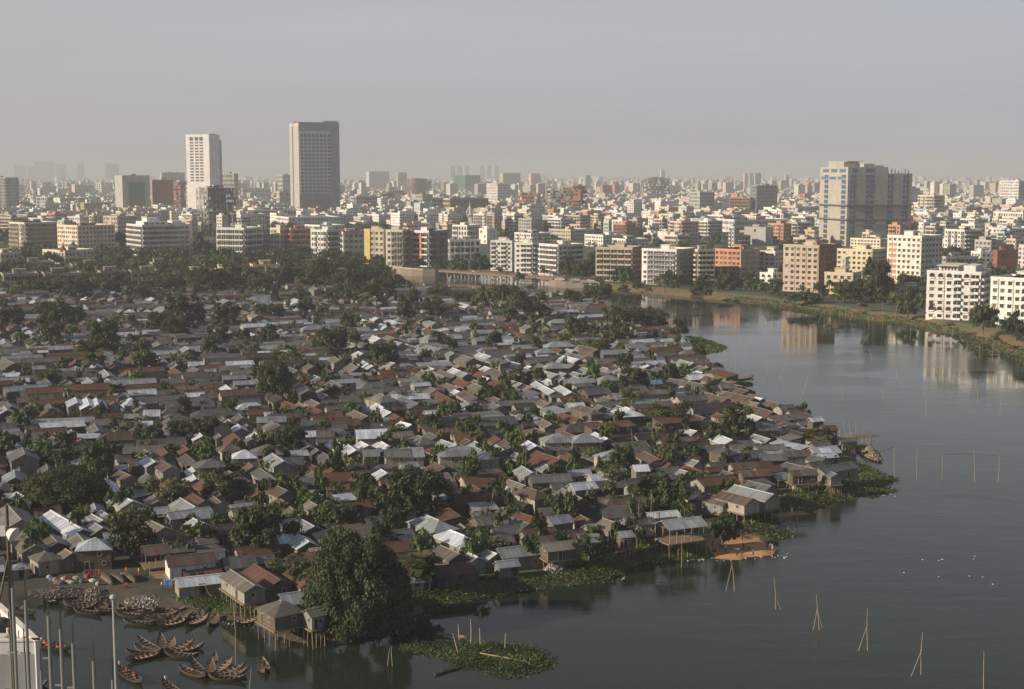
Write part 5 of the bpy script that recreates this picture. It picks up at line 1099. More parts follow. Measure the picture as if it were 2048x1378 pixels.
# --- the unfinished concrete twin tower on the right
t_ = building(1637, 1692, 1820, 492, 349, 14, 'blank', (.43, .415, .38), 'massive unfinished concrete tower with blue window columns and a ragged top', (.41, .405, .39), False, 5, 'tower block', 'concrete_tower', roof='none')
root, pl, a, LL, LR, hgt, dl, dr, fh = t_
n = 0
for (o_, an, W_, cols) in ((pl[3], a - math.pi / 2, LL, ((.24, .10, .6), (.86, .11, .6))), ((0, 0), a, LR, ((.08, .075, 1), (.34, .125, 1), (.66, .08, 1), (.9, .085, 1)))):
    for (uc, uw, _) in cols:
        for i in range(14):
            w_ = W_ * uw * (1.35 if W_ == LL else 1); h_ = fh * .72; z = 1 + i * fh
            pane = (.045, .09, .18) if i > 2 else (.05, .06, .06)
            put_el(root, o_, an, ('ct', round(w_, 1), i > 2), lambda m_: (m_.box(-w_ / 2, -.12, 0, w_ / 2, .03, h_, 'glass', pane), m_.box(-.08, -.2, 0, .08, -.1, h_, 'plain', (.5, .5, .5)), m_.box(-w_ / 2 - .1, -.3, -.25, w_ / 2 + .1, .02, 0, 'plaster', (.45, .43, .38))), 'window', W_ * uc, z)
mb = MB()
for (o_, an, W_) in (((0, 0), a, LR), (pl[3], a - math.pi / 2, LL)):
    mb.at(o_[0], o_[1], 0, an)
    for i in range(int(hgt / 1.2)): mb.box(.05, -.07, i * 1.2, W_ - .05, -.005, i * 1.2 + .09, 'plaster', (.26, .25, .22))
    for z in (hgt * .36, hgt * .56): mb.box(-1.8, -2.2, z, W_ + 1.5, -.1, z + .5, 'plaster', (.13, .12, .11)); mb.box(-1.8, -2.2, z + .5, W_ + 1.5, -2.1, z + 1.3, 'plain', (.16, .14, .12))
mb.at(pl[3][0], pl[3][1], 0, a - math.pi / 2)
for i in range(3): mb.box(LL * (.05 + .3 * i), -.16, hgt * .93, LL * (.28 + .3 * i), -.02, hgt * .97, 'glass', (.1, .16, .24))
mb.obj('catch_platform', root)
mb = MB(); mb.at(0, 0, hgt, a); cc = (.42, .40, .35)
e0 = hgt * .105; mb.box(0, 0, .95, LR * .62, LL - .1, e0, 'plaster', (.42, .405, .38))
for uc, uw in ((.1, .07), (.34, .12)): mb.box(LR * (uc - uw / 2), -.15, e0 * .3, LR * (uc + uw / 2), .1, e0 * .8, 'glass', (.06, .11, .19))
for i in range(3): mb.box(-.15, LL * (.08 + .3 * i), e0 * .3, .1, LL * (.3 + .3 * i), e0 * .75, 'glass', (.09, .15, .23))
mb.at(0, 0, hgt + e0, a); mb.box(LR * .02, LL * .2, 0, LR * .25, LL * .75, 5, 'plaster', cc); mb.box(LR * .25, 1, 0, LR * .42, LL * .5, 3, 'plaster', cc); mb.box(LR * .42, 0.5, 0, LR * .55, LL * .5, 1.6, 'plaster', cc); mb.box(LR * .05, LL * .15, 5, LR * .3, LL * .8, 5.4, 'plaster', cc)
mb.obj('roof_storey', root)
mb = MB(); mb.at(0, 0, hgt, a)
for i in range(7): mb.box(LR * (.64 + i * .052) - .35, 1.5, -.1, LR * (.64 + i * .052) + .35, 2.2, 2 + (i * 7 % 4), 'plaster', (.2, .18, .16)); [mb.box(LR * (.64 + i * .052) - .3 + .2 * k_, 1.6, 0, LR * (.64 + i * .052) - .25 + .2 * k_, 1.66, 4.5 + (i * 5 % 3), 'plain', (.14, .08, .05)) for k_ in range(4)]
mb.obj('rebar_column', root)
mb = MB(); mb.at(0, 0, 0, a)
for i in range(5):
    for k_ in range(14): mb.box(LR * (.12 + i * .17) + k_ * .62, -.2, hgt * .30, LR * (.12 + i * .17) + k_ * .62 + .4, -.02, hgt * .33, 'plain', (.75, .75, .72) if i % 2 == 0 else (.2, .2, .2))
mb.obj('vent_band', root)

# --- minaret with an open onion top
x, y, _ = P(940, 470, 3); top = H + (-(st) + -(402 - CY) / F * ct) / (ct + -(402 - CY) / F * st) * y - 3
mr = bpy.data.objects.new('minaret', None); COL.objects.link(mr); mr.location = (x, y, 3); s_ = top / 40
mb = MB(); mb.box(-3.2 * s_, -3.2 * s_, -1, 3.2 * s_, 3.2 * s_, 13 * s_, 'plaster', WH); mb.box(-2.2 * s_, -2.2 * s_, 14.1 * s_, 2.2 * s_, 2.2 * s_, 21 * s_, 'plaster', WH); mb.obj('shaft', mr)
mb = MB(); mb.box(-4.4 * s_, -4.4 * s_, 13 * s_, 4.4 * s_, 4.4 * s_, 14 * s_, 'plaster', WH); mb.lathe([(2.4, 21), (3, 21.4), (3, 22), (1.6, 22.6)], 'plaster', WH, 10); mb.v = [(a0, b0, c0) if c0 < 20 * s_ and i < 8 * 6 else (a0, b0, c0) for i, (a0, b0, c0) in enumerate(mb.v)]; mb.obj('gallery', mr)
mb = MB()
for i in range(10):
    a0 = i * .628; pr = [(1.2, 20.5), (3.6, 23.5), (4.6, 26), (3.8, 29), (1.6, 32), (.3, 34.5)]
    for (r0, z0), (r1, z1) in zip(pr, pr[1:]): mb.tube((r0 * math.cos(a0) * s_, r0 * math.sin(a0) * s_, z0 * s_), (r1 * math.cos(a0) * s_, r1 * math.sin(a0) * s_, z1 * s_), .32 * s_, .3 * s_, 'plaster', WH, 5)
mb.tube((0, 0, 33.5 * s_), (0, 0, 40 * s_), .5 * s_, .08 * s_, 'plaster', WH); mb.tube((0, 0, 20 * s_), (0, 0, 33 * s_), .9 * s_, .5 * s_, 'plaster', WH); mb.obj('onion_top', mr)
tag(mr, 'white minaret crowned by an open ribbed onion-shaped top', 'minaret')
NB[0] += 1

# --- ruined two-storey colony rows beside the wood
for i, (p0, p1, yb, yt) in enumerate(((2, 78, 578, 551), (84, 163, 577, 550), (196, 255, 572, 546), (258, 318, 571, 545), (140, 236, 548, 533), (500, 560, 552, 532), (372, 400, 566, 545), (430, 452, 560, 540), (512, 575, 566, 548), (300, 350, 541, 528), (40, 110, 540, 527), (600, 650, 545, 530), (660, 700, 562, 548), (330, 362, 574, 559))):
    lab_ = ['weathered concrete colony block, leftmost beside the slum trees', 'weathered concrete colony block, second from left beside the slum trees', 'weathered concrete colony block in front of the wood, third from left', 'weathered concrete colony block, rightmost of the dark front row',
        'long dark colony roof with small tanks behind the front row', 'yellowish low block in the wood right of centre', 'small lit concrete house inside the wood', 'tiny lit hut-like house inside the wood right of another', 'low weathered house at the right end of the wood', 'low brown block deep inside the wood left of centre', 'low brown block among trees under the red cone', 'low brown block in the wood below the orange block', 'small brown block at the right rim of the wood', 'small brown block at the lower rim of the wood'][i]
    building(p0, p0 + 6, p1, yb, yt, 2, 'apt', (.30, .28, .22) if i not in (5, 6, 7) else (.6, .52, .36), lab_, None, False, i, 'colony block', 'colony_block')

# ------------------------------------------------------------------ more of the city: single buildings, then the mass
LANDMARKS += [('the tall grey tower', 640, 330), ('the slim white tower', 408, 330), ('the unfinished twin tower', 1730, 410), ('the minaret', 940, 430), ('the orange block', 600, 480), ('the red box building', 1368, 465), ('the bridge', 990, 548),
  ('the green glass office', 268, 395), ('the skeleton towers', 1130, 400), ('the green glass building', 935, 368), ('the bare concrete block', 1620, 540), ('the arched white block', 1910, 590), ('the tall white block', 1825, 510), ('the blue-white tower', 2035, 385),
  ('the brick-orange tower', 1480, 415), ('the scaffolded tower pair', 1310, 380), ('the stepped white block', 320, 480), ('the far-left cream block', 68, 472), ('the cream tower', 1860, 415), ('the long white office', 1490, 456), ('the ruined colony', 160, 562), ('the glazed corner block', 1350, 535)]
bnd = lambda px: np.interp(px, [-200, 0, 480, 500, 1000, 1180, 1480, 1700, 1850, 2048, 2400], [478, 478, 474, 455, 470, 482, 498, 500, 515, 540, 600])
rc_ = random.Random(77); CELLS = []
for iu in range(-60, 400):
    for iv in range(20, 420):
        sp_ = 27; u = iu * sp_ - 4000 + rc_.uniform(-6, 6) + 3000; v = iv * sp_ + rc_.uniform(-6, 6)
        a_ = R(30); x = u * math.cos(a_) - v * math.sin(a_) * .0 - 2500 + iu * 0; x = (iu - 170) * sp_ + rc_.uniform(-7, 7); y = 900 + (iv - 20) * sp_ + rc_.uniform(-7, 7)
        if abs(x) > y * .42 + 60: continue
        px, py = projpy(x, y)
        if py > bnd(px) or y > 9500: continue
        if rc_.random() < (.20 if y < 5000 else .45): continue
        if any((x - f[0]) ** 2 + (y - f[1]) ** 2 < f[2] ** 2 for f in FOOT) or (918 < px < 962 and py > 440): continue
        CELLS.append((y, x, px, py))
CELLS.sort(); print('cells', len(CELLS))
CL = [WH, WH, WH, WH, CR, CR, GY, BG, PK, (.5, .28, .2), TN, (.55, .56, .58), (.5, .58, .56)]
DN = {WH: 'white', CR: 'cream', GY: 'grey', BG: 'beige', PK: 'pinkish', (.5, .28, .2): 'brick-red', TN: 'tan', (.55, .56, .58): 'blue-grey', (.5, .58, .56): 'pale green'}
far = MB(); gt = []
for i, (y, x, px, py) in enumerate(CELLS):
    if rc_.random() < (.34 if py > 430 else .42):
        gt.append((x, y, 3, rc_.uniform(9, 20), rc_.uniform(6, 11)))
        if rc_.random() < .6: gt.append((x + rc_.uniform(-12, 12), y + rc_.uniform(-12, 12), 3, rc_.uniform(9, 18), rc_.uniform(6, 10)))
        continue
    c = rc_.choice(CL); fl_ = rc_.choice((2, 3, 4, 5, 5, 6, 6) if py > 445 else (2, 2, 3, 3, 4, 4, 5)) + (rc_.choice((2, 3)) if rc_.random() < .06 and y > 1900 else 0); hh_ = fl_ * 3.1
    if y > 3500 and rc_.random() < .05: fl_ = rc_.randint(8, 14); hh_ = fl_ * 3.2
    w1, w2 = rc_.uniform(9, 30), rc_.uniform(10, 22)
    if NB[0] < 296 and -10 < px < 2058 and y < 3000:
        dep = y * ct + (H - 3) * st; wpx = w1 / dep * F; pyt = proj(x, y, 3 + hh_)[1]
        building(px - wpx * rc_.uniform(.35, .7), px, px + wpx * rc_.uniform(.35, .7), py, pyt, fl_, rc_.choice(('win', 'win', 'apt', 'balc', 'bands')), c, None, None, False, i, 'building', 'city_building', label_desc=f'{"low" if fl_ < 4 else ("tall" if fl_ > 5 else "mid-rise")} {DN[c]} flat-roofed building')
        continue
    an = R(rc_.choice((25, 32, 40)) + rc_.uniform(-5, 5)); far.at(x, y, 3, an); cc = jc(tuple(q * .95 for q in c), .22, rc_) + (1.,)
    far.box(-w1 / 2, -w2 / 2, -1, w1 / 2, w2 / 2, hh_, 'facade', cc, uo=rc_.randint(0, 50) * 3.3, bottom=False, top=('plaster', (.38, .36, .34)))
    if rc_.random() < .6 or y < 4500: q_ = rc_.uniform(-3, 3); far.box(q_ - 2.5, -2, hh_, q_ + 2.5, 2.5, hh_ + 3, 'plaster', cc[:3], bottom=False)
    if y < 3500: far.box(-w1 / 2, -w2 / 2, hh_, w1 / 2, -w2 / 2 + .3, hh_ + 1, 'plaster', cc[:3], bottom=False); far.box(-w1 / 2, -w2 / 2 + .3, hh_, -w1 / 2 + .3, w2 / 2, hh_ + 1, 'plaster', cc[:3], bottom=False)
for k_ in range(5200):         # out to the haze
    y = 9500 + 16000 * rc_.random() ** 1.6; x = rc_.uniform(-.4, .4) * y; w1 = rc_.uniform(18, 60); hh_ = rc_.uniform(10, 26) * (2.2 if rc_.random() < .06 else 1)
    far.at(x, y, 3, rc_.uniform(.2, 1)); far.box(-w1 / 2, -w1 / 2, -1, w1 / 2, w1 / 2, hh_, 'facade', jc(rc_.choice(CL), .15, rc_) + (1.,), bottom=False)
for (p0, p1, yt, D_) in ((36, 60, 330, 13000), (62, 80, 332, 13000), (76, 116, 324, 12600), (118, 140, 329, 13000), (160, 176, 327, 12000), (216, 245, 327, 11600), (900, 911, 331, 11000), (914, 925, 332, 11000), (928, 939, 331, 11100), (960, 969, 332, 11000), (972, 983, 331, 11000), (986, 998, 332, 11100),
    (1484, 1492, 347, 5000), (1494, 1502, 346, 5000), (1504, 1518, 346, 5000), (1168, 1180, 350, 5200), (1318, 1328, 340, 6500), (735, 780, 343, 5200), (795, 815, 345, 5000), (1000, 1040, 346, 4600), (1058, 1080, 347, 4800), (1934, 1960, 370, 3300), (1566, 1574, 349, 5600)):
    x0, x1 = (p0 - CX) / F * D_, (p1 - CX) / F * D_; z = H + (YH - yt) / F * D_; far.at((x0 + x1) / 2, D_, 3, .3); w1 = (x1 - x0) * .9; far.box(-w1 / 2, -w1 / 3, -1, w1 / 2, w1 / 3, z - 3, 'facade', jc(rc_.choice((WH, GY, PK, BG)), .1, rc_) + (1.,), bottom=False)
tag(far.obj('distant_city'), 'endless distant city of pale flat-roofed blocks fading into the haze', 'city', None, 'stuff')
for k_ in range(1250):
    px_ = rc_.uniform(-20, 2070); py_ = rc_.uniform(378, bnd(px_) + (14 if px_ < 1180 else 110)); x, y, _ = P(px_, py_, 3)
    if shore(x, y) > 5 and py_ < city_b(px_) - 4 and not any((x - f[0]) ** 2 + (y - f[1]) ** 2 < (f[2] * .8) ** 2 for f in FOOT): gt.append((x, y, 3, rc_.uniform(8, 16), rc_.uniform(5, 10)))
tag(merge_trees('city_greenery', gt), 'dark green tree masses filling gaps between the distant city blocks', 'trees', None, 'stuff')
print('buildings', NB[0])
# ------------------------------------------------------------------ bridge, embankments, road
CONC, RUSTY = (.22, .18, .15), (.16, .09, .06)
A_, B_ = P(884, 541, 4.6), P(1099, 556, 4.6); bx_, by_ = B_[0] - A_[0], B_[1] - A_[1]; BL = math.hypot(bx_, by_); BA = math.atan2(by_, bx_)
br = bpy.data.objects.new('bridge', None); COL.objects.link(br); br.location = (A_[0], A_[1], 0); br.rotation_euler = (0, 0, BA)
mb = MB(); mb.box(-3, 0, 4.0, BL + 3, 9, 4.6, 'plaster', CONC, top=('plain', (.20, .16, .13))); mb.box(-3, -.3, 3.5, BL + 3, -.0, 4.75, 'plaster', (.20, .145, .11)); mb.box(-3, 9.0, 3.5, BL + 3, 9.3, 4.75, 'plaster', (.2, .145, .11)); mb.obj('deck', br)
for y0 in (-.2, 9.05):
    mb = MB(); mb.box(-3, y0, 5.45, BL + 3, y0 + .18, 5.62, 'plain', RUSTY); mb.box(-3, y0, 5.05, BL + 3, y0 + .18, 5.15, 'plain', RUSTY)
    for i in range(40): mb.box(-3 + i * (BL + 6) / 40, y0 - .03, 4.76, -3 + i * (BL + 6) / 40 + .25, y0 + .2, 5.7, 'plain', RUSTY)
    mb.obj('railing', br)
pm = MB(); [pm.tube((0, y0, -1.5), (0, y0, 3.2), .34, .34, 'plaster', (.45, .39, .32), 8) for y0 in (1.2, 4.5, 7.8)]; pm.box(-.4, .2, 3.1, .4, 8.8, 3.6, 'plaster', (.36, .3, .25)); pm = pm.mesh('pier')
for i in range(14): link('pier', pm, br, ((i + .6) * BL / 14.4, 0, 0))
tag(br, 'low concrete bridge on many thin piers crossing the channel', 'bridge')
def embank(name, line, label):
    """line: picture points at the foot, from left to right; the slope climbs 4.6 m"""
    mb = MB(); foot = [P(x, y, -.1) for x, y in line]; head = [(p[0] * 1.006, p[1] + 11 + 1.5 * math.sin(i), 4.0) for i, p in enumerate(foot)]; back = [(h[0], h[1] + 9, 4.0) for h in head]
    for i in range(len(foot) - 1):
        mb.face([foot[i], foot[i + 1], head[i + 1], head[i]], 'plaster', (.27, .225, .17)); mb.face([head[i], head[i + 1], back[i + 1], back[i]], 'plain', (.22, .17, .13))
        h0, h1 = head[i], head[i + 1]; q = [(h0[0], h0[1], 4.0), (h1[0], h1[1], 4.0), (h1[0], h1[1] + .3, 4.0), (h0[0], h0[1] + .3, 4.0)]; mb.mesh8(q, [(a0, b0, 4.5) for a0, b0, _ in q], 'plaster', (.5, .43, .34))
    for e_, fl_ in ((0, 1), (-1, 0)):
        f0, h0, b0 = foot[e_], head[e_], back[e_]; q = [f0, h0, b0, (b0[0], b0[1], -.1)]; mb.face(q if fl_ else q[::-1], 'plaster', (.36, .3, .24))
    tag(mb.obj(name), label, 'embankment')
embank('embankment', [(784, 547), (800, 550), (822, 552.5), (845, 553.5), (870, 552.5), (890, 549)], 'sloping concrete embankment at the left end of the bridge')
embank('embankment', [(1097, 573), (1112, 575), (1130, 576), (1152, 576), (1176, 576.5), (1200, 578)], 'pale concrete embankment at the right end of the bridge')
mb = MB()
for (a0, b0) in (((1098, 556), (1400, 580)),):
    p, q = P(*a0, 3.3), P(*b0, 3.3); mb.face([(p[0], p[1] + 6, 3.31), (q[0], q[1] + 6, 3.31), (q[0], q[1] + 13, 3.31), (p[0], p[1] + 13, 3.31)], 'plain', (.13, .115, .1))
tag(mb.obj('road'), kind='structure')
def car(px, py, z, ang, col, lab, L_=4.2):
    x, y, _ = P(px, py, z); r_ = bpy.data.objects.new('car', None); COL.objects.link(r_); r_.location = (x, y, z); r_.rotation_euler = (0, 0, ang)
    mb = MB(); mb.box(-L_ / 2, -.85, .35, L_ / 2, .85, .95, 'glass', col); mb.mesh8([(-L_ * .32, -.8, .95), (L_ * .25, -.8, .95), (L_ * .25, .8, .95), (-L_ * .32, .8, .95)], [(-L_ * .24, -.65, 1.45), (L_ * .12, -.65, 1.45), (L_ * .12, .65, 1.45), (-L_ * .24, .65, 1.45)], 'glass', (.04, .05, .06), top=('glass', col)); mb.obj('body', r_)
    for sx in (-1, 1):
        for sy in (-1, 1): mb = MB(); mb.tube((0, -.1, 0), (0, .1, 0), .34, .34, 'plain', (.03, .03, .03), 10); mb.obj('wheel', r_, (sx * L_ * .31, sy * .8, .34))
    tag(r_, lab, 'car', 'vehicles on and beside the bridge')
ln_ = (BA)
for i, (px, py, c, nm) in enumerate(((948, 543, (.6, .6, .6), 'small white car driving over the left half of the bridge'), (1012, 548, (.05, .05, .06), 'dark car on the middle of the bridge'), (1050, 550.5, (.35, .05, .04), 'red car on the right half of the bridge'),
    (1120, 559, (.7, .7, .7), 'white car just past the right bridge head'), (1136, 560, (.08, .1, .14), 'dark blue car behind the white car past the bridge'), (1150, 561, (.6, .58, .5), 'cream car on the right embankment road'), (1166, 562, (.15, .15, .15), 'dark grey car last on the embankment road'))):
    car(px, py + (1.5 if px < 1098 else -1), 4.62, BA if px < 1098 else .0, c, nm)
# ------------------------------------------------------------------ boats
HULL = {}
WOODC = [(.11, .08, .06), (.085, .065, .052), (.14, .10, .075), (.07, .056, .048)]
def boat_meshes(k):
    if k in HULL: return HULL[k]
    c = WOODC[k % 4]; n = 15; hw = .105; hull = MB(); deck = MB(); ringo, ringi = [], []
    for i in range(n):
        s_ = i / (n - 1) * 2 - 1; w = hw * max(.02, (1 - abs(s_) ** 2.4)) ** .8; up = .085 * abs(s_) ** 3.2; g = .055 + up; kz = -.012 + .9 * up * abs(s_)
        x = s_ * .5
        ringo.append([(x, -w, g), (x, -w * .7, kz + .015), (x, 0, kz - .004), (x, w * .7, kz + .015), (x, w, g)]); ringi.append([(x, -w * .86, g - .004), (x, w * .86, g - .004), (x * .97, -w * .8, g - .026), (x * .97, w * .8, g - .026)])
    for i in range(n - 1):
        a_, b_ = ringo[i], ringo[i + 1]
        for j in range(4): hull.face([a_[j + 1], b_[j + 1], b_[j], a_[j]][::-1], 'plain', tuple(q * .7 for q in c))
        ai, bi = ringi[i], ringi[i + 1]
        hull.face([a_[0], b_[0], bi[0], ai[0]], 'plain', tuple(q * 1.7 for q in c)); hull.face([b_[4], a_[4], ai[1], bi[1]], 'plain', tuple(q * 1.7 for q in c))
        hull.face([ai[0], bi[0], bi[2], ai[2]], 'plain', c); hull.face([bi[1], ai[1], ai[3], bi[3]], 'plain', c)
        f = 1.5 if i % 2 else 1.15
        deck.face([ai[2], bi[2], bi[3], ai[3]], 'plain', tuple(q * f for q in c))
    for i in range(2, n - 2, 2): x = (i / (n - 1) * 2 - 1) * .5; w = ringi[i][1][1]; deck.box(x - .006, -w, ringi[i][0][2] - .02, x + .006, w, ringi[i][0][2] + .002, 'plain', tuple(q * 2 for q in c))
    HULL[k] = (hull.mesh('hull'), deck.mesh('deck')); return HULL[k]
NBOAT = [0]
def boat(p0, p1, label, cat='rowing boat', group='empty wooden boats moored in the bay', z=-.02, wide=1., minL=5.2):
    a, b_ = P(*p0, .4), P(*p1, .4); dx, dy = b_[0] - a[0], b_[1] - a[1]; L_ = math.hypot(dx, dy); ang = math.atan2(dy, dx); L2 = max(minL, min(8.6, L_)); NBOAT[0] += 1
    cx, cy = b_[0] - dx / L_ * L2 / 2, b_[1] - dy / L_ * L2 / 2
    r_ = bpy.data.objects.new('wooden_boat', None); COL.objects.link(r_); r_.location = (cx, cy, z); r_.rotation_euler = (R(RND.uniform(-3, 3)), 0, ang); h_, d_ = boat_meshes(NBOAT[0])
    for nm, me_ in (('hull', h_), ('deck', d_)): link(nm, me_, r_, sc=(L2, 7.2 * wide, 7.5))
    tag(r_, label, cat, group); return r_
def E_(x, y): return zz('E', x, y)
def F_(x, y): return zz('F', x, y)
CA, CB_ = (326, 1305), (414, 1353)
pos8 = ['pointing back left', 'pointing left, second down', 'pointing left, third down', 'pointing left, lowest', 'pointing straight back', 'pointing back right', 'pointing right, upper', 'pointing far right', 'pointing right, lowest']
for i, e in enumerate((E_(1340, 870), E_(1308, 950), E_(1258, 1005), E_(1268, 1078), E_(1570, 850), E_(1692, 885), E_(1885, 890), E_(1988, 940), E_(1942, 1040))):
    boat(e, (CA[0] + (-3 if e[0] < 326 else 3), CA[1] + (i - 4) * .2), f'brown wooden boat in the left fan-shaped cluster, {pos8[i]}', group='boats tied bow to bow like petals')
posb = ['pointing left', 'pointing back left', 'pointing straight back', 'standing behind the others', 'pointing back right', 'pointing right, upper', 'pointing right, middle', 'pointing right, lowest']
for i, e in enumerate((E_(1745, 1150), E_(1868, 1085), F_(108, 1090), F_(150, 1028), F_(312, 1080), F_(438, 1130), F_(442, 1198), F_(372, 1255))):
    boat(e, (CB_[0] + (-3 if e[0] < 412 else 3), CB_[1]), f'brown wooden boat in the right fan-shaped cluster, {posb[i]}', group='boats tied bow to bow like petals')
MO = [((520, 492), (642, 445)), ((640, 458), (800, 505)), ((700, 470), (935, 500)), ((622, 520), (945, 505)), ((640, 545), (950, 520)), ((690, 578), (955, 540)), ((960, 520), (1060, 575)), ((1062, 500), (1160, 575)), ((1150, 480), (1290, 560)), ((790, 600), (990, 625)), ((970, 595), (1255, 585)),
      ((1325, 570), (1420, 520)), ((1440, 575), (1510, 515)), ((1545, 580), (1640, 500)), ((1600, 585), (1790, 530)), ((1195, 628), (1400, 655)), ((1270, 600), (1525, 620)), ((1385, 640), (1620, 690)), ((1400, 650), (1740, 630)), ((1335, 712), (1510, 725)), ((1500, 600), (1810, 595)), ((1500, 728), (1760, 680)), ((1680, 600), (2000, 592)), ((1620, 665), (1880, 640)),
      ((1700, 715), (1835, 680)), ((1820, 690), (2008, 605)), ((1870, 722), (2025, 655)), ((1650, 700), (1850, 665))]
for i, (a, b_) in enumerate(MO): 
    lx = 'left' if a[0] < 900 else ('middle' if a[0] < 1380 else 'right')
    k = sum(1 for c_ in MO[:i] if ('left' if c_[0][0] < 900 else ('middle' if c_[0][0] < 1380 else 'right')) == lx)
    boat(E_(*a), E_(*b_), f'empty dark wooden boat at the refuse bank, {(ORD[k] or "first")} from left in the {lx} row')
for i, (a, b_) in enumerate((((1020, 345), (1090, 400)), ((1140, 345), (1210, 385)), ((1265, 345), (1320, 380)))):
    o = boat(E_(*a), E_(*b_), ['overturned tar-black boat on the bank, left one', 'overturned tar-black boat on the bank, middle one', 'overturned tar-black boat on the bank, right one'][i], group='boats drying on the bank', z=2.2); o.rotation_euler[0] = R(180)
boat(F_(112, 720), F_(165, 650), 'lone wooden boat nosing in below the first stilt house', wide=1.1); boat(F_(360, 735), F_(590, 655), 'long dark wooden boat beside the corner stilt house'); boat((735 + 1024 // 1 * 0, 1240), (752, 1262), 'narrow boat under the huge shore tree', z=0)
bn = boat(zz('N', 1760, 880), zz('N', 1935, 850), 'long dark boat moored above the small oval weed pads', wide=1.2, minL=12); boat(zz('K', 640, 882), zz('K', 790, 912), 'low wooden boat in the weed bed below the point')
boat(zz('G', 880, 235), zz('G', 1085, 325), 'wooden boat drawn up on the muddy bank under the long shore hut', z=1.0)
for i, (a0, b0) in enumerate(((700, 500), (790, 560))): pass
print('boats', NBOAT[0])
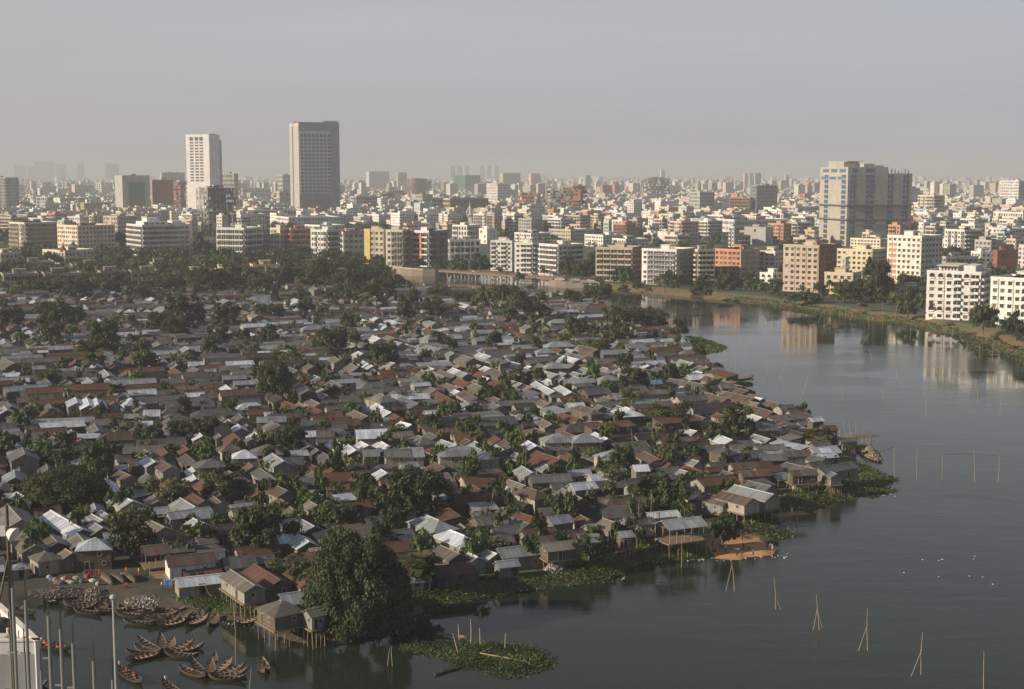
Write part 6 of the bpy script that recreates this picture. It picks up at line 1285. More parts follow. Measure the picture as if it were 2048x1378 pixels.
# ------------------------------------------------------------------ people
SK = (.16, .085, .05)
def capsule(mb, p0, p1, r0, r1, col, n=7): mb.tube(p0, p1, r0, r1, 'plain', col, n)
PM = {}
def person_mesh(pose, k):
    """skin-modifier body: one continuous surface; clothes as own meshes round it"""
    key = (pose, k)
    if key in PM: return PM[key]
    r = random.Random(k); hip = .50 if pose in ('stand', 'walk', 'row', 'wave') else .14; J = {}
    J['pel'] = (0, 0, hip); J['chest'] = (0, .02, hip + .22); J['neck'] = (0, .01, hip + .33); J['head'] = (0, -.01, hip + .40); J['top'] = (0, -.01, hip + .475)
    ln = {'stand': (.0, .03), 'walk': (-.14, .14), 'row': (-.1, .1), 'wave': (-.04, .05)}.get(pose)
    E = [('pel', 'chest'), ('chest', 'neck'), ('neck', 'head'), ('head', 'top')]; RD = {'pel': .075, 'chest': .085, 'neck': .032, 'head': .058, 'top': .045}
    for s_, nm in ((-1, 'L'), (1, 'R')):
        J['hip' + nm] = (s_ * .05, 0, hip - .03)
        if ln: f_ = ln[0 if s_ < 0 else 1]; J['kn' + nm] = (s_ * .055, f_ * .5 - .02, hip - .25); J['an' + nm] = (s_ * .055, f_, .04); J['to' + nm] = (s_ * .06, f_ - .09, .02)
        else: J['kn' + nm] = (s_ * .10, -.24, hip + .06); J['an' + nm] = (s_ * .06, -.28, .03); J['to' + nm] = (s_ * .06, -.37, .02)
        J['sh' + nm] = (s_ * .105, .01, hip + .29)
        if pose == 'wave' and s_ > 0: J['el' + nm] = (s_ * .2, -.04, hip + .38); J['ha' + nm] = (s_ * .22, -.07, hip + .53)
        elif pose in ('row', 'sit'): J['el' + nm] = (s_ * .14, -.08, hip + .16); J['ha' + nm] = (s_ * .08, -.2, hip + .15)
        else: J['el' + nm] = (s_ * .14, .01, hip + .14); J['ha' + nm] = (s_ * (.15 if pose == 'stand' else .13), -.05 * s_ - .02, hip - .0)
        E += [('pel', 'hip' + nm), ('hip' + nm, 'kn' + nm), ('kn' + nm, 'an' + nm), ('an' + nm, 'to' + nm), ('chest', 'sh' + nm), ('sh' + nm, 'el' + nm), ('el' + nm, 'ha' + nm)]
        RD.update({'hip' + nm: .06, 'kn' + nm: .038, 'an' + nm: .026, 'to' + nm: .022, 'sh' + nm: .04, 'el' + nm: .026, 'ha' + nm: .02})
        for f_ in range(5):      # fingers and thumb
            b0 = J['ha' + nm]; d = Vector(b0) - Vector(J['el' + nm]); d.normalize(); sp_ = (f_ - 1.5) * .009; l_ = (.03, .042, .046, .042, .034)[f_]
            a0 = (b0[0] + d.x * .02 + (sp_ if f_ else s_ * -.02), b0[1] + d.y * .02 - .004, b0[2] + d.z * .02); J[f'f{f_}{nm}'] = (a0[0] + d.x * l_, a0[1] + d.y * l_ - .008, a0[2] + d.z * l_); E.append(('ha' + nm, f'f{f_}{nm}')); RD[f'f{f_}{nm}'] = .006
    names = list(J); me = bpy.data.meshes.new('body'); me.from_pydata([J[n] for n in names], [(names.index(a), names.index(b)) for a, b in E], [])
    ob = bpy.data.objects.new('tmp', me); COL.objects.link(ob); m1 = ob.modifiers.new('s', 'SKIN'); ob.modifiers.new('u', 'SUBSURF').levels = 1
    for i, n_ in enumerate(names): me.skin_vertices[0].data[i].radius = (RD[n_], RD[n_] * (.72 if n_ in ('chest', 'pel') else 1)); me.skin_vertices[0].data[i].use_root = n_ == 'pel'
    dg = bpy.context.evaluated_depsgraph_get(); b2 = bpy.data.meshes.new_from_object(ob.evaluated_get(dg)); bpy.data.objects.remove(ob); b2.name = 'body'; b2.materials.clear(); b2.materials.append(M['plain'])
    ca = b2.color_attributes.new('Col', 'FLOAT_COLOR', 'CORNER'); ca.data.foreach_set('color', np.tile(np.array(SK + (1.,), dtype=np.float32), len(b2.loops)))
    hair = MB(); hx, hy, hz = J['head']; hair.lathe([(.064, 0), (.068, .035), (.055, .075), (.03, .095), (0, .1)], 'plain', (.012, .01, .01), 10, (hx, hy + .008, hz - .0)); hair = hair.mesh('hair')
    def shirt(col):
        mb = MB(); h = hip; rings = [(h - .02, .088, .07), (h + .1, .082, .066), (h + .2, .098, .074), (h + .285, .112, .066), (h + .32, .05, .045)]
        for (z0, a0, b0), (z1, a1, b1) in zip(rings, rings[1:]):
            for i in range(12):
                t0, t1 = i * .5236, (i + 1) * .5236; mb.face([(a0 * math.cos(t0), b0 * math.sin(t0) + .01, z0), (a0 * math.cos(t1), b0 * math.sin(t1) + .01, z0), (a1 * math.cos(t1), b1 * math.sin(t1) + .01, z1), (a1 * math.cos(t0), b1 * math.sin(t0) + .01, z1)], 'plain', col)
        for nm in 'LR': s0, e0 = Vector(J['sh' + nm]), Vector(J['el' + nm]); mb.tube(tuple(s0), tuple(s0 + (e0 - s0) * .8), .05, .04, 'plain', col, 8)
        return mb.mesh('shirt')
    def trousers(col):
        mb = MB(); h = hip; mb.lathe([(.09, -.07), (.092, .0), (.088, .04)], 'plain', col, 12, (0, .0, h - .02))
        for nm in 'LR':
            a0, k0, n0 = (Vector(J[q + nm]) for q in ('hip', 'kn', 'an')); mb.tube(tuple(a0), tuple(k0), .066, .05, 'plain', col, 8); mb.tube(tuple(k0), tuple(k0 + (n0 - k0) * .7), .05, .042, 'plain', col, 8)
        return mb.mesh('trousers')
    PM[key] = (b2, hair, shirt, trousers, {}); return PM[key]
NPP = [0]
def person(x, y, z, h, ang, pose, sc, tc, label, group=None):
    b2, hair, sf, tf, cache = person_mesh(pose, 0); NPP[0] += 1
    r_ = bpy.data.objects.new('person', None); COL.objects.link(r_); r_.location = (x, y, z); r_.rotation_euler = (0, 0, ang)
    for nm, c, f in (('shirt', sc, sf), ('trousers', tc, tf)):
        if (nm, c) not in cache: cache[(nm, c)] = f(c)
    for nm, me_ in (('body', b2), ('hair', hair), ('shirt', cache[('shirt', sc)]), ('trousers', cache[('trousers', tc)])): link(nm, me_, r_, sc=(h, h, h))
    tag(r_, label, 'person', group); return r_
def Z8(x, y): return 1200 + x / 3.938, 1040 + y / 3.938
cW, cO, cRd, cK, cB, cG = (.7, .7, .68), (.65, .16, .04), (.5, .05, .04), (.03, .03, .035), (.08, .12, .25), (.2, .32, .1)
SP = [(912, 148, 'stand', cW, cK, 'person in white standing on the rubble edge above the sand'), (1000, 122, 'stand', cW, cRd, 'person in white at the upper edge of the sand spit'), (1062, 152, 'stand', cK, cK, 'dark-clothed person at the top of the sand spit'), (1120, 160, 'stand', cRd, cK, 'person in dull red at the upper right of the sand'),
      (968, 218, 'wave', cO, cK, 'person in bright orange with one arm raised on the sand'), (948, 225, 'stand', cRd, cRd, 'person in red beside the orange-clad one'), (884, 222, 'stand', cK, cB, 'person in black behind the seated group'), (888, 250, 'sit', cG, cK, 'person in green sitting at the left edge of sand'), (912, 252, 'sit', cK, cK, 'person in black sitting beside the one in green'),
      (990, 250, 'stand', cW, cB, 'person in white near the puddle on the sand'), (1128, 235, 'stand', cK, cK, 'tall dark person standing mid sand spit'), (1172, 238, 'walk', cW, cK, 'person in white striding across the sand'), (1076, 285, 'stand', cK, cK, 'left one of two dark figures at the water edge'), (1119, 290, 'stand', cRd, cK, 'right one of two figures at the water edge'),
      (1206, 278, 'walk', cB, cK, 'dark blue clad person walking near the lower sand edge'), (1314, 222, 'stand', cK, cK, 'dark person first of the trio on the right tip'), (1341, 228, 'stand', cRd, cK, 'middle person of the trio on the right tip'), (1358, 235, 'stand', (.5, .42, .34), cW, 'pale-clothed person last of the trio on the right tip')]
for i, (a, b_, po, s1, t1, lab) in enumerate(SP):
    px, py = Z8(a, b_); x, y, _ = P(px, py, .45); person(x, y, .42, 1.3 if i % 3 else 1.45, i * 1.3, po, s1, t1, lab, 'people on the sand spit')
for i, (a, b_, s1, lab) in enumerate(((1235, 255, cO, 'person in orange-red walking the bank path, left one'), (1355, 262, (.75, .4, .05), 'person in bright saffron standing on the bank path'), (1190, 305, cW, 'person in white at the top of the boat landing'), (1235, 375, cRd, 'person in red crouching by the black overturned boats'), (1580, 400, cW, 'person in white under the ragged stilt shelter'))):
    px, py = E_(a, b_); x, y, _ = P(px, py, 1.2); person(x, y, 1.2 if shore(x, y) > 3.6 else .5, 1.6, i * 2., 'walk' if i < 1 else ('sit' if i == 3 else 'stand'), s1, cRd if i < 2 else cK, lab, 'people on the boat landing')
for i, (a, b_, s1, lab) in enumerate(((430, 1240, cO, ''),)): pass
# boats under way, each with its people
def crew(p0, p1, label, ppl, **kw):
    o = boat(p0, p1, label, 'passenger boat', 'boats carrying people', **kw); c, s_ = math.cos(o.rotation_euler[2]), math.sin(o.rotation_euler[2])
    for (u, v, po, s1, t1, lab) in ppl: person(o.location.x + u * c - v * s_, o.location.y + u * s_ + v * c, .27 if po != 'sit' else .3, 1.55, o.rotation_euler[2] + (math.pi / 2 if po != 'sit' else R(90) * (1 if v < 0 else -1)), po, s1, t1, lab, 'people in boats')
crew(E_(520, 945), E_(690, 975), 'crowded passenger boat with orange cloth under way near the posts', [(-2.6, 0, 'row', cW, cW, 'boatman in white rowing the orange boat'), (-1.2, .3, 'sit', cO, cO, 'passenger in orange at the rear of the orange boat'), (-.4, -.3, 'sit', cO, cRd, 'passenger in orange amidships in the orange boat'), (.5, .3, 'sit', cK, cK, 'passenger in black in the orange boat'), (1.4, -.2, 'sit', cRd, cO, 'passenger in red forward in the orange boat'), (2.2, .1, 'sit', cRd, cRd, 'passenger in dark red at the bow of the orange boat')], wide=1.3, minL=7.5)
crew(E_(1180, 1175), E_(1385, 1300), 'dark passenger boat with a white-clad boatman right of the lamp post', [(-3, 0, 'row', cW, cK, 'boatman with white headcloth standing in the dark passenger boat'), (-1.2, .2, 'sit', cRd, cK, 'passenger in maroon in the dark boat'), (.0, -.3, 'sit', cK, cK, 'passenger in black amidships in the dark boat'), (1.0, .3, 'sit', cRd, cRd, 'passenger in dark red in the dark boat'), (2.0, 0, 'sit', cK, cB, 'passenger in dark blue at the bow of the dark boat')], wide=1.2, minL=7.5)
crew(E_(228, 600), E_(345, 625), 'small passenger boat in the shade between the leftmost posts', [(-2.2, 0, 'row', cW, cK, 'boatman in white standing between the leftmost posts'), (-.2, .2, 'sit', (.5, .35, .32), cK, 'passenger in pale pink in the shaded small boat'), (1.2, -.1, 'sit', cW, cK, 'passenger in white in the shaded small boat')], minL=5.5)
crew(F_(608, 1085), F_(635, 1205), 'small boat with one rower near the golden reflection', [(0, 0, 'sit', cK, cK, 'lone rower in black near the golden reflection')], minL=4.6, wide=1.1)
crew(E_(1640, 1330), E_(1760, 1420), 'boat half cut by the bottom edge with a white-capped rower', [(-1.8, 0, 'row', cW, cK, 'white-capped rower at the bottom edge')], minL=6)
crew((1868, 663.5), (1888, 666), 'tiny dark rowing boat close to the far right bank', [(-1.2, 0, 'row', cK, cRd, 'boatman in the tiny boat near the right bank')], minL=6)
boat(E_(300, 1345), E_(470, 1300), 'empty boat below the white building corner, partly behind posts')
# ------------------------------------------------------------------ bamboo stakes in the lake
BAM = (.38, .30, .19)
NSK = [0]
def stake(pb, pt_, label, name='bamboo_stake', r_=.055, braces=(), grp='bamboo fishing stakes in the lake', col=BAM, z0=-.6, zb=0.):
    x, y, _ = P(*pb, zb); X_, Y_ = (pt_[0] - CX) / F, -(pt_[1] - CY) / F; t_ = y / (ct + Y_ * st); top = (X_ * t_, y, H + (-st + Y_ * ct) * t_)
    NSK[0] += 1; rr = r_ * max(1, math.hypot(x, y) / 420)
    o = bpy.data.objects.new(name, None); COL.objects.link(o); o.location = (x, y, zb)
    mb = MB(); d = Vector(top) - Vector((x, y, zb)); md = d * .55 + Vector((.02 * d.z * math.sin(NSK[0]), 0, 0)); mb.tube((-d.x * .1, 0, z0), tuple(md), rr, rr * .8, 'plain', col, 5); mb.tube(tuple(md), tuple(d), rr * .8, rr * .5, 'plain', col, 5); mb.obj('pole', o)
    for (bb, f_) in braces:
        q = P(*bb, zb); mb = MB(); mb.tube((q[0] - x, q[1] - y, z0), tuple(d * f_), rr * .8, rr * .6, 'plain', col, 5); mb.obj('brace', o)
    tag(o, label, 'stake', grp)
def Q_(x, y): return 1600 + x / 4.571, 1100 + y / 4.571
stake(Z8(1058, 562), Z8(1032, 300), 'crossed pair of bamboo stakes below the sand spit', braces=((Z8(984, 565), .78),))
stake(Z8(1383, 705), Z8(1371, 455), 'tall single bamboo stake right of the crossed pair', braces=((Z8(1436, 702), .45),))
stake(Z8(1727, 868), Z8(1703, 590), 'three-legged bamboo stake in the open lake', braces=((Z8(1675, 868), .62), (Z8(1760, 850), .6)))
stake(Q_(618, 918), Q_(616, 535), 'two-legged bamboo stake right of the three-legged one', braces=((Q_(524, 922), .62),))
stake(Q_(1106, 1140), Q_(1121, 752), 'two-legged bamboo stake nearest the bottom right', braces=((Q_(1002, 1158), .6),))
stake((1967, 1398), (1968, 1302), 'straight bamboo stake leaving the bottom frame edge')
stake(Z8(641, 376), Z8(643, 112), 'thin pale stake in front of the open pavilion')
stake(E_(1700 + 0, 900), E_(1700, 760), 'short stake behind the left boat cluster', r_=.03) if False else None
stake(F_(345, 1160), F_(318, 470), 'tall crooked bamboo pole rising from the right boat cluster', r_=.06); stake(F_(478, 1370), F_(500, 1150), 'bamboo pole at the bottom edge right of the boats', r_=.06)
stake(F_(1828, 1140), F_(1850, 960), 'left pole of a thin pair beside the weed island'); stake(F_(1878, 1140), F_(1866, 945), 'right pole of a thin pair beside the weed island')
for i, (a, b_) in enumerate((((575, 1025), (515, 822)), ((580, 890), (566, 735)), ((690, 915), (688, 680)), ((782, 945), (776, 770)), ((1023, 975), (1030, 825)))):
    stake(zz('G', *a), zz('G', *b_), f'thick bamboo post at the weed island, {(ORD[i] or "first")} from the left', r_=.1)
for i, (a, b_) in enumerate((((470, 700), (473, 375)), ((708, 735), (708, 405)), ((976, 735), (980, 480)), ((1318, 765), (1314, 440)), ((1568, 765), (1580, 480)))):
    f = lambda q: (1700 + q[0] / 5.299, 820 + q[1] / 5.299); stake(f(a), f(b_), f'slender stake carrying the net line, {(ORD[i] or "first")} from the left', r_=.045)
f = lambda q: (1700 + q[0] / 5.299, 820 + q[1] / 5.299)
mb = MB(); pts = [P(*f(q), 1.2) for q in ((240, 640), (470, 560), (708, 590), (976, 640), (1318, 640), (1568, 660), (1850, 700))]
for a, b_ in zip(pts, pts[1:]): mb.tube((a[0], a[1], 5), (b_[0], b_[1], 5), .05, .05, 'plain', (.08, .08, .08), 4)
o = mb.obj('net_line')
for v_ in o.data.vertices: v_.co.z -= 2.0 * 0 
tag(o, 'dark line strung between slender stakes right of the point', 'rope')
FS = [((1535, 750), (1533, 715)), ((1560, 760), (1566, 735)), ((1610, 775), (1618, 745)), ((1687, 802), (1680, 778)), ((1722, 695), (1736, 668)), ((1745, 720), (1738, 700)), ((1765, 800), (1768, 775)), ((1852, 835), (1853, 790)), ((1955, 806), (1958, 762)), ((2000, 830), (2001, 800)), ((1600, 800), (1612, 770)), ((1636, 645), (1646, 622)), ((1660, 644), (1660, 620)), ((1678, 640), (1680, 615)),
      ((1700, 642), (1708, 618)), ((1738, 655), (1738, 616)), ((1765, 650), (1765, 600)), ((1690, 640), (1692, 610)), ((1820, 680), (1822, 655)), ((1905, 672), (1906, 640)), ((1960, 716), (1959, 688)), ((1985, 722), (1986, 690)), ((1998, 716), (1998, 700)), ((1560, 706), (1561, 680)), ((1500, 690), (1501, 660)), ((1420, 668), (1422, 640)), ((1358, 660), (1357, 640)), ((1400, 640), (1402, 615)), ((1470, 660), (1476, 632)), ((1510, 640), (1513, 620)), ((1580, 690), (1578, 664)), ((1792, 760), (1794, 738))]
for i, (a, b_) in enumerate(FS): 
    NSK[0] += 0; n0 = len(bpy.data.objects); stake(a, b_, None, r_=.04); o_ = [o for o in bpy.data.objects if o.name.startswith('bamboo_stake') and 'label' not in o][-1]; later(o_, 'thin fishing stake standing in the lake', *a)
LANDMARKS_LAKE = [('the white twin-arched reflection', 1900, 740), ('the flat-topped lone tree', 1597, 820), ('the small oval weed pads', 1490, 775), ('the upper weed tongue', 1415, 690), ('the far grassy bank bend', 1700, 635), ('the net line stakes', 1870, 880)]
# poles and aerials over the roofs
PO = '''1040 1000 1050 870;1160 860 1165 790;1050 990 1052 905;1205 985 1210 915;1118 952 1119 915;1265 905 1262 855;1347 885 1347 860;1396 895 1395 868;1424 890 1424 865;1450 885 1450 864;1465 888 1464 870;1413 895 1404 852;1414 895 1420 868;1252 880 1258 845;680 940 672 905;474 935 475 912;1155 1045 1153 1010;340 1030 344 990;420 1195 400 1150;1228 1115 1218 1040;1280 1090 1278 1000;1302 1065 1303 986;992 1005 993 990
968 765 968 735;985 805 990 780;1268 760 1268 715;1100 800 1100 775;1412 755 1412 710;1470 760 1471 715;925 1005 928 950;700 800 701 780;1030 935 1031 905;650 900 648 860;945 1085 947 1040;780 700 780 670;625 640 625 615;430 985 428 962;610 1000 612 970;250 700 251 675;1135 720 1136 690;1560 900 1562 860;1700 880 1697 838;1690 876 1686 840;1712 872 1711 846;1730 905 1742 868;870 820 873 786;868 800 860 770'''
for i, s_ in enumerate(PO.replace('\n', ';').split(';')):
    a = list(map(float, s_.split())); stake((a[0], a[1]), (a[2], a[3]), None, 'bamboo_pole', .05, grp='bamboo poles sticking up between the roofs', zb=1.2, z0=0); o_ = [o for o in bpy.data.objects if o.name.startswith('bamboo_pole') and 'label' not in o][-1]; later(o_, 'thin pole rising above the roofs', *a[:2])
# poles lying on the weed island, rubble, laundry and such
mb = MB(); a, b_ = P(*zz('G', 780, 1015), .6), P(*zz('G', 1245, 1100), .5); mb.tube(a, b_, .08, .05, 'plain', BAM, 6); tag(mb.obj('bamboo_pole'), 'long bamboo pole lying across the weed island', 'pole', None)
mb = MB(); a, b_ = P(*zz('G', 785, 1012), .6), P(*zz('G', 900, 955), .5); mb.tube(a, b_, .07, .05, 'plain', BAM, 6); tag(mb.obj('bamboo_pole'), 'short bamboo pole lying on the weed island behind the long one', 'pole', None)
mb = MB(); a, b_ = P(*zz('G', 340, 1225), .15), P(*zz('G', 610, 1148), .15); mb.tube(a, b_, .2, .12, 'plain', (.06, .055, .05), 7); mb.tube(P(*zz('G', 410, 1190), .2), P(*zz('G', 560, 1150), .2), .16, .1, 'plain', (.06, .055, .05), 7); tag(mb.obj('driftwood'), 'dark floating branches at the lower left of the weed island', 'driftwood')
mb = MB(); a, b_ = P(*zz('G', 350, 825), .3), P(*zz('G', 650, 860), .3); mb.tube(a, b_, .12, .1, 'plain', (.2, .14, .09), 6); [mb.tube(P(*zz('G', 360 + i * 20, 800 + i * 8), .6), P(*zz('G', 420 + i * 20, 830), .2), .07, .05, 'plain', (.2, .14, .09), 5) for i in range(4)]; mb.tube(P(*zz('G', 570, 850), .3), P(*zz('G', 650, 862), .35), .3, .2, 'plain', (.22, .15, .1), 6); tag(mb.obj('broken_fence'), 'broken bamboo frame floating behind the weed island', 'bamboo frame')
def rubble(px, py, wpx, hpx, n, label, cols, hh=1.3, z=.5):
    g = random.Random(int(px)); mb = MB(); c = P(px, py, z); e = P(px + wpx / 2, py, z); f_ = P(px, py - hpx / 2, z); rx, ry = e[0] - c[0], f_[1] - c[1]
    for i in range(n):
        a, r_ = g.uniform(0, 6.28), math.sqrt(g.random()); x, y = c[0] + rx * r_ * math.cos(a), c[1] + ry * r_ * math.sin(a); s_ = g.uniform(.06, .21); mb.at(x, y, z + hh * (1 - r_) * .8 + g.uniform(-.1, .15) - .1, g.uniform(0, 3)); co = jc(g.choice(cols), .25, g)
        mb.mesh8([(-s_, -s_, -s_), (s_, -s_ * .7, -s_), (s_ * .8, s_, -s_), (-s_, s_ * .6, -s_)], [(-s_ * .6, -s_ * .8, s_ * .5), (s_ * .7, -s_ * .5, s_ * .6), (s_ * .5, s_ * .6, s_ * .3), (-s_ * .8, s_ * .5, s_ * .6)], 'plain', co)
    # core of the heap
    mb.T = None; n_ = 14; ring = [(c[0] + rx * .95 * math.cos(i * 6.2832 / n_), c[1] + ry * .95 * math.sin(i * 6.2832 / n_), z - .3) for i in range(n_)]; mid = [(c[0] + (p[0] - c[0]) * .5, c[1] + (p[1] - c[1]) * .5, z + hh * .35) for p in ring]
    for i in range(n_): j = (i + 1) % n_; mb.face([ring[i], ring[j], mid[j], mid[i]], 'plain', (.2, .17, .14)); mb.face([mid[i], mid[j], (c[0], c[1], z + hh * .6)], 'plain', (.2, .17, .14))
    tag(mb.obj('rubble_heap'), label, 'rubble', None, 'stuff')
PALE = [(.42, .42, .44), (.3, .29, .28), (.5, .48, .45), (.16, .14, .12), (.25, .27, .32)]
rubble(1108, 1138, 60, 34, 700, 'heap of pale refuse sliding to the water below the long hut', PALE, 2.2, .8)
rubble(300, 1199, 96, 22, 900, 'white refuse heap behind the moored boats', PALE + [(.1, .09, .08)] * 4, .9, .7); rubble(1530, 1052, 90, 22, 500, 'white refuse spread beside the narrow weed strip', PALE, .5, .3); rubble(190, 1188, 70, 22, 350, 'dark refuse slope above the leftmost boats', [(.14, .12, .1), (.22, .2, .18), (.09, .08, .07)], 1.4, .8)
rubble(985, 1166, 70, 14, 260, 'scattered litter on the mud under the red laundry', PALE, .5, .5); rubble(665, 1275, 60, 12, 200, 'litter below the right end of the stilt houses', PALE, .4, .2); rubble(1385, 1078, 50, 26, 300, 'grey rubble slope below the open pavilion', [(.2, .19, .17), (.3, .28, .26)], 1.5, .8)
rubble(120, 1184, 130, 18, 800, 'dark mixed refuse and sacks on the landing slope', [(.08, .07, .06), (.14, .12, .1), (.18, .17, .15), (.12, .05, .04), (.07, .08, .11)], 1.0, 1.1)
rubble(1738, 905, 34, 30, 400, 'tangle of branches and nets on the pier tip', [(.25, .2, .13), (.12, .1, .08), (.32, .26, .16)], 2.4, .5)
g = random.Random(9); mb = MB()
for i in range(160):
    px, py = g.choice(((g.uniform(820, 1250), 0), (g.uniform(1290, 1580), 1), (g.uniform(1600, 1790), 2), (g.uniform(360, 700), 3)));
    py = {0: 1200 - (px - 820) * .10, 1: 1124 - (px - 1290) * .04, 2: 990, 3: 1232 + (px - 360) * .13}[py] + g.uniform(-6, 4); x, y, _ = P(px, py, .05); s_ = g.uniform(.08, .22); mb.at(x, y, .04, g.uniform(0, 3)); mb.mesh8([(-s_, -s_ * .6, 0), (s_, -s_ * .5, 0), (s_ * .8, s_ * .5, 0), (-s_ * .9, s_ * .6, 0)], [(-s_ * .5, -s_ * .3, .09), (s_ * .5, -s_ * .3, .1), (s_ * .4, s_ * .3, .08), (-s_ * .5, s_ * .3, .1)], 'plain', g.choice(((.7, .7, .7), (.6, .6, .55), (.4, .5, .6))))
for (a, b_) in ((1270, 95), (1300, 85), (1600, 58), (1590, 82), (1270, 244), (1672, 246), (1764, 313), (1120, 88), (950, 205), (1550, 238)): q = P(*Q_(a, b_), .05); mb.at(q[0], q[1], .04, a); mb.mesh8([(-.24, -.14, 0), (.24, -.1, 0), (.2, .14, 0), (-.2, .1, 0)], [(-.12, -.07, .07), (.14, -.07, .08), (.1, .07, .06), (-.14, .07, .07)], 'plain', (.5, .5, .48))
tag(mb.obj('floating_litter'), 'white specks of litter along the weed edges and on the open lake', 'litter', None, 'stuff')
def cloth_line(zk, a, b_, cols, label, z=2.2):
    p, q = P(*zz(zk, *a), z), P(*zz(zk, *b_), z); mb = MB(); d = Vector(q) - Vector(p); n = len(cols); ang = math.atan2(d.y, d.x); L_ = d.length
    o = bpy.data.objects.new('washing_line', None); COL.objects.link(o); o.location = p; o.rotation_euler = (0, 0, ang)
    mb.tube((0, 0, 0), (L_, 0, 0), .02, .02, 'plain', (.3, .3, .3), 4); mb.tube((0, 0, -z), (0, 0, .1), .05, .04, 'plain', BAM, 5); mb.tube((L_, 0, -z), (L_, 0, .1), .05, .04, 'plain', BAM, 5); mb.obj('line', o)
    for i, c in enumerate(cols):
        u0, u1 = (i + .1) * L_ / n, (i + .9) * L_ / n; h = 1.1 + .3 * math.sin(i * 3); k = 5; m2 = MB()
        for j in range(k):
            w0, w1 = u0 + (u1 - u0) * j / k, u0 + (u1 - u0) * (j + 1) / k; y0, y1 = .08 * math.sin(j * 2.), .08 * math.sin((j + 1) * 2.)
            m2.face([(w0, y0, -h), (w1, y1, -h), (w1, 0, 0), (w0, 0, 0)], 'plain', c); m2.face([(w0, y0 + .03, -h), (w0, .03, 0), (w1, .03, 0), (w1, y1 + .03, -h)], 'plain', c)
        m2.obj('cloth', o)
    tag(o, label, 'laundry')
cloth_line('G', (440, 215), (545, 235), [(.7, .04, .03), (.6, .25, .15), (.7, .03, .03)], 'bright red cloths hung at the muddy bank below the banana clump', 2.6)
cloth_line('A', (1080, 985), (1230, 1010), [(.6, .05, .05), (.7, .7, .68), (.1, .2, .4), (.65, .1, .06), (.7, .6, .2)], 'colourful laundry under the eave of a silver-white hut', 2.4)
cloth_line('E', (820, 205), (960, 200), [(.3, .04, .03), (.25, .05, .04), (.35, .06, .04)], 'dark red cloths in front of the tall white-roofed hut', 2.2)
cloth_line('C', (1440, 350), (1570, 345), [(.65, .08, .04)] * 2, 'orange-red tarpaulin under a pale hip roof', 3.0)
cloth_line('E', (1590, 290), (1680, 300), [(.04, .14, .4)] * 2, 'blue tarpaulin on the ragged stilt shelter', 2.4)
cloth_line('K', (120, 790), (170, 790), [(.7, .7, .7)], 'single white sheet hanging below a patched stilt hut', 2.2)
cloth_line('B', (500, 640), (560, 660), [(.6, .03, .03), (.5, .05, .06)], 'red cloths in a dark gap among grey roofs', 2.2)
# pier of thin poles at the point, landing stage on stilts
def platform(px, py, L_, W_, ang, label, h=1.6, poles=14):
    x, y, _ = P(px, py, 0); o = bpy.data.objects.new('bamboo_platform', None); COL.objects.link(o); o.location = (x, y, 0); o.rotation_euler = (0, 0, ang); g = random.Random(int(px)); mb = MB()
    for i in range(int(W_ / .22)): mb.tube((-L_ / 2 + g.uniform(-.3, .3), -W_ / 2 + i * .22, h), (L_ / 2 + g.uniform(-.4, .4), -W_ / 2 + i * .22, h + g.uniform(-.05, .05)), .06, .05, 'plain', jc((.30, .21, .13), .3, g), 5)
    mb.obj('deck', o)
    for i in range(poles): mb = MB(); u, v = g.uniform(-.5, .5) * L_, g.choice((-.5, .5)) * W_; mb.tube((0, 0, -1), (g.uniform(-.2, .2), 0, h + g.choice((.1, .9, 1.8))), .06, .045, 'plain', BAM, 5); mb.obj('stilt', o, (u, v, 0))
    tag(o, label, 'platform')
platform(1712, 890, 12, 4, GA, 'cluttered bamboo pier jutting from the point', 2.2, 22); platform(930, 1152, 5.5, 4, GA, 'square bamboo platform with upright sticks beside the red cloths', 2.4, 14); platform(1372, 1086, 5, 4, GA, 'small bamboo landing under the open pavilion', 1.4, 10)
platform(360, 1168, 9, 5, GA, 'ragged stilt shelter deck beside the boats', 2.0, 16); platform(1352, 1082, 8, 5.4, GA, 'stilt deck carrying the open pavilion', 3.4, 26); platform(1580, 1050, 7, 3, GA, 'bamboo balcony of the long silver-roofed stilt hut', 2.2, 12)
hut(*P(*zz('E', 1860, 300), 1.2)[:2], .6, GA, 7.5, 4.2, 2.2, 'gable', 'm', label='white-walled stilt shack with two dark windows above the boats', zb=1.6, wc=(.6, .6, .58), name='stilt_hut')
hut(*P(*zz('E', 1640, 180), 1.2)[:2], 1.2, GA, 8, 4.5, 2.3, 'gable', 'm', label='ragged patched roof shelter between the landing and the grey sheds', zb=.8, open_sides=True, name='stilt_hut', rise=1.0)
for i in range(14):
    px, py = zz('E', 480 + (i * 53) % 500, 270 + (i * 31) % 70); x, y, _ = P(px, py, 1.4); mb = MB(); mb.lathe([(.0, 0), (.4, .03), (.48, .3), (.4, .62), (.12, .8), (0, .82)], 'plain', jc(((.42, .41, .38), (.3, .27, .24), (.08, .11, .17), (.22, .07, .05))[i % 4], .15), 9); mb.v = [(a0 * (1 + .3 * (i % 3)), b0, c0 * (.8 + .1 * (i % 4))) for a0, b0, c0 in mb.v]; o_ = mb.obj('sack', None, (x, y, 1.1)); tag(o_, None, 'sack', 'sacks on the landing'); later(o_, ('white', 'beige', 'blue', 'dark red')[i % 4] + ' sack on the landing slope', px, py)

# ------------------------------------------------------------------ foreground: posts, mast, lamp, white building
def drop(px, pyt, D, zlow, px2=None):
    """vertical line at distance D whose top shows at px, pyt"""
    X_, Y_ = (px - CX) / F, -(pyt - CY) / F; t_ = D / (ct + Y_ * st); return X_ * t_, D, H + (-st + Y_ * ct) * t_
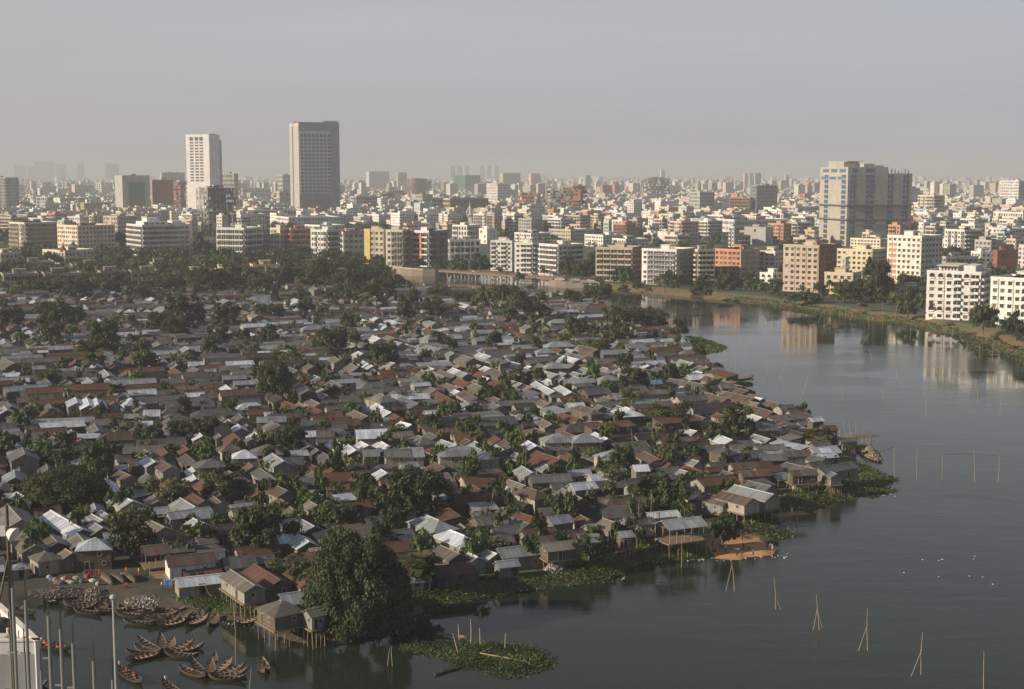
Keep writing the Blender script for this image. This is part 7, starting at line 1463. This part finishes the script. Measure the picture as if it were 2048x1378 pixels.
# white building below and left, roof terrace with parapet
WZ = 30.0; c0 = P(79, 1282, WZ); c1 = P(-2, 1207, WZ); d_ = Vector((c1[0] - c0[0], c1[1] - c0[1])); ll = 60.0; d_.normalize(); bxx = Vector((-1, -.03)); bxx.normalize()
wb = bpy.data.objects.new('white_building', None); COL.objects.link(wb); wb.location = (c0[0], c0[1], 0)
A0, A1, A2, A3 = (0, 0), (d_.x * ll, d_.y * ll), (d_.x * ll + bxx.x * 40, d_.y * ll + bxx.y * 40), (bxx.x * 40, bxx.y * 40)
A1 = (d_.x * 22, d_.y * 22); A2 = (A1[0] + bxx.x * 40, A1[1] + bxx.y * 40)
mb = MB(); q = [A3, A0, A1, A2]; mb.mesh8([(p[0], p[1], 0) for p in q], [(p[0], p[1], WZ - 1.1) for p in q], 'plaster', (.66, .65, .68), top=('plain', (.28, .20, .14))); mb.obj('wall', wb)
mb = MB()
for (p, q_) in ((A0, A1), (A3, A0)):
    e = Vector((q_[0] - p[0], q_[1] - p[1])); L_ = e.length; mb.at(p[0], p[1], 0, math.atan2(e.y, e.x)); ins = .35 if p == A0 else -.0
    s_ = 1
    mb.box(0, 0.0 if p != A0 else .002, WZ - 5.2, L_, .35, WZ, 'plaster', (.68, .67, .69)); mb.box(-.1, -.1, WZ, L_ + .1, .45, WZ + .12, 'plaster', (.75, .73, .7))
mb.obj('parapet', wb)
mb = MB(); e = Vector((A1[0], A1[1])); mb.at(0, 0, 0, math.atan2(e.y, e.x))
for i in range(11): mb.box(1.2 + i * 1.9, 1.0, WZ - 1.1, 1.5 + i * 1.9, 1.25, WZ - .1, 'plaster', (.6, .58, .56)); mb.box(1.2 + i * 1.9, .5, WZ - 1.05, 2.3 + i * 1.9, .9, WZ - .75, 'plain', (.3, .12, .08)) if i % 2 else None
mb.obj('terrace_railing', wb)
mb = MB(); e = Vector((-A3[0], -A3[1])); mb.at(A3[0], A3[1], 0, math.atan2(e.y, e.x))
for i in range(9): mb.box(2 + i * 4.2, -.06, WZ - 9.2, 4.6 + i * 4.2, .06, WZ - 6.4, 'glass', (.03, .035, .03)); mb.box(1.8 + i * 4.2, -.3, WZ - 6.4, 4.8 + i * 4.2, .1, WZ - 6.2, 'plaster', (.6, .6, .62))
mb.obj('window', wb)
mb = MB(); mb.box(-5.2, 1.2, WZ - 1.1, -3.4, 2.6, WZ - .2, 'plaster', (.62, .60, .6)); mb.obj('roof_hatch', wb)
tag(wb, 'white building with sunlit roof terrace parapet in the lower left corner', 'building')
# dark tank on the terrace
x, y, z = P(1, 1263, WZ - 1); mb = MB(); mb.lathe([(0, 0), (.9, .0), (.95, .4), (.9, 1.0), (.5, 1.25), (0, 1.3)], 'plain', (.05, .045, .04), 14); tag(mb.obj('water_tank', None, (x, y, WZ - 1.1)), 'squat black tank on the sunlit terrace at the left edge', 'water tank')
# posts of the unfinished roof beside the camera building
RZ = 34.0
PST = [(23, 1175, 3.8, 38, 30), (51, 1192, 6, 44, 42), (96, 1233, 6.5, 98, 120), (119, 1260, 5.5, 124, 155), (147, 1288, 5.5, 150, 176), (187, 1323, 5.5, 190, 190), (49, 1304, 3.4, 51, 0), (82, 1341, 3.6, 83, 0), (225, 1360, 4.5, 226, 0), (21, 1268, 3.4, 24, 0), (14, 1330, 3, 16, 0)]
PST = [(25, 1176, 7.0), (51, 1200, 7.0), (97, 1232, 8.0), (121, 1259, 7.0), (146, 1287, 7.5), (187, 1323, 7.0), (49, 1304, 4.5), (82, 1341, 4.5), (225, 1360, 6.0), (19, 1269, 4.0)]
slab_y = []
for i, (px, py, wpx) in enumerate(PST):
    D = 62 + (i % 3) * 4; x, y, z = drop(px, py, D, 0); rad = wpx / F * D * .5
    o = bpy.data.objects.new('roof_post', None); COL.objects.link(o); o.location = (x, y, RZ); mb = MB(); n_ = 10
    mb.tube((0, 0, 0), (0, 0, z - RZ), rad, rad, 'plaster', (.19, .195, .185), n_); mb.obj('column', o)
    for k_ in range(3): mb = MB(); a0 = k_ * 2.1; mb.tube((rad * .5 * math.cos(a0), rad * .5 * math.sin(a0), z - RZ - .2), (rad * .4 * math.cos(a0), rad * .4 * math.sin(a0), z - RZ + 1.1 + .5 * (k_ == i % 3) * (2 if i % 2 else 1)), .014, .012, 'plain', (.07, .05, .04), 5); mb.obj('rebar', o)
    mb = MB()
    for k_ in range(5):
        zz2 = (z - RZ) * (.12 + .17 * k_); mb.box(-rad - .28, -.04, zz2, rad + .05, .04, zz2 + .07, 'plain', (.24, .23, .2))
    mb.obj('cleat', o)
    tag(o, f'grey concrete roof post with thin rebar, {(ORD[sorted(q_[0] for q_ in PST).index(px)] or "first")} from the left frame edge', 'post', 'unfinished roof posts in the lower left corner')
mb = MB(); mb.box(-32, 50, RZ - .6, -15, 74, RZ, 'plaster', (.33, .32, .3)); mb.box(-31, 51, 0, -16, 73, RZ - .61, 'plaster', (.4, .39, .37)); tag(mb.obj('unfinished_building'), 'flat concrete roof slab carrying the posts below the frame', 'building')
# mast with drum antenna and guy pole
x, y, z = drop(13, 1010, 96, 0); o = bpy.data.objects.new('antenna_mast', None); COL.objects.link(o); o.location = (x, y, WZ - 1.1); xb, yb, zb_ = drop(30, 1332, 96, 0); h = z - WZ + 1.1
mb = MB(); mb.tube((0, 0, 0), (0, 0, h), .14, .12, 'plain', (.10, .085, .06), 8)
for i in range(14): mb.box(-.22, -.03, 1 + i * .9, .22, .03, 1.06 + i * .9, 'plain', (.06, .05, .04))
mb.obj('mast', o)
mb = MB(); mb.tube((-2.6, -1.5, 0), (0, 0, h * .78), .09, .08, 'plain', (.12, .10, .08), 7); mb.obj('guy_pole', o)
mb = MB(); d0 = (.1, -.1, h - 1.9); mb.tube(d0, (.52, -.2, h - 2.1), .28, .56, 'plain', (.68, .66, .60), 18); mb.obj('drum_antenna', o)
mb = MB(); mb.box(-1.7, -.15, h - 2.2, -.12, .15, h - 1.5, 'plain', (.5, .5, .5)); mb.obj('radio_box', o)
tag(o, 'tall dark mast with a white drum-shaped antenna at the left edge', 'antenna mast')
# lamp post
x, y, z = drop(226, 1192, 100, 0); o = bpy.data.objects.new('lamp_post', None); COL.objects.link(o); o.location = (x, y, 1.0); h = z - 1.0
mb = MB(); mb.tube((0, 0, -2), (0, 0, h * .5), .14, .12, 'plain', (.32, .32, .31), 10); mb.tube((0, 0, h * .5), (0, 0, h), .12, .10, 'plain', (.32, .32, .31), 10); mb.obj('pole', o)
mb = MB(); mb.lathe([(.0, -.28), (.12, -.28), (.24, -.16), (.27, -.1), (.2, .04), (.08, .11), (0, .13)], 'plain', (.42, .44, .46), 14, (0, 0, h)); mb.obj('lamp_head', o)
tag(o, 'slender grey lamp post with a dome-shaped pale head in front of the boats', 'lamp post')

LANDMARKS += [(a, x, y) for a, x, y in (('the huge shore tree', 715, 1170), ('the boat bay tree', 262, 1070), ('the lone coconut palm', 984, 990), ('the palmyra palm', 222, 790), ('the flat-topped lone tree', 1597, 820), ('the open pavilion', 1330, 1060), ('the sand spit', 1480, 1100), ('the weed island', 960, 1315),
  ('the banana clump', 840, 1130), ('the bright green tree', 1335, 840), ('the bamboo pier', 1715, 890), ('the big rusty gable', 1090, 920), ('the tall silver hip roof', 920, 900), ('the white roof cluster', 720, 885), ('the twin white slanting roofs', 1110, 780), ('the white slanting roof', 130, 1040), ('the white corner hip roof', 190, 1080),
  ('the corner stilt house', 565, 1210), ('the upper weed tongue', 1415, 690), ('the oval weed pads', 1488, 778), ('the bridge', 990, 560), ('the ruined colony', 160, 562), ('the long silver shore hut', 1045, 1095), ('the dark thatch-like roof', 240, 865), ('the triple silver gables', 175, 800), ('the wide mid-slum roofs', 820, 800),
  ('the tall pale hut', 790, 735), ('the palm group', 1000, 600), ('the market clearing', 640, 603), ('the waterside white roof', 1400, 750), ('the blue-white hip roof', 1230, 815), ('the dark mid-slum tree', 550, 770), ('the bright left tree', 98, 630), ('the far bank bend', 1720, 630), ('the tall bank tree', 1752, 560), ('the pale long roof at left', 150, 838),
  ('the mid-left tree grove', 370, 640), ('the net line', 1870, 900), ('the striped roof', 950, 795), ('the left lakeside weeds', 600, 1270), ('the dense shore grove', 1050, 620), ('the slanted rusty roof row', 470, 1000), ('the point stilt hut', 1680, 925))]
finish_labels()
